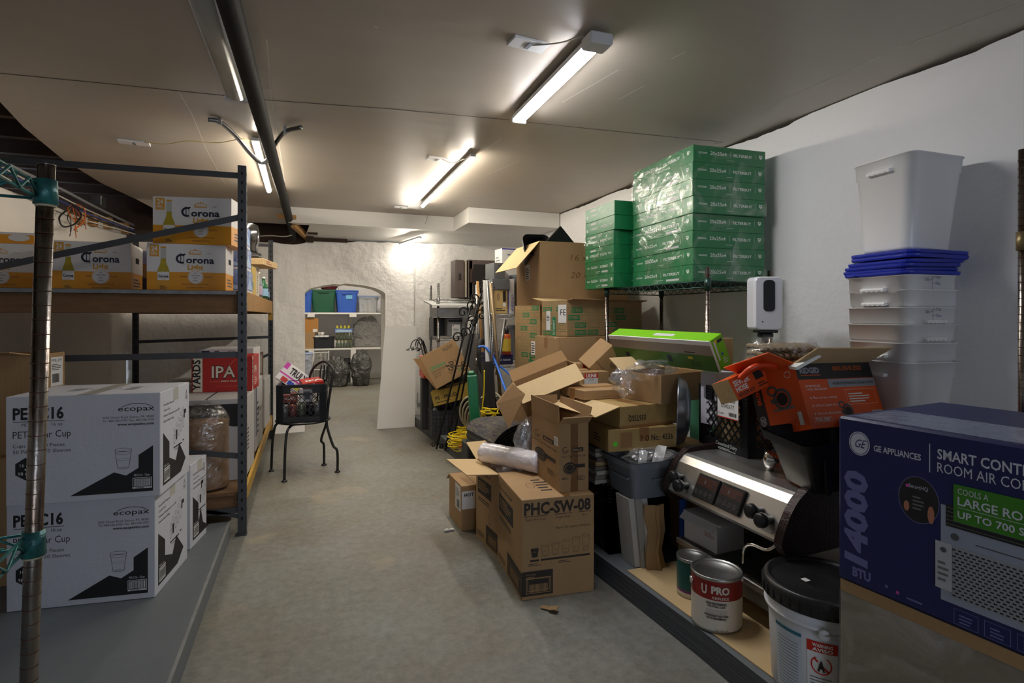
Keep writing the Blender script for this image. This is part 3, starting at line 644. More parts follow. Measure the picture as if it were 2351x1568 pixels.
def corona(mb_, L, H, F):
    F.rect(0, H*.4, L, H*.6, CORW); F.rect(0, 0, L, H*.4, CORO); F.k = 2
    F.rect(L*.035, H*.72, L*.115, H*.25, GOLD); 
    # bottle
    bx, bw = L*.205, L*.075
    F.k = 3; F.poly([(bx-bw, 0), (bx+bw, 0), (bx+bw, H*.42), (bx+bw*.45, H*.6), (bx+bw*.42, H*.9), (bx-bw*.42, H*.9), (bx-bw*.45, H*.6), (bx-bw, H*.42)], GLASSY)
    F.k = 4; F.poly([(bx-bw*.44, H*.68), (bx+bw*.44, H*.68), (bx+bw*.4, H*.9), (bx-bw*.4, H*.9)], GLASSL); F.rect(bx-bw*.45, H*.9, bw*.9, H*.035, GOLD)
    F.rect(bx-bw*.97, H*.22, bw*1.94, H*.18, CORW); F.rect(bx-bw*.97, 0.002, bw*1.94, H*.21, GOLD); F.k = 5; F.text('Corona', bx, H*.28, H*.055, NAVY, w=bw*1.7, al='c', bold=.04); F.text('Light', bx, H*.235, H*.03, GOLD, al='c'); F.fine(bx-bw*.6, H*.03, bw*1.2, H*.08, 3, NAVY)
    F.k = 4; F.text('24', L*.0925, H*.84, H*.1, CORW, al='c', bold=.03, w=L*.075); F.fine(L*.05, H*.74, L*.085, H*.08, 3, CORW)
    crown(F, L*.525, H*.785, L*.16, GOLD)
    blackletter(F, L*.36, H*.58, H*.17, L*.49)
    F.text('Light', L*.51, H*.455, H*.11, GOLD, w=L*.2, bold=.035)
    F.k = 5; F.ell(L*.61, H*.3, H*.15, H*.15, CORW); F.k = 6; F.ring(L*.61, H*.3, H*.14, H*.14, H*.008, GOLD)
    for i, s in enumerate(('LA', 'CERVEZA', 'MAS', 'FINA')): F.text(s, L*.61, H*(.37-.055*i), H*.03, NAVY, al='c')
    F.k = 4; F.text('IMPORTED', L*.42, H*.29, H*.03, NAVY, w=L*.09); F.text('99 CALORIES', L*.71, H*.29, H*.03, NAVY, w=L*.11)
    F.text('ORIGINAL TASTE WITH JUST 99 CALORIES', L*.61, H*.13, H*.027, NAVY, w=L*.34, al='c'); F.text('Imported Beer From Mexico', L*.61, H*.06, H*.03, NAVY, w=L*.23, al='c', shear=.3)
    F.fine(L*.76, H*.8, L*.08, H*.015, 1, NAVY)
def beer(label, loc, yaw, dims, mside=None):
    c = Carton('beer_carton', label, 'beer carton', loc, yaw, dims, mside or CORO, 'white and amber beer cartons on the rack', bev=.0015)
    L, Wd, H = dims
    for F, l in ((c.A, Wd), ): corona(c.mb, l, H, F)
    c.B.rect(0, H*.4, L, H*.6, CORW); c.B.k = 2; c.B.rect(L*.36, H*.62, L*.3, H*.12, SLOT); c.B.fine(L*.2, H*.1, L*.6, H*.2, 3, NAVY)
    c.T.rect(0, 0, L, Wd, CORW if mside is None else CORO); c.T.k = 2; c.T.rect(0, Wd*.0, L*.12, Wd, CORO); c.T.ell(L*.5, Wd*.5, L*.2, L*.25, CORW)
    return c.done()
# near corner is bottom right of the printed long front
def bx(pxc, pyb, z, pxl, yaw, dep, H, label, **k):
    D = FPX*(CAMZ-z)/(pyb-HY); p = W(pxc, pyb, D); LA = ext(pxc, D, yaw+PI/2, pxl); return p, LA
yb = math.radians(88.5)
zt = 1.336; Dc = 3.14
p = W(518, 669, Dc); LA = ext(518, Dc, yb+PI/2, 337); Hc = 105/FPX*Dc
beer('lower white and amber beer carton of the pair by the rack post', (p.x, p.y, zt), yb, (.28, LA, Hc))
yb2 = math.radians(79); Du = 3.12; p = W(531, 600, Du)
beer('white and amber beer carton stacked askew on the one by the rack post', (p.x, p.y, zt+Hc+.0008), yb2, (.27, ext(531, Du, yb2+PI/2, 351), .262))
Dm = 3.17; p = W(301, 667, Dm); ybm = math.radians(93)
beer('white and amber beer carton just right of the near wire shelf pole', (p.x, p.y, zt), ybm, (.3, min(.46, ext(301, Dm, ybm+PI/2, 118)), .275))
p = W(83, 667, 3.17)
beer('leftmost white and amber beer carton, under a flat amber carton', (p.x-.01, p.y, zt), math.radians(91), (.3, .38, .27))
c = Carton('beer_carton', 'flat amber carton top lying on the leftmost beer carton', 'beer carton', (p.x-.012, p.y+.01, zt+.2708), math.radians(91), (.28, .37, .065), CORO, 'white and amber beer cartons on the rack')
c.A.rect(0, .052, .43, .013, CORW); c.A.k = 2; c.A.ell(.3, .035, .05, .02, CORW); c.A.fine(.05, .01, .12, .03, 3, NAVY); c.done()
# behind them, blue cartons at the end of the deck
BLUE = mat('beer_blue', S(44, 74, 158), .4, var=.5, vscale=9, vcol=S(150, 175, 215)); BLUED = mat('beer_blue_dark', S(28, 36, 84), .45)
def plain(name, label, cat, loc, yaw, dims, m, group=None, deco=None, **k):
    c = Carton(name, label, cat, loc, yaw, dims, m, group, **k)
    if deco: deco(c)
    return c.done()
def blued(c):
    for F, l in ((c.A, c.Wd), (c.B, c.L)):
        F.rect(l*.04, c.H*.04, l*.9, c.H*.1, CORW); F.k = 2; F.poly([(l*.1, c.H*.2), (l*.5, c.H*.75), (l*.9, c.H*.3), (l*.9, c.H*.2)], mat('ice_print', S(170, 195, 225), .4)); F.text('24', l*.06, c.H*.78, c.H*.13, CORW, bold=.03); F.text('LIGHT', l*.35, c.H*.78, c.H*.13, CORW, bold=.03)
zz = zt
for i in range(3):
    plain('beer_carton', ['blue and white beer carton at the bottom of the blue stack behind the amber ones', 'blue and white beer carton in the middle of the blue stack behind the amber ones', 'blue and white beer carton on top of the blue stack behind the amber ones'][i], 'beer carton', (-.355-.008*i, 3.82+.01*i, zz), math.radians(88), (.27, .4, .145+.0*i), BLUE, 'blue beer cartons on the rack', blued); zz += .1465
plain('beer_carton', 'blue topped brown beer carton in the gap between the two lower amber cartons', 'beer carton', (-.92, 4.08, zt), math.radians(90), (.3, .36, .27), CARD, None, lambda c: (c.A.rect(0, .19, .36, .08, BLUE), c.A.rect(0, 0, .36, .1, BLUED)))
# things on the far end of the deck
def GR(c): c.B.rect(.02, .04, .05, .05, mat('teal_green', S(40, 110, 80), .5)); c.B.k = 1; c.A.text('P', .05, .05, .07, mat('teal_green', S(40, 110, 80), .5), bold=.05)
plain('carton', 'small yellow carton with a green print beside the far end of the blue stack', 'carton', (-.35, 4.12, zt), math.radians(88), (.2, .25, .2), mat('yellow_card', S(190, 160, 70), .6), None, GR)
plain('carton', 'cream carton with dark lettering standing at the far end of the rack deck', 'carton', (-.36, 4.5, zt), math.radians(85), (.16, .22, .235), mat('cream_card', S(215, 205, 180), .6), None, lambda c: (c.A.ell(.15, .2, .018, .018, mat('blue_dot', S(40, 80, 120), .5)), c.A.text('FILTERS', .12, .05, .02, INK, rot=PI/2), c.B.text('KITCHEN', .1, .03, .05, INK, rot=PI/2, w=.17)))
plain('carton', 'flat cardboard tray lettered CO. lying on the cream carton', 'carton', (-.3, 4.42, zt+.2358), math.radians(80), (.42, .3, .045), CARDL, None, lambda c: (c.A.text('& CO.', .12, .012, .022, INK, bold=.02), c.B.fine(.08, .008, .16, .03, 2, mat('red_print', S(150, 60, 50), .6))))
t = thing('coffee_urn', 'black and steel coffee urn on the far end of the rack, against the wall', 'urn', (-.44, 4.62, zt+.2818+.05)); b = MB(); b.lathe([(0, 0), (.085, 0), (.09, .02), (.085, .05), (.098, .09), (.1, .16), (.088, .215), (.05, .23), (0, .232)], mat('dark_steel', (.12, .12, .12), .16, .9), n=24); b.build('body', t)
b = MB(); b.lathe([(.0, -.05), (.11, -.05), (.11, 0), (.0, 0)], BLACKP, n=24); b.build('base', t)
def bottle(label, loc, h, r, col, lab=None, cap=None, group=None, name='bottle'):
    t = thing(name, label, 'bottle', loc, 0, group); b = MB()
    b.lathe([(0, 0), (r, 0), (r, h*.55), (r*.9, h*.65), (r*.36, h*.78), (r*.34, h*.93), (0, h*.93)], mat('bot_%s' % str(col), col, .15, trans=.5), n=14); b.build('body', t)
    b = MB(); b.lathe([(0, 0), (r*.42, 0), (r*.42, h*.08), (0, h*.08)], cap or WHITE, c=(0, 0, h*.92), n=12); b.build('cap', t)
    if lab: b = MB(); b.lathe([(r*1.02, h*.15), (r*1.02, h*.48)], lab, n=14); b.build('paper_label', t)
    return t
bottle('green cleaning bottle with a pale blue label on the end of the upper deck', (-.35, 5.15, zt), .19, .035, S(60, 140, 90), mat('lab_blue', S(150, 190, 220), .5))
bottle('clear bottle with white cap beside the green bottle on the end of the upper deck', (-.38, 5.0, zt), .22, .033, S(180, 190, 200), mat('lab_lilac', S(190, 170, 190), .5))
bottle('dark bottle standing farthest back on the end of the upper deck', (-.345, 5.3, zt), .15, .033, S(20, 26, 40), mat('lab_blue2', S(120, 150, 180), .5))
# ---- lower deck
zl = .236
plateC = mat('plate_carton', S(186, 184, 182), .6, bump=.06, scale=60)
def pl_front(c):
    F = c.A; l = c.Wd; H = c.H
    F.rect(0, H*.66, l, H*.28, INK); F.k = 2; F.poly([(l*.1, H*.5), (l*.1, H*.72), (l*.3, H*.8), (l*.42, H*.74), (l*.55, H*.78), (l*.9, H*.66), (l*.9, H*.5)], plateC)
    F.k = 3; F.ring(l*.32, H*.6, .05, .03, .003, GREYP); F.ring(l*.32, H*.6, .035, .02, .002, GREYP); F.fine(l*.02, H*.42, l*.2, H*.05, 2, INK); F.line([(0, H*.3), (l, H*.3)], .004, INK)
    c.B.rect(.02, H*.72, .06, .1, INK); c.B.fine(.1, H*.3, .1, H*.3, 6, INK, seed=4); c.B.k = 2; c.B.text('DAY', .05, H*.2, .05, INK, rot=PI/2)
dL = 3.5; p = W(592, 1100, dL); 
cc = Carton('carton', 'big worn white carton on the lower rack deck carrying the red beer carton', 'carton', (-.345, 3.6, zl), math.radians(88), (.42, .62, .475), plateC, None); pl_front(cc); cc.T.rect(0, .2, .42, .012, M_SEAM); cc.done()
def ipa(c):
    R = c.m; l = c.Wd; H = c.H; F = c.A; cream = mat('cream_ink', S(222, 212, 190), .5)
    F.rect(.008, .003, l*.155, H-.006, cream); F.k = 2; F.text('YARDS', l*.14, .012, l*.125, INK, rot=PI/2, w=H-.03, bold=.03)
    F.text('IPA', l*.325, H*.4, H*.34, INKB, w=l*.4, bold=.045); F.k = 3; F.text('IPA', l*.33, H*.41, H*.32, cream, w=l*.385, bold=.015)
    F.text('INDIA PALE ALE', l*.48, H*.28, H*.045, cream, w=l*.36, bold=.02); F.text('Our Signature', l*.29, H*.28, H*.05, mat('pale_red', S(220, 110, 90), .5), w=l*.17, shear=.3); F.text('LIMITED   TRADITION   BREWED', l*.4, H*.14, H*.03, mat('pale_red', S(220, 110, 90), .5), w=l*.4)
    F.line([(l*.55, H*.5), (l*.62, H*.75), (l*.72, H*.92)], .004, mat('pale_red', S(220, 110, 90), .5))
    F = c.B; l = c.L; F.rect(0, .003, l*.12, H-.006, cream); F.k = 2; F.text('YARDS', l*.1, .02, l*.09, INK, rot=PI/2, w=H-.04, bold=.03); F.text('IPA', l*.3, H*.5, H*.2, cream, bold=.03); F.fine(l*.3, H*.12, l*.4, H*.25, 4, cream)
REDC = mat('red_carton', S(176, 34, 24), .42, bump=.04, scale=50)
zI = zl+.476; Di = FPX*(CAMZ-zI)/(903-HY); p = W(588, 903, 3.72)
c = Carton('beer_carton', 'red beer carton lettered IPA on the lower level of the rack', 'beer carton', (-.335, 3.94, zI), math.radians(86), (.27, .35, .225), REDC, None); ipa(c); c.done()
plain('beer_carton', 'white carton marked 24 standing behind the red beer carton', 'beer carton', (-.36, 4.33, zI+.02), math.radians(86), (.3, .36, .235), CORW, None, lambda c: (c.A.rect(.03, .17, .05, .05, NAVY), c.A.text('24', .036, .183, .024, CORW, k=2, bold=.03), c.A.rect(.11, .18, .03, .04, GALV), c.A.ring(.22, .2, .03, .02, .004, INK), c.A.ell(.3, .21, .012, .016, GOLD)))
plain('carton', 'white carton farther back on the lower rack deck, under the white beer carton', 'carton', (-.345, 4.3, zl), math.radians(88), (.45, .6, .4945), plateC, None, lambda c: (c.B.rect(.02, .1, .05, .35, BLUED), c.B.fine(.1, .1, .1, .25, 6, INK)))
plain('carton', 'dark brown wine carton standing at the far end of the lower rack level', 'carton', (-.36, 4.83, zl), math.radians(86), (.22, .3, .66), mat('dark_carton', S(84, 62, 44), .7), None, lambda c: c.B.rect(.08, .5, .03, .14, CORW))
plain('carton', 'narrow white carton at the far end of the lower rack deck beside the chair', 'carton', (-.34, 5.15, zl), math.radians(87), (.4, .3, .42), plateC, None, lambda c: (c.B.ring(.1, .1, .03, .04, .004, INK), c.B.rect(.3, .05, .05, .2, GREYP)))
# stack of paper plates in a clear bag
t = thing('bagged_plates', 'tall column of brown paper goods in a clear plastic bag behind the rack post', 'bag', (-.53, 3.478, zl)); b = MB(); rn = []
# sits in front of the big carton, between the post and the platform cartons
prof = []
for i in range(60):
    z = .012+i*.0062; prof.append((.112+.002*(i % 2), z))
b.lathe([(0, .01)]+prof+[(0, .39)], mat('kraft_paper', S(140, 108, 80), .85, var=.12, vscale=18, stretch=(1, 1, 12)), n=26); b.build('paper_stack', t)
b = MB(); b.lathe([(.05, .004), (.118, .01), (.12, .1), (.117, .25), (.12, .385), (.1, .43), (.07, .465), (.035, .48), (.012, .485)], film('bag_film', base=.10, hi=.6, scale=14, milky=.3, body=(.55, .53, .5)), n=26); b.build('bag', t)
t.scale = (1, .85, 1)
# pale band round the bagged column is the rack's own brace in front
# green and dark odds at the far end of the lower deck
b = MB(); b.tube(spline([(-.36, 4.0, .5), (-.3, 4.02, .52), (-.27, 4.1, .49), (-.28, 4.2, .5)], 6), .012, BLACKP, 8)
bottle('green bottle lying low at the rack edge behind the chair seat', (-.36, 5.52, zl), .24, .035, S(50, 130, 50), None, BLACKP)
# ================================================================ bistro chair with crate
ch = thing('bistro_chair', 'black metal bistro chair holding a crate beside the rack', 'chair', (0, 0, 0))
SX, SY, SZ = -.0, 4.5, .41
def cl(*p): return Vector(p)
feet = [GZ(653, 1106, .0), GZ(775, 1084, .0), GZ(744, 1068, .0), GZ(623, 1082, .0)]
cxy = sum(feet, Vector())/4; SX, SY = cxy.x-.01, cxy.y
ch.location = (SX, SY, 0)
def L_(p): return Vector(p)-Vector((SX, SY, 0))
b = MB(); b.lathe([(0, SZ-.014), (.19, SZ-.014), (.2, SZ-.008), (.2, SZ), (0, SZ)], BLACKM, n=36); b.build('seat', ch)
for i, f in enumerate(feet):
    f = L_(f); d = f.normalized(); b = MB()
    if i in (0, 3): path = [Vector((d.x*.10, d.y*.10, SZ-.022)), Vector((d.x*.16, d.y*.16, SZ-.024)), Vector((f.x*.85, f.y*.85, SZ-.05)), Vector((f.x*.93, f.y*.93, SZ-.12)), Vector((f.x*.97, f.y*.97, .2)), Vector((f.x, f.y, .012))]
    else:
        a = Vector((.17, d.y*.15, SZ)); path = [Vector((a.x, a.y, SZ+.02)), Vector((a.x+.0, a.y, SZ-.06)), Vector((f.x*.86, f.y*.92, SZ-.2)), Vector((f.x*.99, f.y, .16)), Vector((f.x, f.y, .012))]
    b.tube(spline(path, 8), .0095, BLACKM, 10); b.lathe([(0, 0), (.021, 0), (.021, .006), (.012, .014), (0, .014)], BLACKM, c=(f.x, f.y, .0), n=14); b.build('leg', ch)
y0, y1_ = L_(feet[1]).y*.75, L_(feet[2]).y*.75
b = MB(); b.tube(spline([(.17, y0, SZ), (.18, y0, SZ+.12), (.2, y0*1.0, SZ+.26), (.215, y0*.8, SZ+.37), (.15, (y0+y1_)/2, SZ+.43), (.07, y1_*.85, SZ+.37), (.04, y1_, SZ+.26), (.05, y1_, SZ+.12), (.09, y1_, SZ)], 8), .0095, BLACKM, 10); b.build('back_hoop', ch)
for k in (.3, .5, .7):
    yy = y0+(y1_-y0)*k; o_ = -.12*k; b = MB(); b.tube(spline([(.17+o_*.6, yy, SZ-.01), (.185+o_, yy, SZ+.12), (.20+o_, yy, SZ+.26), (.215+o_, yy, SZ+.405)], 6), .006, BLACKM, 8); b.build('back_rod', ch)
def crate(name, label, loc, rot, w=.33, d=.33, h=.28, group=None, m=None, cell=5, tags=None, extra=None, inward=.0):
    m = m or BLACKP; t = thing(name, label, 'crate', loc, rot, group); b = MB(); T = .008
    b.box((0, 0, 0), (w, d, .006), m)
    for i in range(7): b.box((i*w/7+.01, .0, .006), (i*w/7+.02, d, .012), m)
    for (x, y) in ((0, 0), (w, 0), (0, d), (w, d)):
        sx = 1 if x == 0 else -1; sy = 1 if y == 0 else -1
        b.box((min(x, x+sx*.045), min(y, y+sy*T), 0), (max(x, x+sx*.045), max(y, y+sy*T), h), m); b.box((min(x, x+sx*T), min(y, y+sy*.045), 0), (max(x, x+sx*T), max(y, y+sy*.045), h), m)
        for k in range(9): b.box((min(x-sx*.004, x+sx*.05), min(y-sy*.004, y+sy*.05), h*.1+k*h*.1), (max(x-sx*.004, x+sx*.05), max(y-sy*.004, y+sy*.05), h*.1+k*h*.1+.004), m) if False else None
    def side(o, u, n, l):
        o = Vector(o); u = Vector(u); n = Vector(n); z = Vector((0, 0, 1))
        def seg(x0, z0, x1, z1, wd=.006, dp=.008): b.bar(o+u*x0+z*z0+n*-.004, o+u*x1+z*z1+n*-.004, dp, wd, m, up=n.cross((Vector((u.x*(x1-x0), u.y*(x1-x0), z1-z0))).normalized()) if True else (0, 0, 1))
        def rect(x0, z0, x1, z1, dp=.008):
            P = [o+u*x0+z*z0, o+u*x1+z*z1]; q = [P[0]-n*0, P[1]-n*dp]; lo = [min(q[0][i], q[1][i]) for i in range(3)]; hi = [max(q[0][i], q[1][i]) for i in range(3)]
            b.box(lo, hi, m)
        rect(0, 0, l, h*.16); rect(0, h*.78, l*.28, h*.93); rect(l*.72, h*.78, l, h*.93)
        for k in range(5): rect(-.003, h*(.8+.05*k), l+.003, h*(.8+.05*k)+.005, .012) if not (.8+.05*k > .79 and .8+.05*k < .93 and k < 3) else (rect(-.003, h*(.8+.05*k), l*.3, h*(.8+.05*k)+.005, .012), rect(l*.7, h*(.8+.05*k), l+.003, h*(.8+.05*k)+.005, .012))
        rect(0, h*.93, l, h, .01); rect(l*.28, h*.74, l*.72, h*.78)
        x0, x1, z0, z1 = l*.13, l*.87, h*.16, h*.74
        rect(0, h*.16, l*.14, h*.8); rect(l*.86, h*.16, l, h*.8)
        n_ = 6; st = (x1-x0)/n_
        hh = z1-z0; k = -n_
        while k < n_+1:                     # diamond lattice
            for sg in (1, -1):
                xa = x0+k*st if sg == 1 else x1-k*st; za = z0; xb = xa+sg*hh*.9; zb = z1
                # clip to the panel
                if sg == 1:
                    if xa < x0: za = z0+(x0-xa)/(hh*.9)*hh; xa = x0
                    if xb > x1: zb = z1-(xb-x1)/(hh*.9)*hh; xb = x1
                else:
                    if xa > x1: za = z0+(xa-x1)/(hh*.9)*hh; xa = x1
                    if xb < x0: zb = z1-(x0-xb)/(hh*.9)*hh; xb = x0
                if zb > za+.005: seg(xa, za, xb, zb, .0045, .006)
            k += 1
    side((0, 0, 0), (1, 0, 0), (0, -1, 0), w); side((0, d, 0), (1, 0, 0), (0, 1, 0), w); side((0, 0, 0), (0, 1, 0), (-1, 0, 0), d); side((w, 0, 0), (0, 1, 0), (1, 0, 0), d)
    if extra: extra(b, t, w, d, h)
    b.build('crate_body', t); return t
ccx, ccy = SX-.0, SY
crate('milk_crate', 'black milk crate full of drink boxes and cans on the bistro chair', (ccx-.185, ccy-.15, SZ+.001), (0, 0, math.radians(-4)), .345, .31, .275)
# contents
z0 = SZ+.02
TW = mat('seltzer_white', S(222, 220, 224), .45); PK = mat('seltzer_pink', S(200, 70, 170), .45)
c = Carton('drink_box', 'white and pink hard seltzer box sticking up out of the crate on the chair', 'drink box', W(631, 866, 4.3), 0, (.22, .10, .15), TW, None, tilt=(math.radians(-18), math.radians(36), math.radians(-14)))
F = c.B; F.rect(.0, .10, .035, .05, PK); F.rect(0, .055, .22, .012, PK, k=1); F.k = 2; F.text('TRULY', .06, .085, .05, INK, w=.14, bold=.04); F.text('HARD SELTZER', .1, .052, .009, PK, w=.12); F.rect(.04, .008, .05, .036, mat('berry_red', S(190, 60, 60), .5)); F.rect(.1, .008, .05, .034, mat('berry_blue', S(50, 70, 180), .5)); F.rect(.155, .008, .045, .03, mat('lime_y', S(200, 200, 70), .5)); F.rect(.205, .006, .03, .05, mat('dk_print', S(70, 50, 70), .5)); c.T.rect(.02, .02, .15, .08, PK); c.done()
c = Carton('drink_box', 'red flattened drink box lying on top of the crate on the chair', 'drink box', (ccx-.0, ccy-.11, SZ+.245), 0, (.15, .2, .035), REDC, None, tilt=(math.radians(4), math.radians(-6), math.radians(8))); c.T.text('IPA', .03, .05, .06, CORW, bold=.04); c.B.fine(.02, .008, .1, .02, 2, CORW); c.done()
r = random.Random(11)
CAN = [('silver can', (.25, .25, .25)), ('red and white can', S(150, 90, 84)), ('pale green can', S(110, 118, 96)), ('dark can', S(40, 40, 50)), ('white can', S(150, 150, 150))]
for i in range(10):
    nm, col = CAN[i % 5]; x = ccx-.13+.058*(i % 5); y = ccy-.11+(.075 if i >= 5 else 0); z = z0+r.choice((0, .0))
    b = MB(); b.lathe([(0, 0), (.024, 0), (.028, .006), (.028, .1), (.023, .112), (.021, .11), (0, .11)], mat('can%d' % (i % 5), col, .3, .5), n=16)
    tag(b.build('drink_can', loc=(x, y, z), rot=(0, 0, 0)), 'empty drink can in the bottom of the crate on the chair', 'can', 'empty cans in the crate on the chair')
plain('drink_box', 'white drink box with a grey panel standing in the crate on the chair', 'drink box', (ccx-.02, ccy-.06, z0+.115), .1, (.09, .12, .1), TW, None, lambda c: (c.B.rect(.02, .02, .05, .06, GREYP)))
plain('drink_box', 'red lettered can box lying slanted behind the crate lattice', 'drink box', (ccx-.14, ccy-.09, z0+.12), .1, (.1, .14, .06), mat('red_box_small', S(120, 56, 44), .5), None, lambda c: c.B.text('HARD', .01, .02, .02, CORW))
# ================================================================ near wire shelf pole
TEAL = mat('teal_epoxy', S(60, 140, 136), .35, .3, bump=.2, scale=60, var=.5, vscale=25, vcol=S(28, 66, 66))
POLE = mat('pole_chrome', (.42, .40, .38), .26, 1, bump=.1, scale=50, var=.5, vscale=12, vcol=(.16, .1, .06), stretch=(1, 1, .5))
RUSTY = mat('rust_ring', S(84, 46, 26), .8)
ws = thing('wire_shelving', 'green and chrome wire shelving unit close to the camera at the far left', 'shelving', (0, 0, 0))
pt = W(107, 380, .94); pb = W(66, 1568, .94); d = (pb-pt).normalized(); pbot = pt+d*((pt.z-.093)/-d.z)
b = MB(); b.tube([pt, pbot], .0125, POLE, 20); L = (pbot-pt).length; k = .09
while k < L: b.tube([pt+d*k, pt+d*(k+.0012)], .01285, RUSTY, 20); k += .0245
b.lathe([(0, -.001), (.0127, 0), (.0127, .002), (0, .002)], POLE, c=pt, n=20); b.build('post', ws)
pe = Vector((-.78, -.62, 0)).normalized(); pl = Vector((-.95, .31, 0)).normalized()
def collar(z, par):
    c0 = pt+d*((pt.z-z)/-d.z); b = MB(); b.tube([c0+Vector((0, 0, .02)), c0-Vector((0, 0, .022))], lambda i: .0175-.0015*(1-i), TEAL, 20); b.tube([c0-Vector((0, 0, .022)), c0-Vector((0, 0, .026))], .0145, mat('collar_sleeve', S(180, 170, 140), .5), 18)
    return c0, b
def wire(a, c, r=.003): return a, c, r
# shelf edges run from the collar back toward the camera and to the left
def shelf(z, nm):
    c0, b = collar(z, ws); b.build('collar', ws)
    e1 = RT*.415-FW*.91; e2 = -RT*.87-FW*.49; Ls = .5
    b = MB()
    for e, s in ((e1.normalized(), 1), (e2.normalized(), 1)):
        off = e.cross(Vector((0, 0, 1)))*.010
        b.tube([c0+Vector((0, 0, .012))+off, c0+e*Ls+Vector((0, 0, .012))+off], .0026, TEAL, 8); b.tube([c0-Vector((0, 0, .011))+off, c0+e*Ls-Vector((0, 0, .011))+off], .0026, TEAL, 8)
        pts = []; n = 13
        for i in range(n+1): pts.append(c0+e*(.012+i*Ls/n)+Vector((0, 0, .012 if i % 2 else -.011))+off*.7)
        b.tube(pts, .0024, TEAL, 8)
    for i in range(1, 9):
        a = c0+e1.normalized()*(i*.055)+e2.normalized()*.02+Vector((0, 0, .014)); b.tube([a, a+e2.normalized()*.5], .0018, TEAL, 6)
    b.build(nm, ws)
shelf(1.2-(440-HY)/FPX*.94, 'wire_shelf'); shelf(1.2-(1245-HY)/FPX*.94, 'wire_shelf')
for q in ((-.45, .02), (-.5, .45)):
    b = MB(); b.tube([(pt.x+q[0], pt.y+q[1], .09), (pt.x+q[0], pt.y+q[1], 1.4)], .0125, POLE, 16); b.build('post', ws)
# ================================================================ room beyond the arch
def tote(name, label, cx, yf, z, w, d, h, m, rim=None, cat='tote', group=None, lid=None, taper=.82):
    t = thing(name, label, cat, (cx, yf+d/2, z), 0, group); b = MB(); w0, d0 = w*taper, d*taper
    b.loft([rrect(w0, d0, .03, 0), rrect(w*.98, d*.98, .04, h*.94), rrect(w*1.05, d*1.05, .045, h*.94), rrect(w*1.05, d*1.05, .045, h)], m, cap1=False)
    b.loft([rrect(w*1.02, d*1.02, .045, h), rrect(w*.94, d*.94, .04, h*.9), rrect(w0*.97, d0*.97, .03, .01)], m, cap0=False)
    for k in (-.3, .3): b.box((k*w-.012, -d*.47, h*.05), (k*w+.012, -d*.42, h*.9), m, bev=.004)
    b.box((-w*.22, -d*.53-.02, h*.86), (w*.22, -d*.5, h*.9), m, bev=.004); b.build('tub', t)
    if lid: b = MB(); b.box((-w*.53, -d*.53, h), (w*.53, d*.53, h+.025), lid, bev=.01); b.build('lid', t)
    return t
YS = 10.2
sh = thing('built_in_shelves', 'white two-level built-in shelves against the wall beyond the arch', 'shelves', (.3, YS, 0))
for z in (1.25, .62):
    b = MB(); b.box((-1.75, 0, z-.03), (1.75, .65, z), M_TRIM, bev=.002); b.build('shelf', sh)
for x in (-.28, .42):
    for za, zb in ((.0, .59), (.62, 1.22)):
        b = MB(); b.box((x, .0 if za == 0 else .5, za), (x+.09, .05 if za == 0 else .62, zb), M_TRIM, bev=.002); b.build('upright', sh)
    b = MB(); b.box((x-.02, -.012, 1.17), (x+.1, .0, 1.25), M_TRIM, bev=.002); b.build('bracket', sh)
def xat(px, Y): return PY(px, 724, Y).x
BLUEP = mat('blue_plastic', S(50, 96, 190), .4); GREENP = mat('green_plastic', S(24, 88, 60), .45); CLEARP = film('clear_tub', base=.35, hi=.6, scale=4, milky=.6, body=(.5, .56, .66))
tote('tote', 'green plastic tote without a lid on the shelf seen through the arch', xat(743, YS), YS+.02, 1.251, .42, .4, .4, GREENP)
tt = tote('tote', 'blue plastic tote with a small sticker right of the green tote on the far shelf', xat(797, YS), YS+.02, 1.251, .38, .4, .37, BLUEP, lid=BLUEP)
b = MB(); b.box((-.02, -.204, .24), (.09, -.200, .31), mat('sticker_blue', S(110, 180, 220), .4)); b.build('sticker', tt)
tote('tote', 'blue plastic tote cut off by the left side of the arch on the far shelf', xat(696, YS), YS+.02, 1.251, .3, .4, .36, BLUEP, lid=BLUEP)
tt = tote('tote', 'clear storage tub full of stacked cups at the right end of the far top shelf', xat(845, YS), YS+.02, 1.251, .34, .36, .28, CLEARP, lid=mat('pale_blue_lid', S(150, 170, 210), .4), taper=.92)
CUPM = mat('cup_cream', S(225, 215, 190), .6)
for i in range(4):
    b = MB(); b.lathe([(.035, 0), (.04, .01)]*1+[(.036+.006*(k % 2), .012+.012*k) for k in range(18)], CUPM, n=12); tag(b.build('cup_stack', loc=(xat(845, YS)-.11+.075*i, YS+.1, 1.265)), 'stack of nested cups standing inside the clear tub on the far shelf', 'cups', 'cup stacks in the clear tub')
b = MB(); crumple(b, (0, 0, 0), (.14, .1, .05), mat('red_cloth', S(90, 26, 34), .8), .3, 3); tag(b.build('folded_cloth', loc=(xat(757, YS), YS+.22, 1.70)), 'dark red cloth heaped on the green tote', 'cloth')
plain('carton', 'plain white box leaning on the shelf wall between green and blue totes', 'carton', (xat(778, YS+.4), YS+.45, 1.252), 0, (.3, .12, .46), PAPER)
b = MB(); crumple(b, (0, 0, .15), (.12, .12, .16), mat('pale_bag', S(190, 190, 195), .5), .2, 5); tag(b.build('white_bag', loc=(xat(873, YS), YS+.2, 1.25)), 'white bag at the right end of the far top shelf', 'bag')
plain('carton', 'amber carton on top of another at the left of the middle far shelf', 'carton', (xat(690, YS), YS+.05, .62+.281), 0, (.29, .3, .25), mat('amber_card', S(176, 124, 62), .8), None, lambda c: (c.B.rect(.2, .01, .075, .05, PAPER)))
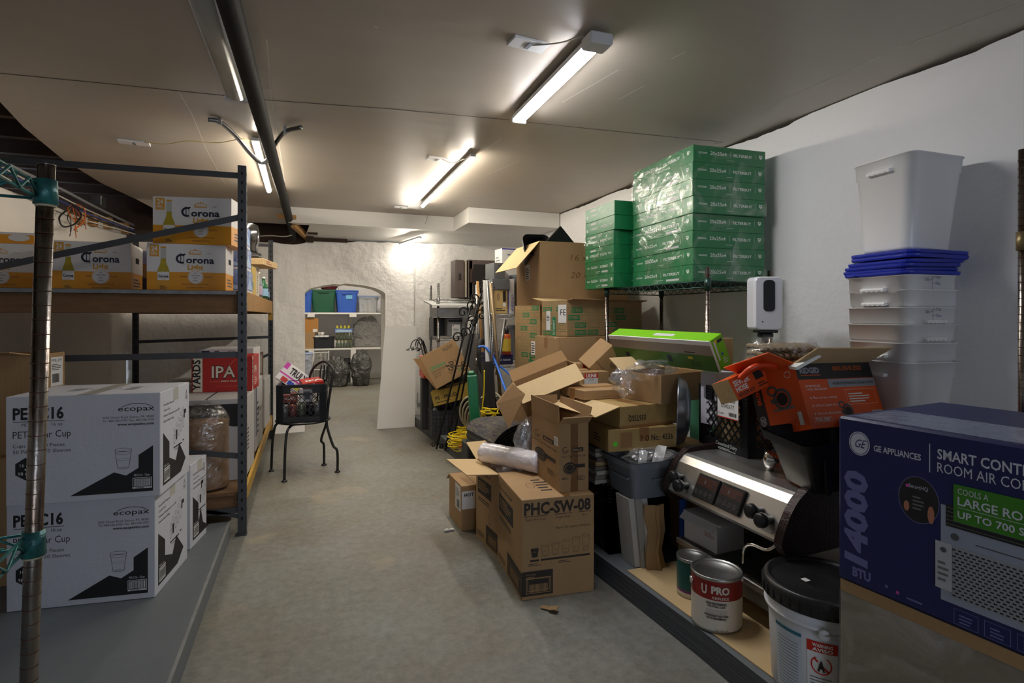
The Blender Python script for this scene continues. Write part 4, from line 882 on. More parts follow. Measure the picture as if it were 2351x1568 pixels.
plain('carton', 'brown carton with punched holes under the amber carton on the far shelf', 'carton', (xat(690, YS), YS+.05, .6205), 0, (.23, .3, .28), CARD, None, lambda c: [c.B.ell(.04+.05*(i % 4), .05+.06*(i//4), .004, .004, INK, n=8) for i in range(16)])
tote('black_bin', 'black plastic bin full of white cups on the middle far shelf', xat(744, YS), YS+.03, .6205, .36, .3, .2, BLACKP, cat='bin', taper=.96)
for i in range(7):
    b = MB(); b.lathe([(.0, 0), (.026, 0), (.04, .055), (.036, .055), (.024, .005), (0, .004)], WHITE, n=14)
    tag(b.build('mug', loc=(xat(744, YS)-.13+.045*i+(0 if i < 5 else -.17), YS+.12+.04*(i % 2), .62+.17+(.055 if i > 4 else 0))), 'white mug in the black bin on the far shelf', 'mug', 'white mugs in the black bin')
GLB = mat('bottle_green_glass', (.16, .19, .14), .1, trans=.4); CAPY = mat('cap_yellow', S(200, 190, 60), .4)
for lay in range(2):
    for i in range(5):
        b = MB(); b.lathe([(0, 0), (.026, 0), (.027, .07), (.012, .1), (.012, .118), (0, .118)], GLB, n=10); b.lathe([(0, 0), (.015, 0), (.015, .016), (0, .016)], CAPY, c=(0, 0, .118), n=10)
        tag(b.build('glass_bottle', loc=(xat(775, YS)+.058*i, YS+.08, .6205+.136*lay)), 'small yellow-capped bottle stacked on the middle far shelf', 'bottle', 'yellow-capped bottles on the far shelf')
plain('bottle_tray', 'blue and white tray lying across the yellow-capped bottles on the far shelf', 'tray', (xat(769, YS), YS+.03, .6205+.273), 0, (.3, .2, .07), BLUE, None, lambda c: (c.B.rect(.02, .01, .26, .04, mat('pale_blue_print', S(170, 195, 220), .5))))
for i in range(4):
    b = MB(); b.lathe([(0, 0), (.026, 0), (.024, .03), (.014, .04), (.014, .055), (0, .055)], CAPY, n=10); tag(b.build('capped_bottle', loc=(xat(775, YS)+.065*i, YS+.12, .6205+.344)), 'yellow bottle top standing on the blue tray on the far shelf', 'bottle', 'yellow tops on the blue tray')
def bag(label, c, rx, ry, rz, seed, m, name='plastic_bag', tilt=0):
    b = MB(); crumple(b, (0, 0, rz*.92), (rx, ry, rz), m, .34, seed, 18, 1.9); return tag(b.build(name, loc=c, rot=(0, tilt, 0)), label, 'bag')
SILV = mat('silver_wrap', (.36, .36, .35), .22, .85, bump=3.0, scale=16, stretch=(1, 1, 2.5)); DKBAG = mat('dark_film_bag', (.12, .12, .115), .16, .5, bump=3.0, scale=14)
b = MB()
crumple(b, (0, 0, 0), (.25, .06, .27), SILV, .16, 4, 20, 2.6); b.box((-.24, -.05, -.27), (.24, .06, -.1), SILV, bev=.02)
tag(b.build('wrapped_disc', loc=(xat(846, YS), YS+.22, .62+.28)), 'big round bundle wrapped in crinkled silver film on the middle far shelf', 'bundle')
bag('crinkled clear grey bag on the floor left of its pair, seen through the arch', (xat(779, 9.75), 9.75, .0), .17, .14, .27, 21, DKBAG, tilt=-.1)
bag('crinkled clear grey bag on the floor at the right, seen through the arch', (xat(829, 9.75), 9.75, .0), .16, .14, .30, 32, DKBAG)
tote('dark_bin', 'dark waste bin on the floor behind and between the two grey bags', xat(806, 10.3), 10.25, .0, .26, .26, .42, mat('dark_grey_plastic', (.05, .05, .055), .4), cat='bin')
t = thing('wire_basket', 'white wire basket on the floor at the left, seen through the arch', 'basket', (xat(716, 9.9), 9.9, 0)); b = MB()
for i in range(13): b.box((.0+i*.022-.002, 0, 0), (.0+i*.022+.002, .004, .58), M_TRIM)
for z in (.0, .28, .57): b.box((-.005, -.002, z), (.275, .006, z+.012), M_TRIM)
for i in range(5): b.box((.27, i*.06, 0), (.276, i*.06+.004, .58), M_TRIM)
b.box((.268, 0, .56), (.28, .27, .58), M_TRIM); b.box((.268, 0, 0), (.28, .27, .02), M_TRIM); b.build('wire_side', t)
b = MB(); crumple(b, (.13, .13, .27), (.12, .1, .26), mat('dull_cloth', S(110, 108, 100), .9), .2, 8); b.build('cloth_filling', t)
tote('clear_tub', 'tall clear tub with pale blue lid on the floor inside the arch', xat(703, 9.6), 9.6, 0, .2, .2, .56, CLEARP, cat='tub', lid=mat('pale_blue_lid', S(150, 170, 210), .4))
# ---- white board leaning by the arch
b = MB()
bl, br, tl, tr = PY(865, 978, 5.97), PY(952, 978, 5.97), PY(884, 748, 6.085), PY(955, 748, 6.085)
bl.z = br.z = .001; tl.z = tr.z = 1.085
tk = Vector((0, -.012, 0)); vs = [bl, br, tr, tl, bl+tk, br+tk, tr+tk, tl+tk]
b.add([v[:] for v in vs], [(0, 1, 2, 3), (7, 6, 5, 4), (0, 4, 5, 1), (1, 5, 6, 2), (2, 6, 7, 3), (3, 7, 4, 0)], M_TRIM)
for px, py in ((886, 857), (950, 858), (880, 972), (947, 975)):
    p = PY(px, py, 6.0); 
tag(b.build('white_board'), 'tapered white board leaning against the far wall right of the arch', 'board')
o = PY(966, 912, 6.115); t = thing('wall_outlet', 'white electrical outlet low on the far wall beside the platform', 'outlet', o)
b = MB(); b.box((-.04, -.03, -.06), (.04, .0, .06), LAMPW, bev=.004); b.box((-.035, -.034, -.052), (.035, -.03, .052), LAMPW, bev=.002); b.build('cover', t)
b = MB()
for z in (-.026, .022): b.lathe([(0, 0), (.015, 0), (.015, .002), (0, .002)], M_TRIM, n=14, M=Matrix.Translation((0, -.034, z))@Matrix.Rotation(PI/2, 4, 'X')); b.box((-.007, -.0368, z-.002), (-.004, -.036, z+.007), INK); b.box((.004, -.0368, z-.002), (.007, -.036, z+.007), INK)
b.build('socket', t)
b = MB(); b.box((.8, 6.09, .101), (1.1, 6.11, .75), M_TRIM); struct('trim_36', b)
# ================================================================ right side, far end: metal wire shelving with equipment
def wire_unit(name, label, corners, zs, H, m, r=.0125, pitch=.05, name_sh='wire_shelf', zpost=.101, mesh_m=None):
    """corners: near-left, near-right, far-right, far-left world xy"""
    c0 = Vector((corners[0][0], corners[0][1], 0)); t = thing(name, label, 'shelving', (c0.x, c0.y, zpost)); q = [Vector((x, y, 0))-c0 for x, y in corners]
    for p in q:
        b = MB(); b.tube([p, p+Vector((0, 0, H-zpost))], r, m, 12); k = .05
        while k < H-zpost-.02: b.tube([p+Vector((0, 0, k)), p+Vector((0, 0, k+.002))], r+.0006, RUSTY if m is POLE else INK, 12, caps=False); k += .025
        b.build('post', t)
    for z in zs:
        z = z-zpost; b = MB()
        for i in range(4):
            a, c = q[i], q[(i+1) % 4]; u = (c-a); Lx = u.length; e = u.normalized()
            b.tube([a+Vector((0, 0, z)), c+Vector((0, 0, z))], .0032, mesh_m or m, 6); b.tube([a+Vector((0, 0, z-.032)), c+Vector((0, 0, z-.032))], .0032, mesh_m or m, 6)
            n = max(4, int(Lx/.035)); b.tube([a+e*Lx*k/n+Vector((0, 0, z-(.0 if k % 2 else .032))) for k in range(n+1)], .0024, mesh_m or m, 5)
            b.tube([a+Vector((0, 0, z-.045)), a+Vector((0, 0, z+.012))], r+.005, mesh_m or m, 12)
        n = max(6, int((q[1]-q[0]).length/.028)) 
        ln = (q[3]-q[0]); wd = (q[1]-q[0])
        n = int(max(ln.length, wd.length)/.03); A, Bv = (ln, wd) if ln.length > wd.length else (wd, ln)
        for k in range(1, n): b.tube([q[0]+A*k/n+Vector((0, 0, z+.003)), q[0]+A*k/n+Bv+Vector((0, 0, z+.003))], .0016, mesh_m or m, 4, caps=False)
        b.build(name_sh, t)
    return t
ZSH = 1.372
TEALD = mat('shelf_epoxy_dark', S(52, 92, 84), .35, .5, bump=.1, scale=60, var=.5, vscale=30, vcol=S(40, 34, 26))
u = wire_unit('wire_shelving', 'green wire shelving unit against the right wall carrying the green filter boxes', [(1.865, 2.24), (2.325, 2.30), (2.325, 3.27), (1.85, 3.2)], [ZSH], 1.44, POLE, mesh_m=TEALD)
uf = wire_unit('wire_shelving', 'wire shelving unit against the far wall with the brown hot box on top', [(1.0, 5.42), (1.5, 5.42), (1.5, 5.95), (1.0, 5.95)], [], 1.4, GREYM) if False else None
# far unit: front-left post px 1005, back-left post px 988
CH2 = mat('shelf_chrome_dull', (.34, .34, .33), .3, .9, bump=.05, scale=60)
P1, P2 = PY(1006, 800, 5.2), PY(989, 800, 5.62)
wire_unit('wire_shelving', 'dull chrome wire shelving at the far end holding metal equipment', [(P1.x, 5.2), (1.62, 5.2), (1.62, 5.62), (P2.x, 5.62)], [1.2+(724-686)/FPX*5.2, 1.2-(775-724)/FPX*5.2, .3], 1.2+(724-650)/FPX*5.25, CH2)
P3 = PY(1131, 720, 4.3)
wire_unit('wire_shelving', 'chrome wire shelving behind the big brown cartons, at their left', [(P3.x, 4.3), (1.95, 4.3), (1.95, 4.75), (P3.x, 4.75)], [1.2+(724-722)/FPX*4.35, .805], 1.2+(724-645)/FPX*4.4, CH2)
# insulated hot box (two-part brown equipment on top)
z5 = 1.2+(724-684)/FPX*5.2+.005
BRN = mat('brown_hot_box', S(92, 80, 74), .6, bump=.1, scale=30, var=.25, vscale=6)
a = PY(1085, 680, 5.3); t = thing('hot_box', 'brown insulated food carrier with its door ajar on top of the far wire shelving', 'food carrier', (a.x-.06, 5.25, z5))
b = MB(); w0 = .52; b.box((0, 0, 0), (w0, .04, .38), BRN, bev=.012); b.box((0, .0, 0), (.05, .38, .38), BRN, bev=.008); b.box((w0-.05, 0, 0), (w0, .38, .38), BRN, bev=.008); b.box((0, .02, .34), (w0, .38, .38), BRN, bev=.008); b.box((0, .02, 0), (w0, .38, .04), BRN, bev=.008)
b.box((.055, -.006, .06), (w0-.03, .0, .335), mat('cavity_dark', (.012, .009, .008), .8)); b.build('cabinet', t)
b = MB(); b.box((.015, -.03, .15), (.04, -.004, .29), mat('handle_brown', S(60, 44, 38), .4), bev=.008); b.build('handle', t)
b = MB(); M = Matrix.Rotation(math.radians(4), 4, 'Z'); b.box((-.13, -.0, 0), (-.035, .16, .375), BRN, bev=.01, M=M); b.box((-.095, -.006, .18), (-.075, .0, .24), INK, M=M); b.box((-.03, 0.0, .01), (-.015, .12, .365), mat('gasket', S(170, 160, 140), .6), M=M); b.build('door', t)
# steel hotel pans and till units on lower shelf of the far unit
zz = 1.2-(775-724)/FPX*5.2+.006
t = thing('steel_pan', 'long dull steel cabinet body with round knockouts on the far wire shelving', 'steel box', (P1.x-.02, 5.14, zz+.185)); b = MB(); b.box((0, 0, 0), (.5, .36, .09), GALV, bev=.003); F = Frame(b, (0, 0, 0), (1, 0, 0), (0, 0, 1), (0, -1, 0)); F.ring(.27, .045, .025, .025, .002, STEELD); F.ring(.36, .045, .025, .025, .002, STEELD); b.build('pan_body', t)
t = thing('paper_stack', 'stack of white ruled sheets lying on the long steel box', 'papers', (P1.x-.08, 5.1, zz+.29)); b = MB(); b.box((0, 0, 0), (.42, .4, .012), PAPER); F = Frame(b, (0, 0, .012), (1, 0, 0), (0, 1, 0), (0, 0, 1)); [F.rect(.02+.02*i, .02, .002, .36, GREYP) for i in range(20)]; b.build('sheets', t, rot=(math.radians(7), 0, 0))
t = thing('switch_box', 'grey metal electrical box with white notice on the far wire shelving', 'metal box', (P1.x+.09, 5.2, zz)); b = MB(); b.box((0, 0, 0), (.16, .14, .18), GREYM, bev=.004); b.box((0.01, -.004, .14), (.15, 0, .16), INK); b.box((.14, -.02, .1), (.155, 0, .16), INK, bev=.003); b.build('box_body', t)
b = MB(); b.box((.045, -.004, .005), (.125, -.001, .115), PAPER); F = Frame(b, (.045, -.0045, .005), (1, 0, 0), (0, 0, 1), (0, -1, 0)); F.fine(.01, .01, .06, .07, 6, GREYP); F.ell(.012, .1, .006, .006, REDC, n=10); b.build('notice', t, )
t = thing('metal_cabinet', 'open dark grey metal housing beside the switch box on the far shelving', 'metal box', (P1.x-.01, 5.36, zz)); b = MB(); b.box((0, 0, 0), (.5, .22, .18), mat('dark_housing', (.03, .03, .032), .4, .5), bev=.004); b.build('housing', t)
t = thing('cash_drawer', 'grey metal appliance with a white plate standing in front of the far shelving', 'appliance', (PY(1071, 800, 4.98).x, 4.98, .101)); b = MB(); b.box((0, 0, 0), (.24, .16, 1.09), GREYM, bev=.004); b.build('case', t); b = MB(); b.box((0.01, -.004, .93), (.12, -.0005, 1.10), PAPER, bev=.001); b.build('white_plate', t)
F = None
# red crate and hooks left of the far shelving
a = PY(975, 835, 5.2); crate_red = thing('red_crate', 'orange-red plastic crate wedged behind the tilted brown carton', 'crate', (a.x-.04, 5.05, .62)); b = MB(); RDO = mat('orange_red_plastic', S(214, 64, 30), .4)
b.box((0, 0, 0), (.24, .2, .2), RDO, bev=.004)
for k in range(8): b.box((-.004, -.004, .02+k*.023), (.244, .204, .028+k*.023), RDO, bev=.001)
b.build('crate_body', crate_red)
b = MB(); b.box((a.x+.04, 5.08, .101), (a.x+.18, 5.22, .618), mat('dark_tub', (.03, .03, .03), .6), bev=.01); tag(b.build('dark_box'), 'dark box on the platform under the orange-red crate', 'box')
for i, (dx, dy) in enumerate(((0, 0), (14, -4), (20, -2), (30, 2))):
    t = thing('lamp_gooseneck', 'black gooseneck lamp arm drooping to the left over the orange-red crate', 'lamp', (0, 0, 0), 0, 'black gooseneck arms over the orange-red crate')
    b = MB(); pts = [PY(973+dx*.1, 842, 5.06), PY(972+dx*.3, 815, 5.04), PY(960+dx*.4, 782+dy, 5.0), PY(947+dx*.7, 785+dy, 4.97), PY(941+dx*.8, 803+dy, 4.95)]
    b.tube(spline(pts, 8), .005, BLACKM, 8); arm = b.build('arm', t); e = pts[-1]; b = MB(); b.lathe([(.006, .02), (.012, .012), (.035, 0), (.037, -.004), (.0, -.002)], mat('lamp_shade_metal', (.16, .16, .15), .35, .8), c=e[:], n=20); b.build('shade', arm)
# ================================================================ tilted carton, baskets, rods, cords
def tiltbox(name, label, cat, C, R, dims, m, deco=None, group=None, open_=False, flaps=()):
    """C centre, R 3x3 columns (x,y,z axes)"""
    L, Wd, H = dims; M = Matrix((R[0], R[1], R[2])).transposed().to_4x4()
    c = Carton(name, label, cat, (0, 0, 0), 0, dims, m, group, open_=open_); c.root.matrix_world = Matrix.Translation(C)@M@Matrix.Translation((-L/2, -Wd/2, -H/2)); 
    loc, rt, sc = c.root.matrix_world.decompose(); c.root.location = loc; c.root.rotation_euler = rt.to_euler()
    for f in flaps: c.flap(*f)
    if deco: deco(c)
    return c.done()
def basis(xd, zd):
    x = Vector(xd).normalized(); z = Vector(zd); z = (z-x*x.dot(z)).normalized(); y = z.cross(x); return x, y, z
def P12(c):
    F = c.B; H = c.H; L = c.L; gi = mat('teal_ink', S(60, 150, 100), .7)
    F.text('12PS-Bottom', L*.1, H*.5, .034, gi, w=L*.42, bold=.02, rot=0); F.text('120 White Medium Paper Bag', L*.1, H*.42, .016, INKB, w=L*.42); F.text('Common', L*.1, H*.35, .015, INKB); F.text('250 pcs', L*.1, H*.28, .015, INKB)
    F.text('WILSONS*', L*.6, H*.82, .034, INKB, w=L*.3); F.line([(L*.5, H*.2), (L*.52, H*.42), (L*.78, H*.48), (L*.76, H*.24), (L*.5, H*.2)], .003, INKB); F.text('P6', L*.72, H*.12, .03, gi)
# centre seen at ~ (1022, 833); front faces the camera, rotated about the view axis
Cc = W(1022, 836, 4.95); x, y, z = basis(RT*math.cos(math.radians(28))+Vector((0, 0, 1))*math.sin(math.radians(28))+FW*.12, Vector((0, 0, 1))*math.cos(math.radians(28))-RT*math.sin(math.radians(28)))
tiltbox('carton', 'brown carton with green lettering tipped up on its corner, its flap hanging open', 'carton', Cc+y*.15, (x, y, z), (.35, .26, .323), CARD, P12)
b = MB(); vsx = [Cc-x*.168-z*.157+y*.02, Cc-x*.168+z*.155+y*.02, Cc-x*.31+z*.135-y*.0, Cc-x*.27-z*.13]
q = None
fl = [W(966, 823, 4.92), W(1000, 893, 4.94), W(975, 862, 4.86), W(949, 824, 4.82)]
b.add([v[:] for v in fl]+[(v+FW*.004)[:] for v in fl], [(0, 1, 2, 3), (7, 6, 5, 4), (0, 4, 5, 1), (1, 5, 6, 2), (2, 6, 7, 3), (3, 7, 4, 0)], CARDIN); tag(b.build('cardboard_flap'), 'torn cardboard flap hanging at the left of the tipped-up brown carton', 'cardboard')
# yellow lettered carton under it
Cy = W(1040, 905, 5.02); x, y, z = basis(RT*math.cos(math.radians(14))+Vector((0, 0, 1))*math.sin(math.radians(14)), Vector((0, 0, 1)))
tiltbox('carton', 'yellowish carton lettered PP under the tipped-up brown carton', 'carton', Cy+y*.14, (x, y, z), (.39, .28, .135), mat('yellow_carton', S(176, 146, 62), .75, var=.15), lambda c: (c.B.text('PS - PP LID', .03, .05, .03, INKB, w=.2, bold=.03), c.B.fine(.03, .02, .2, .015, 1, INKB)))
b = MB(); b.box((0, 0, 0), (.4, .1, .5), mat('dark_tub', (.03, .03, .03), .6), bev=.01); tag(b.build('dark_box', loc=(1.03, 5.27, .101)), 'dark box behind the woven basket supporting the yellowish carton', 'box')
# woven basket
WEAVE = mat('woven_black', (.035, .035, .042), .5, bump=.1, scale=40)
a = GZ(992, 1000, .101); t = thing('woven_basket', 'black woven basket full of purple and clear bottles on the platform edge', 'basket', (a.x+.0, a.y, .101), math.radians(-3)); b = MB(); wB, dB, hB = .34, .26, .22
b.box((0, 0, 0), (wB, dB, .006), WEAVE)
for i in range(9):
    for j in range(6):
        o = .003 if (i+j) % 2 else 0
        b.box((i*wB/9+.001, -o, j*hB/6+.001), ((i+1)*wB/9-.001, .006, (j+1)*hB/6-.001), WEAVE, bev=.001)
        if i < 7: b.box((-o, i*dB/7+.001, j*hB/6+.001), (.006, (i+1)*dB/7-.001, (j+1)*hB/6-.001), WEAVE, bev=.001); b.box((wB-.006, i*dB/7+.001, j*hB/6+.001), (wB+o, (i+1)*dB/7-.001, (j+1)*hB/6-.001), WEAVE)
b.box((0, dB-.006, 0), (wB, dB, hB), WEAVE); b.box((-.004, -.004, hB-.006), (wB+.004, .01, hB+.004), WEAVE); b.box((-.004, -.004, hB-.006), (.01, dB, hB+.004), WEAVE); b.build('basket_body', t)
r = random.Random(5); PURP = mat('purple_cap', S(90, 50, 150), .4); CLB = mat('clear_bottle', (.35, .37, .4), .12, trans=.4); 
for i in range(7):
    t = thing('spray_bottle', ['clear bottle with purple cap lying in the woven basket', 'grey plastic bottle poking out of the woven basket'][i % 2], 'bottle', (a.x+.06+.042*i, a.y+.06+.05*(i % 3), .101+.13+.02*(i % 2)), (r.uniform(-.7, .7), r.uniform(-.8, .8), r.uniform(0, 3)), ['purple-capped bottles in the woven basket', 'grey bottles in the woven basket'][i % 2])
    b = MB(); b.lathe([(0, 0), (.028, 0), (.03, .08), (.024, .11), (.012, .125), (.012, .14), (0, .14)], CLB if i % 2 == 0 else GREYP, n=14); b.build('body', t); b = MB(); b.lathe([(0, 0), (.016, 0), (.014, .03), (0, .03)], PURP if i % 2 == 0 else GREYM, c=(0, 0, .138), n=12); b.build('cap', t)
# scrolled iron rods leaning
IRON = mat('wrought_iron', (.012, .012, .013), .35, .4)
def rod(label, a, bq, scr=1, seed=0):
    t = thing('iron_rod', label, 'iron rod', a, 0, 'scrolled black iron rods leaning on the far shelving'); a = Vector(a); bq = Vector(bq); d = (bq-a); L = d.length; e = d.normalized(); s_ = (RT-e*RT.dot(e)).normalized()
    b = MB(); b.tube([Vector((0, 0, 0)), d], .0085, IRON, 8); shf = b.build('shaft', t)
    def spiral(o, sg, sc, st=0):
        pts = []
        for k in range(22): aa = k*.36; rr = .045*sc*(1-k/26); pts.append(o+s_*(sg*(.05*sc-rr*math.cos(aa)))+e*(rr*math.sin(aa)*1.2))
        return pts
    for q, sg in ((.0, 1), (.0, -1)):
        b = MB(); b.tube(spiral(e*.03, sg, .6), .005, IRON, 6); b.build('foot_scroll', shf)
    for fr, sg in ((.97, -1), (.93, 1), (.8, -1)):
        b = MB(); b.tube(spiral(e*(L*fr-.02), sg, 1.0), .006, IRON, 6); b.build('scroll', shf)
    b = MB(); b.tube(spline([d, d+e*.05+s_*.015, d+e*.1-s_*.005, d+e*.14+s_*.01], 6), .005, IRON, 6); b.build('finial', shf)
rod('leftmost scrolled black iron rod leaning against the far shelving', GZ(1002, 1030, .02), W(1080, 705, 4.6))
rod('middle scrolled black iron rod leaning against the far shelving', GZ(1022, 1034, .02), W(1098, 690, 4.6))
rod('rightmost scrolled black iron rod leaning against the far shelving', GZ(1041, 1012, .101), W(1104, 674, 4.62))
t = thing('iron_bracket', 'small black iron scroll bracket across the leaning rods', 'bracket', W(1050, 840, 4.66)); b = MB()
for sx in (-1, 1):
    for sz in (-1, 1):
        pts = [RT*(sx*(.05+.022*math.cos(k*.45)*(1-k/20)))+Vector((0, 0, sz*(.02+.02*math.sin(k*.45)*(1-k/20)))) for k in range(14)]; b.tube(pts, .004, IRON, 6)
b.tube([RT*-.1, RT*.1], .005, IRON, 6); b.build('scrollwork', t)
# wooden pole, copper and grey pipes
def stick(name, label, cat, a, c, r, m, n=10): b = MB(); b.tube([a, c], r, m, n); return tag(b.build(name), label, cat)
stick('wooden_pole', 'wooden broom pole leaning behind the iron rods', 'pole', GZ(1122, 985, .105), W(1096, 646, 4.9), .013, WOOD)
stick('metal_pipe', 'grey galvanised pipe leaning beside the white plank', 'pipe', W(1137, 950, 4.0), W(1119, 645, 4.25), .010, GALV)
stick('metal_pipe', 'brownish conduit leaning second from the white plank', 'pipe', W(1150, 930, 4.05), W(1127, 650, 4.22), .013, mat('old_brass', S(140, 120, 90), .5, .5))
stick('metal_pipe', 'grey pipe leaning the other way under the chrome shelving', 'pipe', W(1140, 860, 4.1), W(1160, 735, 4.28), .012, GALV)
b = MB(); a, c = W(1124, 880, 4.15), W(1116, 644, 4.3); b.bar(a, c, .05, .012, M_TRIM); tag(b.build('white_plank'), 'white plank standing upright among the leaning pipes', 'plank')
b = MB(); b.bar(W(1125, 1000, 4.0), W(1118, 830, 4.05), .07, .05, mat('black_case', (.02, .02, .022), .5)); tag(b.build('black_case'), 'tall narrow black case behind the green metal case', 'case')
# green tall case, black case behind
GRN = mat('green_enamel', S(34, 122, 78), .35, bump=.05, scale=30)
b = MB(); a = W(1093, 985, 4.0); M = Matrix.Rotation(YAW*-.6, 4, 'Z')@Matrix.Rotation(math.radians(-3.5), 4, 'Y')
b.box((-.035, -.03, 0), (.035, .05, .47), GRN, bev=.006, M=M); b.box((-.03, -.02, .47), (.02, .04, .5), GRN, bev=.01, M=M)
tag(b.build('green_case', loc=(a.x, a.y, .1+.2)), 'tall narrow green metal case standing among the hoses', 'case')
b = MB(); b.box((-.09, -.1, .101), (.12, .08, .298), mat('dark_tub', (.03, .03, .03), .6), bev=.01); tag(b.build('dark_box', loc=(a.x, a.y, 0)), 'dark toolbox under the green metal case', 'box')
# wheel
t = thing('spare_wheel', 'small rubber wheel hanging behind the green case', 'wheel', W(1110, 820, 4.35), (PI/2-.1, 0, math.radians(40))); b = MB()
b.tube([(.085*math.cos(2*PI*i/28), .085*math.sin(2*PI*i/28), 0) for i in range(28)], .018, mat('rubber', (.02, .02, .02), .7), 10, closed=True); b.build('tyre', t)
b = MB(); b.tube([(.068*math.cos(2*PI*i/28), .068*math.sin(2*PI*i/28), 0) for i in range(28)], .006, GALV, 6, closed=True); b.tube([(-.068, 0, 0), (.068, 0, 0)], .004, GALV); b.build('rim', t); t.scale = (.8, 1.5, 1)
# hoses and cords
BLH = mat('blue_hose', S(42, 110, 214), .35)
cable('blue_hose', 'bright blue hose looping down from the wheel to the open cardboard box', [W(1098, 797, 4.2), W(1112, 796, 4.2), W(1128, 812, 4.15), W(1143, 845, 4.05), W(1155, 880, 3.9), W(1165, 905, 3.7)], .009, BLH, 'hose', 8, 10)
cable('blue_hose', 'bright blue hose running behind the first toward the right', [W(1119, 833, 4.25), W(1138, 836, 4.2), W(1160, 850, 4.1), W(1180, 870, 3.95)], .008, BLH, 'hose', 8, 10)
IVH = mat('ivory_hose', S(205, 192, 160), .5)
for k in range(4):
    cx_, cy_ = 1078+4*k, 945+6*k; pts = [W(cx_+ (22-2*k)*math.cos(2*PI*i/14+.4*k), cy_+(34-3*k)*math.sin(2*PI*i/14+.4*k), 4.25+.01*k+.04*math.sin(2*PI*i/14)) for i in range(14)]
    b = MB(); b.tube(spline(pts, 4, closed=True), .007, IVH, 8, closed=True); tag(b.build('hose_coil'), 'loop of ivory hose coiled left of the green case', 'hose', 'ivory hose loops by the green case')
cable('ivory_hose', 'ivory hose arching out from behind the green case to the right', [W(1105, 915, 4.1), W(1120, 900, 4.1), W(1140, 904, 4.05), W(1155, 920, 3.95)], .008, IVH, 'hose', 8, 8)
YLC = mat('yellow_cord', S(236, 206, 20), .45)
r = random.Random(2)
def cordcoil(label, c, rx, ry, n, hgt, seed, group):
    r = random.Random(seed); pts = []
    for i in range(n*12):
        a = 2*PI*i/12; k = 1-.35*r.random(); pts.append(c+RT*(rx*math.cos(a)*k+.01*math.sin(i*.37))+FW*(ry*math.sin(a)*k)+Vector((0, 0, .008+hgt*(i/(n*12))+.018*abs(math.sin(a*.5+i*.11)))))
    b = MB(); b.tube(spline(pts, 3), .0045, YLC, 6); return tag(b.build('extension_cord'), label, 'cord', group)
cordcoil('yellow extension cord tangled on the platform edge beside the mats', GZ(1056, 1034, .101), .095, .12, 13, .12, 4, None)
cordcoil('yellow extension cord heaped on the platform behind the other yellow coil', GZ(1062, 998, .101), .06, .08, 7, .06, 9, None)
cable('extension_cord', 'yellow cord hanging straight down beside the green case', [W(1112, 850, 3.98), W(1111, 900, 3.97), W(1108, 930, 3.97), W(1106, 965, 3.97)], .005, YLC, 'cord')
cordcoil('yellow cord bundle on the pile right of the green case', W(1125, 962, 3.9), .06, .06, 5, .06, 12, None)
cable('extension_cord', 'orange cord end wound through the yellow cord on the floor', [GZ(1056, 1026, .18), GZ(1068, 1014, .2), GZ(1076, 1024, .19), GZ(1064, 1032, .17)], .007, mat('orange_cord', S(214, 90, 30), .5))
# dark clutter mass: black jugs with yellow cap
t = thing('oil_jug', 'black plastic jug with a yellow cap inside the pile by the open box', 'jug', W(1172, 938, 4.0)-Vector((0, 0, .07))); b = MB(); b.loft([rrect(.16, .1, .03, 0), rrect(.17, .11, .035, .02), rrect(.17, .11, .035, .1), rrect(.1, .08, .03, .14), rrect(.05, .05, .02, .155)], BLACKP, smooth=True); b.build('jug_body', t); b = MB(); b.lathe([(0, 0), (.02, 0), (.02, .02), (0, .02)], mat('cap_amber', S(220, 160, 20), .4), c=(0, 0, .155), n=14); b.build('cap', t)
t = thing('oil_jug', 'black plastic jug with blue spout behind the yellow-capped one', 'jug', W(1150, 936, 4.1)-Vector((0, 0, .07))); b = MB(); b.loft([rrect(.14, .1, .03, 0), rrect(.15, .11, .035, .12), rrect(.06, .05, .02, .15)], BLACKP, smooth=True); b.build('jug_body', t); b = MB(); b.lathe([(0, 0), (.012, 0), (.008, .03), (0, .03)], BLUEP, c=(0, 0, .15), n=12); b.build('spout', t)
# fire extinguisher-like orange canister, navy box on shelves, grey bin
t = thing('canister', 'orange and yellow canister with black top on the wire shelving behind the hoses', 'canister', W(1163, 812, 4.36)); b = MB(); b.lathe([(0, 0), (.034, 0), (.034, .14), (.028, .155), (0, .155)], mat('orange_label', S(206, 96, 40), .5), n=18); b.lathe([(.0345, .02), (.0345, .12)], mat('yellow_label', S(210, 180, 60), .5), n=18); b.build('body', t); b = MB(); b.lathe([(0, 0), (.016, 0), (.02, .03), (.01, .06), (0, .06)], BLACKP, c=(0, 0, .155), n=14); b.build('cap', t)
plain('carton', 'navy and pink sweets box under the orange canister', 'carton', W(1131, 838, 4.33), -YAW*0, (.17, .3, .085), mat('navy_box', S(26, 30, 78), .5), None, lambda c: (c.B.rect(0, .078, .17, .007, PK), c.B.text('moist nature', .02, .03, .02, WHITE, w=.13)))
t = tote('grey_bin', 'tall grey plastic bin behind the green patterned upright carton', PY(1180, 800, 4.5).x+.08, 4.42, .812, .2, .2, .30, GREYP, cat='bin', taper=.75)
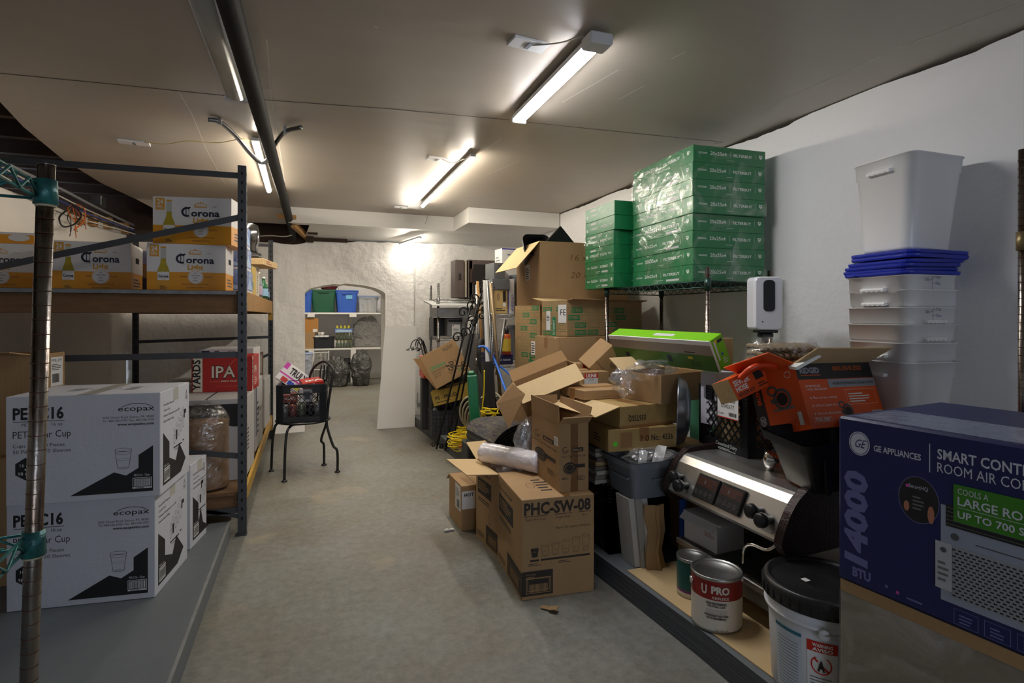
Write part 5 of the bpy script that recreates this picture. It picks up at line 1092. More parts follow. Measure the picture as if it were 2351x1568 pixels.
# items on chrome shelving: yellow carton, white-blue box, grey bin, metal boxes
zc = 1.2+(724-722)/FPX*4.35+.006
a = PY(1133, 720, 4.35)
plain('carton', 'yellowed carton with printed symbols standing on the chrome wire shelving', 'carton', (a.x+.0, 4.33, zc), math.radians(-2), (.115, .2, .2), mat('yellowed_carton', S(206, 176, 112), .7, var=.15), None, lambda c: (c.B.rect(.075, .1, .025, .09, INKB), c.B.ell(.035, .14, .014, .035, CARD), c.B.rect(.075, .06, .025, .03, PAPER), c.B.fine(.01, .02, .09, .03, 2, INKB)))
plain('carton', 'white and purple narrow box beside the yellowed carton on the chrome shelving', 'carton', (a.x+.122, 4.33, zc), math.radians(-1), (.055, .2, .29), PAPER, None, lambda c: (c.B.text('AVEENO', .05, .02, .022, mat('violet_ink', S(60, 50, 160), .5), rot=PI/2, w=.14), c.B.rect(0, 0, .006, .29, mat('violet_ink', S(60, 50, 160), .5))))
t = tote('grey_bin', 'small grey plastic bin upside down against the big brown carton', a.x+.23, 4.36, zc, .1, .16, .33, GREYP, cat='bin', taper=.9)
plain('metal_box', 'dark grey metal case lying on the yellowed carton', 'metal box', (a.x-.02, 4.32, zc+.2005), math.radians(-2), (.15, .2, .09), GREYM, None, lambda c: (c.B.ell(.02, .015, .004, .004, INK, n=8), c.B.ell(.13, .075, .004, .004, INK, n=8)))
plain('metal_box', 'grey metal case with vent slots topmost beside the brown hot box', 'metal box', (a.x-.005, 4.32, zc+.2912), math.radians(6), (.1, .18, .13), GREYM, None, lambda c: c.B.fine(.04, .08, .05, .035, 4, INK))
plain('carton', 'white appliance box with a blue edge standing high behind the open brown flap', 'carton', (a.x+.11, 4.45, zc+.30), math.radians(4), (.2, .16, .26), PAPER, None, lambda c: (c.B.rect(0, .25, .2, .01, mat('violet_ink', S(60, 50, 160), .5)), c.B.rect(.05, .2, .06, .012, GREYP), c.A.fine(.02, .05, .1, .15, 6, GREYP)))
# ================================================================ right side, filters and stacked cartons
GRB = mat('filter_green', S(26, 116, 66), .33, bump=.04, scale=30, var=.1, vscale=3)
GRD = mat('print_pale', S(214, 220, 214), .5)
def shield(F, x, y, s):
    F.poly([(x-s*.5, y+s*.5), (x+s*.5, y+s*.5), (x+s*.5, y-s*.1), (x, y-s*.55), (x-s*.5, y-s*.1)][::-1], GRD); F.k += 1; F.rect(x-s*.25, y, s*.5, s*.12, GRB); F.rect(x-s*.25, y+s*.2, s*.5, s*.12, GRB); F.k -= 1
def filt_face(F, l, H, size, full=True, flip=False):
    if flip:
        F.o = F.o+F.u*l+F.v*H; F.u, F.v = -F.u, -F.v
    F.fine(l*.07, H*.5, l*.12, H*.12, 2, GRD, seed=2); F.text(size, l*.23, H*.48, H*.21, GRD, w=l*.22, bold=.012)
    F.rect(l*.505, H*.42, .0012, H*.35, GRD); F.text('FILTERBUY', l*.55, H*.48, H*.17, GRD, w=l*.26, bold=.02); F.rect(l*.86, H*.42, .0012, H*.35, GRD); shield(F, l*.93, H*.6, H*.24)
    F.fine(l*.46, H*.2, l*.14, H*.05, 1, GRD)
    if full: F.box(l*.4, H*.08, l*.12, H*.2, .0008, GRD); F.rect(l*.6, H*.13, l*.2, H*.13, mat('date_label', S(190, 190, 190), .5)); F.fine(l*.42, H*.15, l*.08, H*.05, 1, GRD)
    if flip: F.u, F.v = -F.u, -F.v
def filt(label, loc, yaw, dims, size, grp, fa=False, full=True):
    c = Carton('filter_box', label, 'filter box', loc, yaw, dims, GRB, grp, bev=.0015)
    filt_face(c.A, c.Wd, c.H, size, full, fa); 
    if size[0] == '2': filt_face(c.B, c.L, c.H, size, False)
    else: [shield(c.B, c.L*(.72+.08*i), c.H*.3, c.H*.16) for i in range(3)]; c.B.fine(c.L*.3, c.H*.5, c.L*.3, c.H*.06, 1, GRD)
    return c.done()
D0 = 2.87; pC = W(1591, 640, D0); ORD = ['bottom', 'second from bottom', 'third from bottom', 'fourth from bottom', 'fourth from top', 'third from top', 'second from top', 'top']
z = ZSH+.006; yf = math.radians(-2.8); hF = .0885; Lb = ext(1591, D0, yf, 1757); Wb = ext(1591, D0, yf+PI/2, 1451)
GA = 'tall stack of green filter boxes'
for i in range(8):
    off = (0, 0) if i < 4 else (-.012, -.014)
    yy = yf+(math.radians(-.4) if i >= 4 else 0)
    filt(ORD[i].capitalize()+' green filter box of the tall stack on the wire shelf', (pC.x+off[0]+.004+.003*math.sin(i*2), pC.y+off[1]+.006, z), yy, (Lb-.005, Wb-.01, hF-.001), '20x25x4', GA, fa=False, full=(i % 3 != 1)); z += hF
ztall = z
D1 = 3.5; pS = W(1409, 655, D1); z = ZSH+.006; hS = .0915
OR6 = ['bottom', 'second from bottom', 'third from bottom', 'third from top', 'second from top', 'top']
for i in range(6):
    ox = 0 if i < 4 else -.02
    filt(OR6[i].capitalize()+' green filter box of the short stack on the wire shelf', (pS.x+ox+(.014 if i >= 4 else 0), pS.y+(.0 if i < 4 else -.02), z), math.radians(1 if i < 4 else -1), (.44, .37 if i < 4 else .40, hS-.001), '16x25x4', 'short stack of green filter boxes', fa=(i >= 2)); z += hS
FILM = film('stretch_film', base=.02, hi=.24, scale=6, rough=.2)
def wrap(label, loc, yaw, dims, e=.0035):
    t = MB(); L, Wd, H = dims; n = 7
    def jig(p, k): return (p[0]+.0025*noise.noise(Vector(p)*22+Vector((k, 0, 0))), p[1]+.0025*noise.noise(Vector(p)*22+Vector((0, k, 9))), p[2])
    def pan(o, u, v, nu, nv):
        o, u, v = Vector(o), Vector(u), Vector(v); vs = [jig(o+u*i/nu+v*j/nv, 3) for i in range(nu+1) for j in range(nv+1)]
        t.add(vs, [(i*(nv+1)+j, (i+1)*(nv+1)+j, (i+1)*(nv+1)+j+1, i*(nv+1)+j+1) for i in range(nu) for j in range(nv)], FILM, smooth=True)
    x0, y0, x1, y1 = -e, -e, L+e, Wd+e
    pan((x0, y0, 0), (x1-x0, 0, 0), (0, 0, H), 14, 8); pan((x0, y1, 0), (0, y0-y1, 0), (0, 0, H), 14, 8); pan((x1, y0, 0), (0, y1-y0, 0), (0, 0, H), 14, 8); pan((x1, y1, 0), (x0-x1, 0, 0), (0, 0, H), 14, 8)
    return tag(t.build('stretch_wrap', loc=loc, rot=(0, 0, yaw)), label, 'plastic wrap')
wrap('clear stretch wrap around the upper four boxes of the tall green stack', (pC.x-.012, pC.y-.012, ZSH+.008+4*hF), yf-.007, (Lb, Wb-.005, 4*hF-.004))
wrap('clear stretch wrap around the lower four boxes of the tall green stack', (pC.x+.001, pC.y+.003, ZSH+.008), yf, (Lb+.004, Wb-.004, 4*hF-.004))
wrap('clear stretch wrap around the short green stack', (pS.x-.004, pS.y-.003, ZSH+.008), math.radians(1), (.447, .378, 4*hS-.004))
# big brown box with flap, and the cartons that carry it
zb = 1.275; Db = 4.0; pB = W(1240, 700, Db); pB.z = zb; yb_ = math.radians(-1)
c = Carton('carton', 'big open brown carton with a long flap hanging toward the left, high on the pile', 'carton', pB, yb_, (.72, .5, 1.2+171/FPX*Db-zb), CARD, None, open_=True)
c.flap('A', -48, .27, mo=CARDL); c.flap('A2', 70, .12)
c.B.text('16 x 2', .24, .33, .045, mat('pencil_brown', S(120, 86, 50), .8), w=.2, shear=.3); c.B.text('20 x 2', .24, .2, .045, mat('pencil_brown', S(120, 86, 50), .8), w=.2, shear=.3); c.A.rect(.2, .19, .1, .12, mat('label_faded', S(176, 168, 152), .7)); c.A.k = 2; c.A.fine(.21, .2, .08, .09, 6, INKB); c.A.rect(.3, .0, .04, .1, TAPE); c.done()
t = thing('black_tray', 'black plastic tray corner sticking up out of the big open carton', 'tray', W(1285, 548, 4.15), (0, 0, 0)); b = MB(); 
v0 = [Vector((-.13, 0, -.05)), Vector((.01, .0, .095)), Vector((.13, .02, -.02)), Vector((.02, .03, -.13))]; b.add([v[:] for v in v0]+[(v+Vector((0, .03, 0)))[:] for v in v0], [(3, 2, 1, 0), (4, 5, 6, 7), (0, 1, 5, 4), (1, 2, 6, 5), (2, 3, 7, 6), (3, 0, 4, 7)], BLACKP); b.build('tray_body', t)
t = thing('black_bin', 'rounded black plastic bin rim poking above the hanging flap of the big carton', 'bin', W(1228, 575, 4.22), (math.radians(60), 0, math.radians(-8))); b = MB(); b.loft([rrect(.14, .12, .03, -.12), rrect(.19, .17, .04, .06), rrect(.21, .19, .045, .06), rrect(.21, .19, .045, .075)], BLACKP, cap1=False); b.loft([rrect(.18, .16, .04, .07), rrect(.13, .11, .03, -.1)], BLACKP, cap0=False); b.build('bin_body', t)
GIN = mat('carton_green_ink', S(20, 128, 78), .6)
def patt(F, l, H, k=1.0, seed=1, word='FILTERBUY'):
    r = random.Random(seed); y = H*.03; row = 0
    rh = .036*k; gap = .014*k
    while y+rh < H:
        x = .012+(row % 2)*.03
        while x < l-.03:
            w_ = r.choice((.018, .05, .07, .07, .11))*k
            if x+w_ > l-.008: w_ = l-.008-x
            if w_ > .1*k: F.rect(x, y, w_, rh, GIN); F.k = 2; F.text(word, x+w_*.06, y+rh*.2, rh*.6, CARD, w=w_*.88, bold=.02); F.k = 1
            else: F.box(x, y, w_, rh, .0018, GIN)
            x += w_+.014*k
        y += rh+gap; row += 1
pH = W(1305, 773, 3.6); pH.z = 1.06
yh = math.radians(22); LH = ext(1305, 3.6, yh, 1478); 
c = Carton('carton', 'brown carton with green brick print, lying long side out under the wire shelf corner', 'carton', (pH.x, pH.y+.02, pH.z), math.radians(20), (.80, .24, 84/FPX*3.6), CARD, None)
patt(c.B, c.L, c.H, 1, 3); patt(c.A, c.Wd, c.H, .8, 5); F = c.A; F.k = 3; F.rect(.16, .09, .075, .12, PAPER); F.rect(.045, .04, .04, .13, PAPER); F.k = 4; F.fine(.05, .1, .03, .04, 4, INK); F.text('FE', .18, .14, .04, INK); F.rect(.105, .0, .03, .13, GIN); F.k = 5; F.text('FILTERBUY', .128, .01, .016, WHITE, rot=PI/2, w=.1)
c.flap('B', 12, .05); c.flap('B2', 12, .1, mo=CARDL); c.done()
c = Carton('carton', 'tall upright brown carton with green line print, left of the white-labelled one', 'carton', (1.57, 3.665, .77), math.radians(6), (.42, .40, .503), CARD, None)
patt(c.B, c.L, c.H, .75, 9); patt(c.A, c.Wd, c.H, 1, 4); c.A.k = 3; c.A.rect(.27, .14, .07, .1, PAPER); c.A.k = 4; c.A.fine(.275, .15, .055, .08, 5, INK); c.A.rect(.25, .0, .025, .12, GIN, k=3); c.done()
plain('carton', 'plain brown carton on the platform under the upright green-printed carton', 'carton', (1.545, 3.66, .101), math.radians(4), (.42, .45, .668), CARD, None, lambda c: c.tape())
pT = W(1282, 862, 3.55); pT.z = .62
c = Carton('carton', 'plain taped brown carton with a bulging top and white string, under the long green-printed one', 'carton', pT, math.radians(2), (.72, .36, .438), CARD, None)
c.A.rect(.15, .36, .05, .07, TAPE); c.B.rect(.28, 0, .05, .438, TAPE); c.T.rect(0, .15, .72, .05, TAPE); c.done()
cable('string', 'white string looped over the taped brown carton', [W(1277, 776, 3.58), W(1262, 785, 3.68), W(1250, 805, 3.76), W(1250, 825, 3.76)], .0025, WHITE, 'string')
plain('carton', 'plain brown carton on the platform at the bottom behind the pile', 'carton', (pT.x+.0, pT.y+.0, .101), math.radians(2), (.7, .36, .518), CARD, None, lambda c: c.tape())
# ---- middle pile
cr = crate('milk_crate', 'black milk crate on the platform beneath the flattened cardboard stack', (1.30, 2.225, .101), (0, 0, math.radians(0)), .33, .36, .30)
r = random.Random(9); FL = [S(205, 198, 186), S(150, 140, 126), S(222, 216, 204), S(140, 130, 116), S(200, 168, 124), S(120, 112, 102)]
for i in range(8):
    b = MB(); dx, dy = r.uniform(-.012, .012), r.uniform(-.01, .015); b.box((0, 0, 0), (.36+dx, .42+dy, .0195), mat('flat_card_%d' % (i % 6), FL[i % 6], .8, bump=.6, scale=20, var=.5, vscale=20, stretch=(.4, .4, 8)), bev=.003)
    tag(b.build('flattened_carton', loc=(1.27+r.uniform(0, .012), 2.30+r.uniform(0, .01), .4015+.0215*i), rot=(0, 0, r.uniform(-.02, .02))), 'worn flattened carton in the stack lying on the black crate', 'flattened carton', 'flattened cartons on the black crate')
# grey tub
t = thing('grey_tub', 'shallow grey plastic tub of clear scraps between the espresso machine and the flattened cartons', 'tub', (1.455, 2.16, .405)); b = MB()
w_, d_, h_ = .31, .255, .16
b.loft([rrect(w_*.86, d_*.86, .025, 0), rrect(w_*.95, d_*.95, .03, h_*.82), rrect(w_*1.06, d_*1.06, .03, h_*.84), rrect(w_*1.08, d_*1.08, .03, h_)], GREYP, cap1=False); b.loft([rrect(w_*1.0, d_*1.0, .03, h_), rrect(w_*.83, d_*.83, .025, .006)], GREYP, cap0=False)
b.box((-w_*.5, -.08, h_*.5), (-w_*.44, .05, h_*.55), GREYP); b.box((-.05, -d_*.5, h_*.48), (.14, -d_*.44, h_*.54), GREYP); b.build('tub_body', t)
b = MB(); crumple(b, (0, 0, 0), (.12, .09, .035), film('scrap_film', base=.25, hi=.8, scale=12, milky=.4), .5, 6); tag(b.build('film_scraps', loc=(1.47, 2.16, .56)), 'crinkled clear film scraps heaped in the grey tub', 'plastic film')
b = MB(); b.bar((1.45, 2.1, .47), (1.53, 2.15, .6), .05, .004, PAPER); tag(b.build('white_tag'), 'white square tag standing up in the grey tub', 'tag')
b = MB(); b.bar((1.40, 2.12, .5), (1.42, 2.13, .59), .04, .004, PAPER); tag(b.build('white_tag'), 'small pointed white scrap standing up at the left of the grey tub', 'tag')
# white boards leaning below the tub
for i in range(3):
    b = MB(); q_ = W(1449+16*i, 1296, 2.46-.01*i); q2_ = W(1434+15*i, 1140, 2.46); q_.z = .103; q2_.z = .40; b.bar(q_, q2_, .11, .027, mat('board_edge_%d' % i, (S(190, 186, 178), S(165, 160, 150), S(205, 202, 196))[i], .7, var=.15), up=(1, 0, 0.3))
    tag(b.build('white_board'), ['thin white board leaning nearest the black crate under the grey tub', 'middle one of three white boards leaning under the grey tub', 'white board nearest the espresso machine leaning under the grey tub'][i], 'board')
# P.O. carton and the others above it
zp = .585
plain('carton', 'brown carton stamped No.: 4336 with a round green sticker', 'carton', (1.265, 2.175, zp), math.radians(-2.5), (.365, .45, .1), CARD2, None, lambda c: (c.B.text('P O No.: 4336', .165, .04, .026, INKB, w=.17, bold=.02), c.B.ell(.035, .035, .011, .011, mat('green_sticker', S(90, 220, 40), .5)), c.B.rect(.06, .015, .06, .07, TAPE), c.A.fine(.3, .03, .08, .04, 3, INKB), c.B.k and None, c.tape()))
def c36(c):
    F = c.B; F.rect(0, 0, c.L, .012, TAPE); F.o = F.o+F.u*c.L+F.v*c.H; F.u, F.v = -F.u, -F.v; F.text('036TSSQ', c.L-.145, .045, .026, INKB, w=.1, bold=.02); F.u, F.v = -F.u, -F.v; c.T.rect(.1, 0, .05, c.Wd, TAPE)
zq = zp+.1015; p36 = W(1424, 983, 2.5)
c = Carton('carton', 'brown carton stamped upside down, its end flap open toward the left', 'carton', (p36.x, p36.y, zq), math.radians(5), (.34, .42, .1), CARD2, None); c36(c); c.flap('A', -16, .14, mo=CARDL); c.done()
zr = zq+.1015
pP = W(1518, 928, 2.56); c = Carton('carton', 'open brown carton with a clear plastic bag spilling from it, beneath the lime green box', 'carton', (pP.x, pP.y, zr), math.radians(14), (.33, .26, .135), CARD, None, open_=True); c.flap('B2', 35, .1, mo=CARDL); c.flap('A2', 10, .08); c.done()
FB = film('bag_clear', base=.12, hi=.7, scale=11, milky=.35, body=(.7, .7, .72))
b = MB(); crumple(b, (0, 0, 0), (.14, .085, .05), FB, .5, 13, 18); tag(b.build('plastic_bag', loc=(pP.x+.03, pP.y+.12, zr+.145), rot=(0, 0, .3)), 'clear crumpled plastic bag spilling over the open brown carton', 'bag')
b = MB(); crumple(b, (0, 0, 0), (.07, .05, .06), FB, .45, 17, 16); tag(b.build('plastic_bag', loc=(pP.x-.10, pP.y+.16, zr+.09), rot=(0, .4, .3)), 'end of the clear bag hanging beside the small red-labelled carton', 'bag')
pF = W(1341, 921, 2.68); c = Carton('carton', 'long flat brown carton lying left of the bag-filled carton', 'carton', (pF.x, pF.y, zr), math.radians(2), (.27, .24, .045), CARD, None); c.tapeA(); c.B.rect(.1, .012, .16, .001, INKB); c.done()
pU = W(1306, 892, 3.02); c = Carton('carton', 'small brown carton with a red and white supply label', 'carton', (pU.x, pU.y, zr+.0), math.radians(0), (.25, .2, 1.2-(856-HY)/FPX*3.02-zr), CARD, None)
RD = mat('label_red', S(200, 40, 26), .5); F = c.B; hh = c.H; F.rect(.095, .012, .085, hh-.02, PAPER); F.k = 2; F.rect(.095, hh-.034, .085, .026, RD); F.k = 3; F.text('ULINE', .1375, hh-.03, .018, WHITE, al='c', w=.065, bold=.05); F.text('S-4125', .1375, hh-.047, .008, INK, al='c'); F.fine(.11, .015, .055, .02, 3, INK); c.tapeA(); c.done()
plain('carton', 'brown carton with a red label peeking out behind the small red-and-white labelled carton', 'carton', (pU.x+.18, pU.y+.22, zr), .05, (.2, .12, .125), CARD, None, lambda c: (c.B.rect(.02, .09, .08, .03, RD)))
plain('carton', 'plain brown carton standing under the battered open carton', 'carton', (1.17, 2.72, .101), math.radians(0), (.5, .45, zr-.103), CARD, None, lambda c: c.tape())
# tipped brown cube
def onV(r_, f_, z_): return RT*r_+FW*f_+Vector((0, 0, z_))
Cc = W(1392, 838, 3.3); x, y, z_ax = basis(onV(.66, .28, -.70), onV(.66, .0, .75))
def sun(c): F = c.B; cx_, cy_ = c.L*.42, c.H*.6; [F.line([(cx_+.004*math.cos(a), cy_+.004*math.sin(a)), (cx_+.016*math.cos(a), cy_+.016*math.sin(a))], .0018, INKB) for a in [k*PI/6 for k in range(12)]]; F.ring(cx_, cy_, .02, .02, .0018, INKB); F.rect(0, c.H*.3, c.L, .002, INKB); F.text('811', c.L*.75, c.H*.55, .014, INKB)
tiltbox('carton', 'brown cube carton tipped on its corner against the lime green box', 'carton', Cc, (x, y, z_ax), (.22, .19, .19), CARD, sun)
# open box with pale flap
Cc = W(1262, 895, 2.95); x, y, z_ax = basis(onV(.92, .06, .36), onV(-.34, .0, .94))
tiltbox('carton', 'battered open brown carton with a wide pale flap, tilted over the mats', 'carton', Cc+FW*.1, (x, y, z_ax), (.34, .26, .17), CARD, None, None, True, (('B', -38, .13, CARDL, 0, CARDL), ('A', -30, .15), ('B2', 28, .12)))
b = MB(); fl = [W(1141, 927, 2.75), W(1178, 882, 2.8), W(1206, 905, 2.76), W(1168, 985, 2.7)]; b.add([v[:] for v in fl]+[(v+FW*.005)[:] for v in fl], [(0, 1, 2, 3), (7, 6, 5, 4), (0, 4, 5, 1), (1, 5, 6, 2), (2, 6, 7, 3), (3, 7, 4, 0)], CARDIN); tag(b.build('cardboard_flap'), 'torn brown flap hanging at the left of the battered open carton', 'cardboard')
# lime green long box
LIME = mat('lime_print', S(126, 200, 22), .38); LIMD = mat('green_print_dark', S(66, 112, 30), .4); GRYB = mat('grey_band', S(150, 140, 128), .45)
p = W(1611, 855, 2.42); 
c = Carton('light_box', 'long lime green and white lamp box lying across the pile', 'lamp box', (1.69, 1.955, .95), 0, (.085, .72, .15), LIME, None, tilt=(math.radians(.5), math.radians(-26), math.radians(6)))
F = c.A; F.rect(0, .0, .72, .08, LIMD); F.rect(0, .08, .72, .05, GRYB); F.rect(0, .13, .72, .02, WHITE); F.k = 2; F.rect(.42, .03, .03, .035, NAVY); F.rect(.1, .028, .03, .03, NAVY); F.rect(.56, .055, .03, .012, mat('yellow_ink', S(220, 190, 40), .5)); F.text('2X LED', .57, .02, .025, INKB, w=.06); F.fine(.55, .085, .1, .012, 1, INKB)
F = c.B; F.rect(0, 0, .012, .15, WHITE); F.k = 2; F.rect(.045, .12, .03, .014, NAVY); F.rect(.022, .045, .01, .09, WHITE); F.rect(.03, .125, .014, .016, mat('yellow_ink', S(220, 190, 40), .5)); F.rect(.045, .06, .012, .012, BLUEP); F.fine(.045, .02, .03, .03, 3, WHITE); c.T.rect(.03, .25, .025, .14, CORW); c.T.rect(0, 0, .006, .72, WHITE); c.done()
plain('carton', 'thin brown carton standing behind the right end of the lime green box', 'carton', (1.80, 2.17, .93), math.radians(-10), (.14, .03, .16), CARD)
# ---- cartons on the floor in front
HP = (1380-HY)
pc = GZ(1198, 1380, .0005); Dp = pc.dot(FW); yc = math.radians(-4.8); Lp = ext(1198, Dp, yc, 1364); Wp = ext(1198, Dp, yc+PI/2, 1142); Hp = 231.5/FPX*Dp
def cupside(F, l, H):
    F.text('ecopax', l*.1, H*.86, H*.05, INKB, w=l*.55, rot=-.0); F.ring(l*.4, H*.88, l*.3, H*.07, .002, INKB, a0=.4, a1=2.7); F.rect(l*.08, H*.6, l*.6, H*.2, INKB); F.k = 2; F.fine(l*.12, H*.65, l*.5, H*.12, 4, CARD); F.k = 1; F.fine(l*.1, H*.5, l*.5, H*.06, 2, INKB, seed=2)
    F.cup(l*.55, H*.3, l*.1, H*.1, INKB, .001); F.rect(l*.45, .012, l*.55, H*.24, INKB); F.k = 2; F.box(l*.5, .02, l*.45, H*.15, .002, CARD); F.barcode(l*.56, .03, l*.34, H*.1, CARD); F.k = 1; F.fine(l*.05, .02, l*.35, H*.07, 3, INKB, seed=6)
def phc(c):
    F = c.B; L, H = c.L, c.H
    F.text('PHC-SW-08', L*.03, H*.845, H*.115, INKB, w=L*.92, bold=.035); F.rect(L*.03, H*.825, L*.32, .0025, INKB); F.rect(L*.44, H*.825, L*.25, .0025, INKB); F.rect(L*.78, H*.825, L*.18, .0025, INKB)
    F.text('Paper Hot Cup', L*.05, H*.785, H*.025, INKB, w=L*.27); F.text('Single Wall', L*.46, H*.785, H*.025, INKB, w=L*.2); F.text('8 oz', L*.83, H*.785, H*.025, INKB, w=L*.07)
    F.text('Papel de vasos caliente', L*.46, H*.68, H*.025, INKB, w=L*.48)
    for i in range(6):
        x = L*(.12+.142*i); hh = H*(.085+.013*i); F.cup(x, H*(.42+.003*i), L*.105, hh, INKB, .0012, fill=INKB if i == 0 else None); F.text('%d oz' % (8, 10, 12, 16, 20, 24)[i], x+L*.052, H*.465, H*.014, CARD if i == 0 else INKB, al='c', k=2)
    F.rect(L*.11, H*.375, L*.12, H*.02, INKB); F.rect(L*.255, H*.375, L*.68, H*.02, INKB); F.fine(L*.09, H*.33, L*.18, H*.03, 2, INKB); F.fine(L*.5, H*.33, L*.18, H*.03, 2, INKB)
    F.rect(0, .016, L*.42, H*.245, INKB); F.k = 2; F.text('Plain White', L*.06, H*.24, H*.018, CARD, w=L*.13); F.fine(L*.06, H*.2, L*.17, H*.03, 2, CARD); F.box(L*.055, .025, L*.34, H*.155, .0025, CARD); F.box(L*.075, .035, L*.30, H*.125, .0025, CARD); F.barcode(L*.1, H*.07, L*.25, H*.08, CARD)
    F.k = 1; cupside(c.A, c.Wd, H); F = c.T; F.ring(L*.28, c.Wd*.42, .02, .035, .002, INKB); F.fine(L*.36, c.Wd*.2, L*.2, c.Wd*.45, 5, INKB); c.tape(x=L*.62, w=.03, drop=.001)
c = Carton('carton', 'brown paper hot cup carton nearest the camera on the floor', 'carton', pc, yc, (Lp, Wp, Hp), CARD, None); phc(c); c.done()
pl_ = W(1284, 1134, 2.42); zl_ = Hp+.001; pl_.z = zl_
Ll = ext(1284, 2.42, math.radians(-3), 1351); Wl = min(ext(1284, 2.42, math.radians(-3)+PI/2, 1208), .36)
c = Carton('carton', 'tall open brown carton of travel lids standing on the hot cup carton', 'carton', pl_, math.radians(-3), (Ll, Wl, .30), CARD, None, open_=True)
def lids(F, l, H, s=1):
    F.ring(l*.2, H*.68, l*.1, H*.055, .003, INKB, a0=.9, a1=5.9); F.text('Cozy', l*.14, H*.655, H*.04, INKB, w=l*.2); F.rect(l*.44, H*.64, l*.38, H*.07, INKB); F.k = 2; F.text('Black', l*.48, H*.655, H*.04, CARD, w=l*.3, bold=.02); F.k = 1
    F.text('Hot Cup Travel Lids', l*.08, H*.56, H*.035, INKB, w=l*.84, bold=.005); F.ell(l*.35, H*.38, l*.22, H*.1, INKB); F.poly([(l*.5, H*.44), (l*.88, H*.44), (l*.88, H*.38), (l*.5, H*.38)], INKB); F.k = 2; F.ring(l*.35, H*.37, l*.18, H*.08, .0015, CARD); F.ring(l*.35, H*.39, l*.14, H*.06, .0012, CARD); F.k = 1
    F.fine(l*.08, H*.2, l*.25, H*.04, 2, INKB); F.fine(l*.6, H*.17, l*.3, H*.08, 4, INKB, seed=8)
lids(c.A, c.Wd, c.H); lids(c.B, c.L, c.H*.9); c.A.rect(c.Wd*.83, c.H*.66, c.Wd*.13, c.H*.13, PAPER); c.A.k = 2; c.A.fine(c.Wd*.85, c.H*.68, c.Wd*.09, c.H*.09, 3, GREYP); c.B.rect(c.L*.38, 0, c.L*.26, c.H, TAPE, k=0)
c.flap('A', 88, .08); c.flap('B', 38, .055); c.flap('A2', 76, .07); c.flap('B2', 78, .075); c.done()
# second cup carton, open, with a roll of wrapping
q = GZ(1142, 1278, .0005); Dq = q.dot(FW); y2_ = math.radians(4); 
c = Carton('carton', 'open brown cup carton with its wide flap opened to the left, middle floor carton', 'carton', (.885, 2.575, .0005), y2_, (.33, .32, .415), CARD, None, open_=True)
cupside(c.A, c.Wd, c.H); c.flap('A', 6, .17, mo=CARDL); c.flap('B2', 20, .17, mo=CARDL); c.flap('A2', 50, .12); c.done()
b = MB(); crumple(b, (0, 0, 0), (.14, .13, .06), FB, .4, 23, 18); tag(b.build('plastic_bag', loc=(1.05, 2.73, .40)), 'crinkled clear plastic filling the open cup carton', 'bag')
ra, rb = W(1106, 1037, 2.95), W(1240, 1062, 2.7)
ROLL = mat('milky_roll', S(224, 217, 219), .22, bump=.9, scale=14, coat=.6)
t = thing('wrapped_roll', 'thick white roll in shiny clear film lying across the open cup carton', 'roll', ra); b = MB(); d = rb-ra; b.tube([d*k/20+Vector((0, 0, .004*noise.noise(Vector((k*.9, 0, 0))))) for k in range(21)], lambda i: .052+.004*noise.noise(Vector((i*.7, 3, 0)))-(.018 if i == 0 else 0), ROLL, 22); b.build('roll_body', t)
# small carton with label
q = GZ(1060, 1220, .0005); c = Carton('carton', 'small open brown carton with a white label, farthest of the floor cartons', 'carton', q, math.radians(1), (.17, .27, .25), CARD, None)
c.T.rect(.083, 0, .003, .27, M_SEAM); c.flap('B2', -35, .08); c.A.rect(.14, .1, .11, .14, PAPER); c.A.k = 2; c.A.fine(.15, .17, .08, .05, 4, GREYP); c.A.barcode(.17, .11, .06, .045, INK); c.B.rect(0, .12, .08, .1, PAPER); c.B.k = 2; c.B.text('HOT', .015, .19, .018, INK, bold=.03); c.done()
# mats
TW_ = mat('tweed_mat', S(44, 48, 70), .9, bump=.8, scale=90, var=1, vscale=45, vcol=S(112, 104, 86), stretch=(1, .25, 1)); MBK = mat('mat_rubber', (.018, .018, .02), .6)
Nr = [W(1133, 1018, 3.05), W(1146, 1001, 3.08), W(1162, 987, 3.1), W(1185, 976, 3.12), W(1215, 971, 3.15), W(1260, 972, 3.2)]; Fr = [W(1070, 984, 3.65), W(1080, 968, 3.68), W(1094, 960, 3.7), W(1120, 956, 3.72), W(1160, 955, 3.75), W(1215, 956, 3.8)]
Nr = spline(Nr, 4); Fr = spline(Fr, 4)
for i in range(8):
    dz = Vector((0, 0, -.0125*i)); sh_ = RT*(.006*(i % 3)); b = MB(); n = len(Nr); th = Vector((0, 0, -.010))
    vs = [v+dz+sh_ for v in Nr]+[v+dz+sh_ for v in Fr]; vs2 = [v+th for v in vs]
    b.add([v[:] for v in vs], [(k, k+1, n+k+1, n+k) for k in range(n-1)], TW_ if i == 0 else MBK, smooth=True)
    b.add([v[:] for v in vs2], [(k, n+k, n+k+1, k+1) for k in range(n-1)], MBK, smooth=True)
    b.add([v[:] for v in vs+vs2], [(2*n+k, 2*n+k+1, k+1, k) for k in range(n-1)]+[(0, n, 3*n, 2*n), (n-1, 3*n-1, 4*n-1, 2*n-1)[::1]], MBK)
    tag(b.build('floor_mat'), 'blue-grey tweed floor mat bent over at the top of the mat stack' if i == 0 else 'black rubber edged mat under the tweed one in the bent mat stack', 'mat', None if i == 0 else 'rubber edged mats in the bent stack')
b = MB(); b.box((1.22, 3.25, .101), (1.5, 3.42, .29), mat('dark_tub', (.03, .03, .03), .6), bev=.01); tag(b.build('dark_box'), 'dark box on the platform beneath the bent mats', 'box')
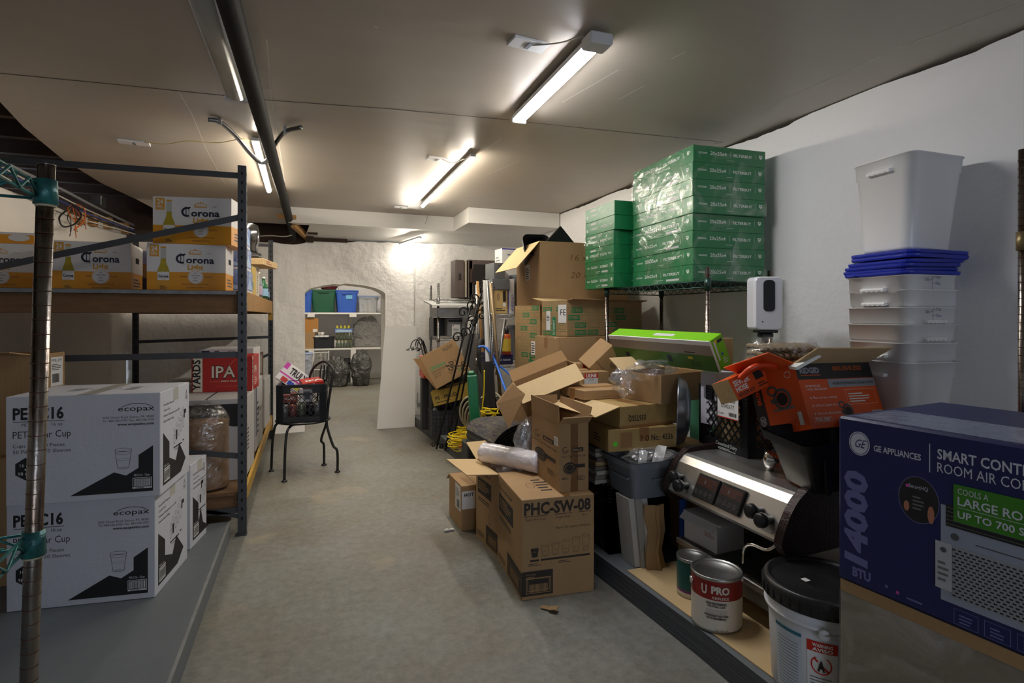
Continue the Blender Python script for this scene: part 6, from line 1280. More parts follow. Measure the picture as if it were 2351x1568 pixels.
b = MB(); crumple(b, (0, 0, 0), (.05, .05, .1), film('bag_grey', base=.35, hi=.75, scale=10, milky=.5, body=(.5, .5, .52)), .4, 31, 16); tag(b.build('plastic_bag', loc=W(1206, 1010, 2.85)), 'milky plastic bag hanging between the mats and the travel lid carton', 'bag')
b = MB(); b.bar(GZ(1243, 1392, .006), GZ(1268, 1398, .008), .025, .003, CARD); b.bar(GZ(1262, 1396, .012), GZ(1281, 1396, .02), .03, .003, CARD); tag(b.build('cardboard_scrap'), 'torn strip of cardboard on the floor in front of the nearest floor carton', 'scrap')
b = MB(); crumple(b, (0, 0, 0), (.018, .01, .007), PAPER, .4, 2, 8); crumple(b, (.028, .0, 0), (.014, .009, .006), PAPER, .4, 5, 8); tag(b.build('paper_scrap', loc=GZ(1026, 1217, .008)), 'small crumpled white paper on the floor left of the small carton', 'scrap')
# ================================================================ espresso machine
MY0, MY1 = 1.39, 1.99
em = thing('espresso_machine', 'large two-group stainless espresso machine with brown side panels on the platform', 'espresso machine', (1.50, MY0, .101)); o = Vector((1.50, MY0, .101))
def eb(x0, y0, z0, x1, y1, z1, m, nm, bev=.003):
    b = MB(); b.box((x0-o.x, y0-o.y, z0-o.z), (x1-o.x, y1-o.y, z1-o.z), m, bev=bev); b.build(nm, em)
BRP = mat('brown_side_panel', S(44, 28, 26), .32, .3, bump=.25, scale=160)
for x in (1.54, 1.92):
    for y in (1.44, 1.93):
        b = MB(); b.lathe([(0, 0), (.025, 0), (.022, .05), (.022, .085), (0, .085)], STEELD, c=(x-o.x, y-o.y, .0), n=18); b.build('leg', em)
eb(1.49, MY0+.01, .175, 1.97, MY1-.01, .235, STEELD, 'base')
b = MB(); b.box((1.485-o.x, .005, .225-o.z), (1.80-o.x, MY1-MY0-.005, .25-o.z), STEEL, bev=.003); b.build('drip_tray', em)
b = MB(); k = 0
b.box((1.50-o.x, .02, .2503-o.z), (1.79-o.x, MY1-MY0-.02, .2513-o.z), mat('tray_dark', (.02, .02, .02), .5, .5))
y = .024
while y < MY1-MY0-.03: b.box((1.50-o.x, y, .2513-o.z), (1.79-o.x, y+.0035, .256-o.z), STEELD); y += .0085
b.build('tray_grille', em)
b = MB(); b.box((1.4835-o.x, MY1-MY0-.26, .18-o.z), (1.4885-o.x, MY1-MY0-.10, .222-o.z), INK); F = Frame(b, (1.483-o.x, MY1-MY0-.10, .18-o.z), (0, -1, 0), (0, 0, 1), (-1, 0, 0)); F.text('A LA MARZOCCO', .012, .014, .014, mat('badge_red', S(170, 60, 30), .4), w=.135); b.build('badge', em)
eb(1.80, MY0+.02, .25, 1.95, MY1-.02, .46, STEEL, 'back_panel')
prof = [(1.455, .445), (1.44, .462), (1.495, .575), (1.52, .60), (1.535, .607), (1.62, .612), (1.97, .598), (1.97, .44), (1.6, .44), (1.5, .43)]
b = MB(); R0 = [(x-o.x, .012, z-o.z) for x, z in prof]; R1 = [(x-o.x, MY1-MY0-.012, z-o.z) for x, z in prof]; b.loft([R1, R0], STEEL); b.build('upper_body', em)
def sidep(y0, y1):
    pr = [(1.44, .44), (1.435, .47), (1.475, .555), (1.53, .612), (1.60, .63), (1.90, .628), (1.98, .60), (1.985, .46), (1.97, .43), (1.55, .41), (1.47, .41)]
    pr = [(p.x, p.y) for p in spline([Vector((x, z, 0)) for x, z in pr], 3, closed=True)]
    b = MB(); b.loft([[(x-o.x, y1-o.y, z-o.z) for x, z in pr], [(x-o.x, y0-o.y, z-o.z) for x, z in pr]], BRP); b.build('side_panel', em)
sidep(MY0-.02, MY0+.012); sidep(MY1-.012, MY1+.02)
eb(1.75, MY0+.0, .25, 1.96, MY0+.03, .43, mat('rear_dark', (.03, .03, .035), .5), 'rear_housing')
# slanted front face frame
fu = Vector((0, -1, 0)); fv = (Vector((1.495, 0, .575))-Vector((1.44, 0, .462))).normalized(); fn = fu.cross(fv)
FO = Vector((1.44-o.x, MY1-MY0-.012, .462-o.z))
def fp(x, y, h=0): return FO+fu*x+fv*y+fn*h
def fbox(x, y, w, h, t, m, nm, deco=None, bev=.002):
    b = MB(); M = Matrix((fu, fv, fn)).transposed().to_4x4(); M.translation = fp(x, y, 0); b.box((0, 0, 0), (w, h, t), m, M=M, bev=bev)
    if deco: deco(Frame(b, fp(x, y, t), fu, fv, fn))
    return b.build(nm, em)
DISP = mat('display_brown', S(74, 46, 40), .25)
def pad(F):
    F.rect(.006, .05, .108, .035, DISP); F.k = 2; F.rect(.045, .06, .008, .014, GALV)
    for i in range(4): F.ell(.018+.027*i, .024, .007, .007, INK, n=14); F.ring(.018+.027*i, .024, .008, .008, .001, GREYM, n=14)
    F.ell(.098, .062, .007, .007, INK, n=14)
fbox(.155, .018, .12, .095, .012, BLACKP, 'control_pad', pad); fbox(.285, .018, .12, .095, .012, BLACKP, 'control_pad', pad)
fbox(.425, .04, .022, .03, .01, BLACKP, 'rocker_switch')
fbox(.505, .012, .05, .012, .002, PAPER, 'name_tag')
def knob(x, y):
    b = MB(); M = Matrix((fu, fv, fn)).transposed().to_4x4(); M.translation = fp(x, y, 0)
    b.lathe([(0, 0), (.014, 0), (.014, .02), (.022, .03), (.026, .04), (.024, .055), (.018, .06), (.0, .06)], BLACKP, M=M@Matrix.Rotation(.35, 4, 'X'), n=20); b.build('steam_knob', em)
knob(.055, .07); knob(.10, .045); knob(.485, .07); knob(.535, .055)
for y in (1.55, 1.80):
    b = MB(); b.lathe([(0, 0), (.032, 0), (.034, .01), (.034, .04), (.04, .06), (0, .06)], CHROME, c=(1.60-o.x, y-o.y, .385-o.z), n=24); b.build('group_head', em)
wd = mat('wand_steel', (.7, .68, .62), .2, 1)
b = MB(); b.tube(spline([(1.47-o.x, .04, .43-o.z), (1.46-o.x, .07, .405-o.z), (1.455-o.x, .13, .40-o.z), (1.46-o.x, .17, .37-o.z), (1.50-o.x, .22, .29-o.z)], 8), .006, wd, 10); b.build('steam_wand', em)
t = thing('portafilter', 'chrome portafilter lying on top of the espresso machine', 'portafilter', (1.66, 1.63, .650), (math.radians(25), 0, math.radians(40))); b = MB(); b.lathe([(0, -.04), (.02, -.035), (.034, -.01), (.037, .02), (.034, .022), (.03, .0), (0, -.01)], CHROME, n=24); b.build('basket', t)
b = MB(); b.tube([(.03, 0, 0), (.07, 0, 0)], .011, CHROME, 12); b.tube(spline([(0, 0, -.035), (0, -.02, -.05), (0, -.04, -.055)], 4), .009, CHROME, 10); nk = b.build('neck', t); b = MB(); b.tube([(.07, 0, 0), (.10, 0, 0), (.16, 0, 0)], lambda i: (.012, .017, .014)[i], BLACKP, 14); b.build('handle', nk)
# crate with labels on the machine
def dairy(b, t, w, d, h):
    F = Frame(b, (-.009, d, 0), (0, -1, 0), (0, 0, 1), (-1, 0, 0)); F.k = 3; F.text('Cloverland Dairy', d*.42, h*.09, .016, GRD, w=d*.42); F.fine(d*.42, h*.03, d*.42, h*.04, 2, GRD)
    p = MB(); p.box((-.0165, d*.02+.03, h*.56), (-.0145, d*.02+.165, h*.98), PAPER); F = Frame(p, (-.0165, d*.02+.165, h*.56), (0, -1, 0), (0, 0, 1), (-1, 0, 0))
    F.rect(0, .11, .135, .007, RD); F.rect(0, 0, .135, .004, RD); F.barcode(.015, .07, .105, .036, INK); F.text('U042677', .0675, .044, .017, INK, al='c', w=.085); F.ring(.012, .018, .006, .006, .0015, INK, n=12); F.fine(.022, .014, .03, .008, 1, INK); F.barcode(.075, .012, .05, .016, INK); p.build('barcode_label', t)
pcr = (1.70, 1.80, .606)
crate('milk_crate', 'black milk crate with a barcode label, standing on the espresso machine', pcr, (0, 0, math.radians(-4)), .30, .33, .27, extra=dairy)
ORG = mat('orange_print', S(222, 84, 18), .45, bump=.03, scale=40)
plain('carton', 'brown contents carton inside the labelled crate', 'carton', (1.75, 1.86, .62), math.radians(-4), (.2, .22, .16), CARDL)
plain('carton', 'narrow brown carton standing behind the labelled crate, carrying the moulded trays', 'carton', (1.83, 1.74, .606), math.radians(-4), (.2, .05, .375), CARD)
plain('drink_box', 'pale printed box standing at the left end of the labelled crate', 'box', (1.73, 2.02, .70), math.radians(10), (.12, .09, .24), mat('lilac_white', S(205, 200, 210), .5), None, lambda c: (c.A.barcode(.02, .12, .06, .05, INK), c.B.fine(.02, .1, .08, .08, 4, GREYP)))
Cc = W(1703, 882, 2.14); x, y, z_ax = basis(onV(.88, .30, .32), onV(-.35, .2, .9))
def hosebox(c):
    F = c.B; F.text('SEWER', .012, .05, .02, WHITE, w=.075, bold=.03); F.text('HOSE', .012, .027, .018, WHITE, w=.055, bold=.03); F.text('RINSER KIT', .012, .008, .013, INK, w=.08, bold=.02); F.rect(.11, .04, .04, .03, INK); c.A.rect(0, 0, c.Wd, c.H, CARDL); F.fine(.11, .01, .05, .02, 2, INK)
tiltbox('tool_box', 'bright orange and white hose kit box tilted on top of the labelled crate', 'box', Cc, (x, y, z_ax), (.17, .11, .085), ORG, hosebox)
cable('orange_hose', 'fat orange hose looping out of the hose kit box', [W(1700, 870, 2.05), W(1722, 848, 2.03), W(1750, 838, 2.03), W(1782, 842, 2.05)], .012, mat('orange_hose', S(220, 66, 24), .35), 'hose', 8, 10)
# black tub and the orange saw box
t = thing('black_tub', 'black rectangular plastic tub under the orange tool box on the espresso machine', 'tub', (1.66, 1.40, .632), (math.radians(2), math.radians(-6), math.radians(-14))); b = MB(); w_, d_, h_ = .27, .24, .175
b.loft([rrect(w_*.72, d_*.72, .02, 0), rrect(w_*.95, d_*.95, .025, h_*.8), rrect(w_*1.08, d_*1.08, .03, h_*.82), rrect(w_*1.12, d_*1.12, .03, h_)], BLACKP, cap1=False); b.loft([rrect(w_*1.05, d_*1.05, .03, h_), rrect(w_*.7, d_*.7, .02, .006)], BLACKP, cap0=False)
for k in (-.25, 0, .25): b.box((k*w_-.01, -d_*.47, .0), (k*w_+.01, -d_*.42, h_*.78), BLACKP, bev=.003)
b.build('tub_body', t)
x, y, z_ax = basis(onV(.91, .40, -.02), onV(-.2, .26, .93))
BLK = mat('box_black_print', (.015, .015, .016), .4); GRYS = mat('silver_band', S(150, 150, 155), .4); SAWG = mat('saw_grey', S(80, 82, 86), .5)
def saw(F, cx_, cy_, s):
    F.ring(cx_, cy_, s, s, s*.28, SAWG, n=22); F.ell(cx_, cy_, s*.6, s*.6, INK, n=18, k=F.k+1); F.rect(cx_-s*1.3, cy_-s*.25, s*.9, s*.4, SAWG); F.ring(cx_-s*.9, cy_+s*.9, s*.6, s*.5, s*.22, SAWG, n=16); F.poly([(cx_-s*1.2, cy_-s), (cx_+s*1.1, cy_-s), (cx_+s*1.1, cy_-s*.8), (cx_-s*1.2, cy_-s*.8)], GREYM)
def ridgid(c):
    F = c.B; L, H = c.L, c.H; F.rect(0, H*.74, L, H*.26, BLK); F.k = 2; F.text('RIDGID', L*.04, H*.84, H*.085, GRYS, w=L*.25, bold=.05); F.rect(L*.04, H*.80, L*.25, H*.012, ORG); F.text('BRUSHLESS', L*.47, H*.87, H*.07, mat('dim_orange', S(150, 70, 20), .5), w=L*.4, bold=.05)
    F.poly([(L*.36, H*.6), (L, H*.6), (L, H*.73), (L*.36, H*.73)], GRYS); F.k = 3; F.text('MAXIMUM PERFORMANCE. LONGER RUNTIME', L*.42, H*.64, H*.045, INK, w=L*.55); F.k = 2
    F.text('18V BRUSHLESS', L*.06, H*.62, H*.035, WHITE); F.text('7-1/4 IN. CIRCULAR SAW', L*.06, H*.57, H*.035, WHITE, w=L*.27)
    for i, s in enumerate(('Max torque cutting', '2-9/16 in. Depth of Cut', 'Electronic Blade Brake')): F.text(s, L*.12, H*(.44-.12*i), H*.035, WHITE, w=L*.3); F.rect(L*.085, H*(.44-.12*i), L*.012, H*.03, WHITE)
    F.box(L*.06, H*.09, L*.22, H*.07, .0008, WHITE); F.text('TOOL ONLY', L*.075, H*.105, H*.045, WHITE, w=L*.19, bold=.04); F.box(L*.55, H*.32, L*.4, H*.24, .0008, WHITE); F.fine(L*.58, H*.35, L*.3, H*.16, 4, WHITE); saw(F, L*.52, H*.22, H*.12); F.rect(L*.84, H*.08, L*.13, H*.13, PAPER); F.k = 3; F.barcode(L*.85, H*.09, L*.11, H*.11, INK)
    F = c.A; Wd = c.Wd; F.rect(0, 0, Wd*.22, H, BLK); F.k = 2; F.text('RIDGID', Wd*.16, H*.04, Wd*.11, GRYS, rot=PI/2, w=H*.28, bold=.05); F.text('BRUSHLESS', Wd*.16, H*.5, Wd*.08, ORG, rot=PI/2, w=H*.4, bold=.03); saw(F, Wd*.6, H*.52, H*.17); F.ring(Wd*.82, H*.86, .014, .012, .002, WHITE); F.rect(Wd*.82, H*.08, Wd*.08, H*.2, PAPER)
Cc = W(1864, 985, 1.93)
M0 = x*.205+z_ax*.118+y*.11
tiltbox('tool_box', 'open orange and black circular saw box leaning on the black tub', 'tool box', Cc+M0, (x, y, z_ax), (.41, .22, .236), ORG, ridgid, None, True, (('B', 14, .11, CARDL), ('A', 20, .12), ('B2', 30, .08), ('A2', 50, .06)))
b = MB(); b.bar(W(1820, 845, 1.98), W(1875, 815, 2.0), .04, .012, WHITE); tag(b.build('folded_paper'), 'white folded panel poking out of the open saw box', 'paper')
t = thing('hand_tool', 'orange tool handle between the portafilter and the black tub', 'tool', (1.70, 1.54, .612)); b = MB(); b.box((-.02, -.02, 0), (.02, .02, .10), mat('orange_plastic', S(210, 80, 20), .4), bev=.008); b.build('handle', t)
# bag of moulded trays behind
MT = mat('moulded_tray', S(160, 140, 112), .8, bump=.5, scale=25, var=.6, vscale=30)
t = thing('moulded_trays', 'bundle of tan moulded fibre trays in a clear bag behind the tool boxes', 'trays', W(1803, 832, 2.33), (0, 0, -.1)); b = MB()
for i in range(3):
    for k in range(9): b.tube([(-.12+.03*k, -.06+.01*i, .0+.028*i), (-.105+.03*k, .05, .012+.028*i), (-.105+.03*k, .10, .01+.028*i)], .011, MT, 7)
b.box((-.13, -.05, -.02), (.15, .11, .01), MT, bev=.01); b.build('tray_stack', t)
b = MB(); crumple(b, (.01, .02, .04), (.17, .11, .07), film('bag_clear2', base=.06, hi=.55, scale=10, milky=.2), .25, 41, 16); b.build('bag', t)
# silver bowl
t = thing('metal_dish', 'large dull steel dish standing on edge between the stamped cartons and the labelled crate', 'dish', (1.69, 2.16, .745), (0, math.radians(-88), math.radians(-38))); b = MB(); b.lathe([(0, .0), (.08, .002), (.14, .02), (.155, .05), (.165, .052), (.16, .047), (.145, .016), (.08, -.006), (0, -.008)], mat('blue_grey_steel', (.32, .36, .42), .3, .9), n=40); b.build('dish_body', t)
plain('carton', 'plain brown carton behind the espresso machine under the metal dish', 'carton', (1.64, 2.07, .101), 0, (.2, .42, .475), CARD)
plain('carton', 'pale green carton edge showing between the lime green box and the saw box', 'carton', (2.0, 2.33, .101), 0, (.25, .22, .834), mat('pale_green_card', S(84, 160, 130), .6))
# small white box on the drip tray
q = (1.515, 1.765, .257); c = Carton('carton', 'small white box with its lid ajar on the drip tray of the espresso machine', 'carton', q, math.radians(3), (.14, .19, .112), WHITEC, None, open_=True, inm=WHITEC); c.flap('A', -45, .035, WHITEC); c.flap('B', 3, .02, WHITEC); c.A.fine(.12, .05, .06, .02, 3, mat('faint_red', S(170, 120, 110), .6)); c.done()
b = MB(); b.box((-.002, -.004, .1135), (.142, .194, .116), WHITEC); b.build('lid', c.root)
# paint cans
def can(label, loc, r_, h, deco, side, handle=True):
    t = thing('paint_can', label, 'paint can', loc, 0); b = MB()
    b.lathe([(0, 0), (r_*.98, 0), (r_, .003), (r_, .008)], STEELD, n=40); nb = side
    zs = [.008]+[z for z, _ in nb]; 
    for (z0, z1, m) in [(a, c_, mm) for (a, c_, mm) in nb2(nb)]: b.lathe([(r_*.995, z0), (r_*.995, z1)], m, n=40)
    b.lathe([(r_*.995, h-.012), (r_*1.02, h-.010), (r_*1.02, h), (r_*.94, h), (r_*.92, h-.006), (r_*.88, h-.003), (r_*.84, h-.008), (0, h-.008)], STEELD, n=40); 
    if deco: deco(b, r_, h)
    b.build('can_body', t)
    if handle:
        for s in (-1, 1): b = MB(); a = .2 if s > 0 else PI+.2; b.lathe([(0, 0), (.012, 0), (.012, .006), (0, .009)], STEEL, M=Matrix.Translation((s*r_*math.cos(-.35), s*r_*math.sin(-.35), h*.8))@Matrix.Rotation(-.35+(0 if s > 0 else PI), 4, 'Z')@Matrix.Rotation(PI/2, 4, 'Y'), n=14); b.build('ear', t)
    return t
def nb2(nb):
    z = .008; out = []
    for zt_, m in nb: out.append((z, zt_, m)); z = zt_
    return out
def curved(b, r_, txt, ang, z, h, m, w=None, bold=0):
    v, f, tw = text_mesh(txt, bold); sx = (w/tw) if w else h/.7; sc = h/.7
    pts = [((r_+.0022)*math.cos(ang+(x_*sx-tw*sx/2)/r_), (r_+.0022)*math.sin(ang+(x_*sx-tw*sx/2)/r_), z+y_*sc) for x_, y_ in v]; b.add(pts, f, m)
DR = mat('paint_red', S(140, 26, 20), .4); CREAM = mat('can_cream', S(212, 204, 190), .45)
camdir = lambda p: math.atan2(-p[1], -p[0])
qp = (1.375, 1.605, .105)
def pro(b, r_, h):
    a = camdir(qp)-.05; curved(b, r_, 'PRO', a+.2, h*.73, .024, CREAM, .06, .05); curved(b, r_, 'SERIES', a+.2, h*.63, .009, CREAM, .055, .01)
    curved(b, r_, 'U', a-.42, h*.70, .03, CREAM, .02, .04)
    for i, s in enumerate(('HIGH PERFORMANCE', 'INDUSTRIAL CLEAR')): curved(b, r_, s, a+.05, h*(.53-.05*i), .007, INK, (.066, .058)[i], .03)
    for i in range(3): curved(b, r_, 'TRANSPARENTE DE ALTO RENDIMIENTO', a+.05, h*(.42-.03*i), .003, GREYP, .07)
    for i, s in enumerate(('TRANSPARENT INDUSTRIEL', 'HAUTE PERFORMANCE')): curved(b, r_, s, a+.05, h*(.31-.05*i), .007, INK, (.08, .064)[i], .03)
    curved(b, r_, '1 GAL./3.78 L/3.78 L', a+.25, h*.05, .006, INK, .05)
can('large cream paint can with a red band in front of the espresso machine', qp, .087, .188, pro, [(.188*.6, CREAM), (.178, DR)])
q2 = (1.425, 1.80, .105)
can('smaller paint can with a teal and white label behind the red-banded can', q2, .06, .15, None, [(.02, CREAM), (.03, mat('purple_band', S(110, 50, 120), .4)), (.14, mat('teal_label', S(20, 92, 88), .4))], False)
# brown paper/cardboard sheet under machine and its curled end
b = MB(); sh0 = [(1.29, 2.06), (1.335, 1.0), (1.98, 1.0), (1.98, 2.06)]; b.add([(x_, y_, .1012) for x_, y_ in sh0]+[(x_, y_, .1045) for x_, y_ in sh0], [(0, 1, 2, 3)[::-1], (4, 5, 6, 7), (0, 1, 5, 4), (1, 2, 6, 5), (3, 0, 4, 7)], CARDL)
tag(b.build('cardboard_sheet'), 'flat tan cardboard sheet on the platform under the espresso machine', 'cardboard')
b = MB(); n = 12; cv = []
for i in range(n+1): a = i/n; cv.append((1.37+.10*a+.03*math.sin(a*6), 2.035-.02*math.sin(a*PI)))
for hz in range(1): pass
vs = []; zs = [.106, .18, .26, .33, .385]
for j, zz_ in enumerate(zs):
    for (x_, y_) in cv: vs.append((x_+.012*math.sin(zz_*30), y_+.012*math.cos(zz_*22+x_*18), zz_-(.04*(x_-1.37) if j == 4 else 0)))
b.add(vs, [(j*(n+1)+i, j*(n+1)+i+1, (j+1)*(n+1)+i+1, (j+1)*(n+1)+i) for j in range(4) for i in range(n)], CARD, smooth=True); b.add([(v[0], v[1]+.004, v[2]) for v in vs], [(j*(n+1)+i, (j+1)*(n+1)+i, (j+1)*(n+1)+i+1, j*(n+1)+i+1) for j in range(4) for i in range(n)], CARD, smooth=True)
tag(b.build('curled_cardboard'), 'curled torn cardboard standing up at the left end of the espresso machine', 'cardboard')
b = MB(); b.box((1.555, 2.03, .106), (1.575, 2.055, .40), BLUEP); tag(b.build('blue_board'), 'narrow blue panel edge behind the leaning white boards', 'board')
# bucket
qb = (1.435, 1.225, .105); t = thing('bucket', 'white plastic bucket with a black lid and a red warning label', 'bucket', qb); b = MB(); r0 = .135; BW = mat('bucket_white', S(214, 216, 220), .35)
b.lathe([(0, 0), (r0*.97, 0), (r0, .004), (.143, .20), (.143, .225), (.155, .228), (.156, .236), (.147, .238), (.147, .262), (.158, .266), (.158, .274), (.148, .276), (.149, .29), (0, .29)], BW, n=48)
a = camdir(qb)
def patch(b, r_, a0, a1, z0, z1, m, n=10, o_=.0008):
    vs = [((r_(z)+o_)*math.cos(a0+(a1-a0)*i/n), (r_(z)+o_)*math.sin(a0+(a1-a0)*i/n), z) for i in range(n+1) for z in (z0, z1)]; b.add(vs, [(2*i, 2*i+2, 2*i+3, 2*i+1) for i in range(n)], m, smooth=True)
rz = lambda z: r0+(.143-r0)*z/.2
patch(b, rz, a-.25, a+.28, .01, .195, PAPER); patch(b, rz, a-.25, a+.28, .165, .195, RD, o_=.0014)
for i, s in enumerate(('WARNING', 'AVISO')): curved(b, rz(.17)+.0012, s, a+.02, .181-.012*i, .009, WHITE, .05, .03)
for i in range(28):
    q_ = 2*PI*i/28; q2_ = 2*PI*(i+1)/28
    P = lambda q, rr: ((rz(.13)+.0016)*math.cos(a-.0+rr*math.cos(q)/.14), (rz(.13)+.0016)*math.sin(a-.0+rr*math.cos(q)/.14), .13+rr*math.sin(q)); b.add([P(q_, .026), P(q2_, .026), P(q2_, .0225), P(q_, .0225)], [(0, 1, 2, 3)], RD)
curved(b, rz(.13)+.0012, 'A', a-.0, .115, .026, INK, .018, .05)
b.add([((rz(.13)+.002)*math.cos(a+dx/.14), (rz(.13)+.002)*math.sin(a+dx/.14), .13+dz) for dx, dz in ((-.019, .014), (-.015, .018), (.019, -.014), (.015, -.018))], [(0, 1, 2, 3)], RD)
for i in range(9): patch(b, rz, a-.2, a+.18, .02+.009*i, .0225+.009*i, GREYM, o_=.0014)
patch(b, rz, a-.95, a-.35, .02, .205, mat('label_pale_blue', S(196, 206, 216), .5)); patch(b, rz, a-.95, a-.35, .19, .2, mat('teal_strip', S(40, 110, 130), .4), o_=.0014)
for i in range(16): patch(b, rz, a-.9, a-.42, .03+.009*i, .0318+.009*i, GREYM, o_=.0014)
b.build('bucket_body', t)
b = MB(); b.lathe([(.150, .262), (.160, .264), (.162, .30), (.156, .312), (.146, .316), (.142, .308), (.13, .305), (.06, .304), (.055, .306), (.05, .304), (0, .304)], BLACKP, n=48)
for i in range(36): q_ = 2*PI*i/36; b.box((-.002, -.004, .268), (.002, .004, .298), BLACKP, M=Matrix.Rotation(q_, 4, 'Z')@Matrix.Translation((.161, 0, 0)))
F = Frame(b, (0, 0, .3055), (1, 0, 0), (0, 1, 0), (0, 0, 1)); F.rect(-.05, .01, .02, .02, PAPER); b.build('lid', t)
b = MB(); M = Matrix.Translation(((.156)*math.cos(a+.05), .156*math.sin(a+.05), .225))@Matrix.Rotation(a+.05, 4, 'Z')@Matrix.Rotation(PI/2, 4, 'Y'); b.lathe([(0, 0), (.016, 0), (.014, .008), (0, .01)], BW, M=M, n=18); ear = b.build('ear', t)
b = MB(); b.tube(spline([(.17*math.cos(a+.05+k*.3), .17*math.sin(a+.05+k*.3), .227+.012*k) for k in range(6)], 4), .002, STEELD, 6); b.build('wire_handle', ear)
# ================================================================ air conditioner box
GEB = mat('box_navy', S(26, 34, 86), .4, bump=.05, scale=30); GEV = mat('lavender_ink', S(104, 106, 158), .5); GEW = mat('ink_white', S(200, 204, 214), .5); GEG = mat('box_green_print', S(60, 128, 30), .45)
Dg = 1.45; pg = W(1924, 950, Dg); yg = math.radians(-83); zg0, zg1 = 1.2-(1325-HY)/FPX*Dg, 1.2-(954-HY)/FPX*Dg
t0 = Carton('carton', 'large tan carton in scratched stretch film carrying the navy air conditioner box', 'carton', (pg.x+.004, pg.y-.004, .106), yg, (.66, .5, zg0-.107), mat('film_carton', S(128, 118, 100), .3, bump=.4, scale=12, var=.18, vscale=4, coat=.5), None); t0.B.rect(0, zg0-.107-.03, .66, .03, CARD); t0.done()
for i in range(1):
    b = MB(); L, H = .66, zg0-.107; nx, nz = 30, 16; vs = [(L*i_/nx, -.004-.003*abs(noise.noise(Vector((i_*.3+j_*.25, j_*.5, 0)))), H*.93*j_/nz) for i_ in range(nx+1) for j_ in range(nz+1)]
    b.add(vs, [(i_*(nz+1)+j_, (i_+1)*(nz+1)+j_, (i_+1)*(nz+1)+j_+1, i_*(nz+1)+j_+1) for i_ in range(nx) for j_ in range(nz)], film('pallet_film', base=.12, hi=.5, scale=7, rough=.2, milky=.3), smooth=True)
    b.build('stretch_film', t0.root)
c = Carton('appliance_box', 'large navy blue room air conditioner box at the right edge, beside the bucket', 'appliance box', (pg.x, pg.y, zg0), yg, (.70, .5, zg1-zg0), GEB, None, bev=.006)
F = c.B; H = c.H; L = c.L
# emblem and lettering
ex, ey = .055, H-.062
F.ell(ex, ey, .026, .030, GEW, n=32); F.k = 2; F.ring(ex, ey, .0235, .0275, .0015, GEB, n=32); F.text('GE', ex, ey-.010, .021, GEB, al='c', shear=.3, w=.025); F.k = 1
F.text('GE APPLIANCES', .09, H-.073, .0145, GEW, w=.105, bold=.02); F.rect(.212, H-.095, .0018, .065, GEW)
F.text('SMART CONTROL', .228, H-.06, .022, GEW, w=.195, bold=.018); F.text('ROOM AIR CONDITIONER', .228, H-.09, .022, GEW, w=.27)
F.text('14000', .072, .052, .052, GEV, w=.235, rot=PI/2, bold=.05, shear=.12); F.text('BTU', .038, .022, .022, GEV, w=.045, bold=.05)
F.ell(.19, H-.165, .042, .053, mat('photo_dark', S(38, 34, 36), .4), n=36); F.k = 2; F.ring(.19, H-.165, .043, .054, .0015, GEV, n=36); F.rect(.168, H-.205, .042, .075, BLK); F.k = 3; F.text('SmartHQ', .19, H-.14, .009, GEW, al='c', w=.04); F.ell(.167, H-.137, .004, .004, PK, n=12); F.ell(.165, H-.185, .006, .012, mat('skin_print', S(176, 116, 88), .6)); F.ell(.216, H-.192, .007, .02, mat('skin_print', S(176, 116, 88), .6)); F.fine(.178, H-.19, .025, .035, 4, GREYM); F.k = 1
# printed appliance
F.rect(.235, .05, .45, H-.21, mat('ac_print', S(148, 156, 172), .4)); F.k = 2; F.rect(.245, H-.205, .44, .048, mat('vent_print', S(34, 32, 36), .4)); F.k = 3
for i in range(5): F.rect(.245, H-.2+.009*i, .44, .0012, GREYM)
F.k = 2; F.rect(.255, .065, .43, H-.31, mat('grille_print', S(150, 152, 158), .35)); F.k = 3
yy_ = .068; row = 0
while yy_ < H-.25:
    xx = .258+(row % 2)*.005
    while xx < .60: F.poly([(xx, yy_), (xx+.0062, yy_), (xx+.0062, yy_+.0032), (xx, yy_+.0032)], BLK); xx += .0105
    yy_ += .0072; row += 1
F.k = 2; F.ell(.262, H-.225, .008, .008, SAWG, n=16); F.fine(.3, H-.232, .2, .006, 1, SAWG); F.rect(.225, .075, .032, .105, mat('remote_print', S(176, 178, 182), .4), k=4); F.ell(.241, .163, .006, .006, SAWG, n=14, k=5); F.fine(.23, .09, .022, .05, 4, GREYM, k=5)
F.k = 4; F.rect(.26, H-.19, .42, .082, GEG); F.k = 5; F.text('COOLS A', .268, H-.128, .013, GEW, w=.055); F.text('LARGE ROOM', .268, H-.152, .018, GEW, w=.15, bold=.018); F.rect(.268, H-.158, .4, .001, GEW); F.text('UP TO 700 SQ. FT.', .268, H-.180, .015, GEW, w=.17, bold=.02)
F.k = 1
for i in range(5): F.box(.26+.055*i, .008, .045, .034, .001, GEV); F.fine(.27+.055*i, .012, .025, .022, 3, GEV, seed=i)
F.ell(.12, .028, .004, .004, GEV, n=12); F.ell(.145, .024, .004, .004, PK, n=12); F.fine(.165, .016, .05, .01, 1, GEV)
tp = c.T; tp.rect(.02, .02, .66, .2, mat('tape_glossy', S(120, 130, 160), .12, bump=.3, scale=20)); c.done()
# chrome shelf post at the right edge
wire_unit('wire_shelving', 'chrome wire shelving post at the far right edge of the photo', [(2.075, .15), (2.39, .15), (2.39, 1.08), (2.065, 1.05)], [1.445], 1.71, POLE, mesh_m=mat('clip_tan', S(150, 132, 92), .4, .6))
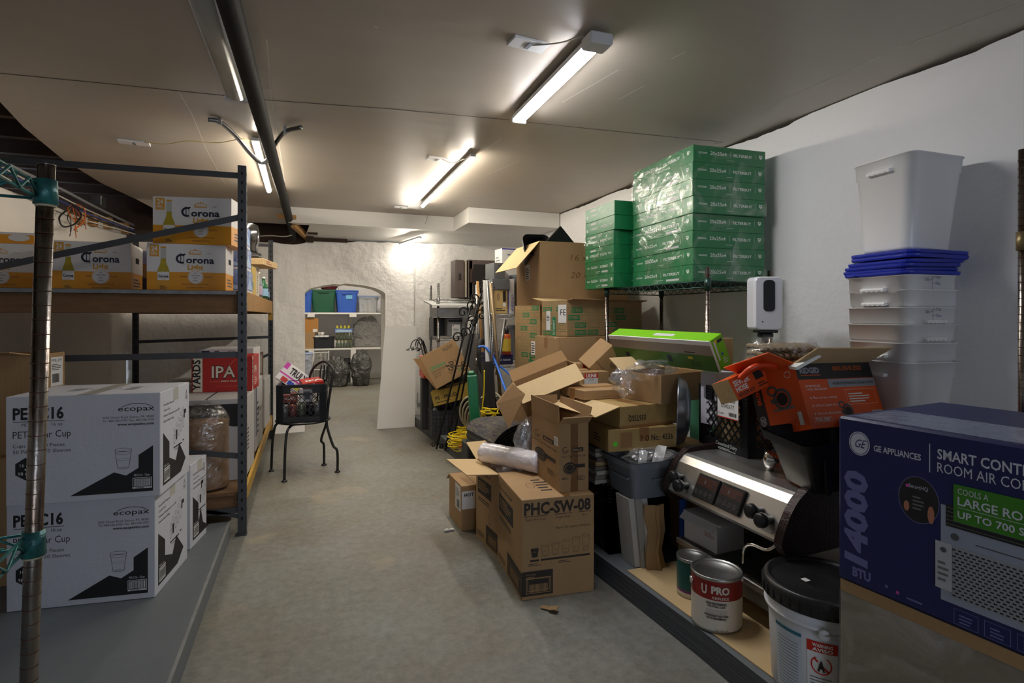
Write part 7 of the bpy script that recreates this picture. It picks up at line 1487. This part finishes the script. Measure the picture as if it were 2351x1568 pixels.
# ================================================================ square containers and lids
CONT = mat('container_white', S(238, 237, 234), .3, spec=.6); BLID = mat('lid_blue', S(34, 52, 170), .35)
CH, CW = .36, .27
def container(label, loc, rz, h=.36, grad=0, tilt=(0, 0), rot90=False, first=[None]):
    t = thing('food_container', label, 'container', loc, (tilt[0], tilt[1], rz), None)
    if first[0] is None:
        b = MB(); r_ = .04; w0, w1 = .215, CW
        b.loft([rrect(w0, w0, r_, 0, 5), rrect(w0*1.01, w0*1.01, r_, .01, 5), rrect(w1*.955, w1*.955, r_, h-.062, 5), rrect(w1*.985, w1*.985, r_, h-.06, 5), rrect(w1, w1, r_, h-.004, 5), rrect(w1*1.025, w1*1.025, r_, h-.004, 5), rrect(w1*1.025, w1*1.025, r_, h, 5)], CONT, cap1=False, smooth=True)
        b.loft([rrect(w1*.97, w1*.97, r_, h, 5), rrect(w0*.97, w0*.97, r_, .006, 5)], CONT, cap0=False); first[0] = b.build('tub', t).data
        g = MB()
        n_ = 21; R_ = []
        for k in range(n_):
            y_ = -.055+.11*k/(n_-1); dz = -.0035*abs(math.sin(PI*5*k/(n_-1))); e_ = .3 if k in (0, n_-1) else 1
            R_.append([(-w1/2+.004, y_, h-.045), (-w1/2-.011*e_, y_, h-.048), (-w1/2-.013*e_, y_, h-.053), (-w1/2-.011*e_, y_, h-.058+dz), (-w1/2+.004, y_, h-.058+dz)])
        g.loft(R_, CONT); first.append(g.build('grip', t).data)
    else:
        for nm, me in (('tub', first[0]), ('grip', first[1])): q_ = bpy.data.objects.new(nm, me); COL.objects.link(q_); q_.parent = t
    if grad:
        b = MB(); INKBL = mat('blue_ink', S(40, 50, 130), .5); F = Frame(b, (-CW/2*1.01 if not rot90 else -CW/2, -CW/2 if rot90 else CW/2, h-.062), (0, -1, 0) if not rot90 else (1, 0, 0), (0, 0, 1), (-1, 0, 0) if not rot90 else (0, -1, 0)); F.k = 8
        F.rect(.12, .006, .0015, .05, INKBL); F.rect(.12, .054, .012, .0015, INKBL); F.rect(.12, .03, .012, .0015, INKBL); F.rect(.108, .044, .012, .0015, INKBL); F.text('22qt.', .136, .05, .010, INKBL); F.text('20qt.', .136, .026, .010, INKBL); F.text('20L', .085, .04, .010, INKBL); b.build('graduation_marks', t)
    return t
cx0, cy0 = 2.215, 1.53; rzc = math.radians(-4)
zrim = [1.2-(y_-HY)/FPX*2.05 for y_ in (833, 788, 745, 705, 664, 630)]
names = ['lowest nested white square container of the tall stack, mostly hidden', 'second lowest nested white square container with a long grip', 'nested white square container just under the one with left-side blue marks', 'nested white container with blue quart marks on its left face', 'second highest nested white container under the lids', 'uppermost nested white container, just under the blue lids, blue marks on its right']
for i, zz_ in enumerate(zrim):
    container(names[i], (cx0+.004*math.sin(i*2), cy0, zz_-.36), rzc+(PI/2 if i in (2, 3) else 0), grad=0 if i not in (3, 5) else 1, rot90=(i == 5 or i == 3) and i == 5)
plain('carton', 'plain brown carton on the platform under the stack of white containers', 'carton', (2.03, 1.36, .101), 0, (.37, .36, zrim[0]-.36-.103), CARD, None, lambda c: c.tape())
zl_ = zrim[-1]+.001
lab = ['bottom', 'second from bottom', 'third from bottom', 'third from top', 'second from top', 'top']
lm = None
for i in range(6):
    o_ = (0, -.0)[0]; 
    b = MB(); w1 = CW*1.07; b.loft([rrect(w1, w1, .045, 0, 5), rrect(w1*1.02, w1*1.02, .045, .006, 5), rrect(w1*1.02, w1*1.02, .045, .013, 5), rrect(w1*.95, w1*.95, .04, .015, 5), rrect(w1*.93, w1*.93, .04, .010, 5)], BLID)
    if i == 0: b.box((-w1/2-.02, -.03+w1/2-.05, .002), (-w1/2+.005, w1/2-.05, .006), BLID)
    zz_ = zl_+(.0 if i == 0 else .014+.0155*(i-1)); ty = 0 if i == 0 else math.radians(-1.2 if i < 4 else 1)
    tag(b.build('container_lid', loc=(cx0+(0, .004, .0, .006, .012, .014)[i], cy0+(0, .01, .0, -.01, -.02, -.018)[i], zz_), rot=(0, ty, rzc+(0, .05, .0, .03, -.03, -.02)[i])), lab[i].capitalize()+' blue lid of the pile on the nested white containers', 'lid', 'blue lids on the nested containers')
container('single upright white square container standing on top of the blue lids', (cx0+.01, cy0-.01, zl_+.014+.0155*4+.018), rzc-.03, tilt=(math.radians(0), math.radians(2.0)))
# ================================================================ sanitizer stand
ds = thing('sanitizer_dispenser', 'white soap or sanitizer dispenser with a black window on a dark pole stand', 'dispenser', (1.915, 1.94, .101)); Ds = 2.6; pd = W(1756, 697, Ds)
ds.location = (pd.x, pd.y, .101); zz_ = pd.z-.101
b = MB(); M = Matrix.Translation((0, 0, zz_))@Matrix.Rotation(-YAW*.55-.2, 4, 'Z'); wv, hv = .13, .25
DW = mat('dispenser_white', S(226, 226, 230), .25)
rings = [[(p[0], y_, p[1]) for p in [(q_[0], q_[1]) for q_ in rrect(w_, h_, .02, 0, 5)]] for w_, h_, y_ in ((wv, hv, .045), (wv, hv, -.03), (wv*.97, hv*.98, -.042), (wv*.9, hv*.95, -.048))]
b.loft(rings, DW, M=M); b.lathe([(0, 0), (.003, 0), (.003, .001), (0, .001)], INK, M=M@Matrix.Translation((-.03, -.0485, -.085))@Matrix.Rotation(PI/2, 4, 'X'), n=10); b.build('housing', ds)
b = MB(); rings = [[(p[0], y_, p[1]+.035) for p in rrect(.052, .145, .018, 0, 5)] for y_ in (-.047, -.0505)]; b.loft(rings, mat('window_black', (.01, .01, .012), .2), M=M); b.build('window', ds)
b = MB(); b.box((-.045, -.04, -hv/2-.012), (.045, .03, -hv/2), BLACKP, M=M, bev=.003); b.box((-.03, -.03, -hv/2-.035), (.03, .02, -hv/2-.012), BLACKP, M=M, bev=.006); b.build('bracket', ds)
b = MB(); b.tube([(0, 0, .01), (0, 0, zz_-hv/2-.03)], .014, BLACKM, 16); b.build('pole', ds)
b = MB(); b.lathe([(0, 0), (.09, 0), (.09, .008), (0, .012)], BLACKM, n=30); b.build('base', ds)
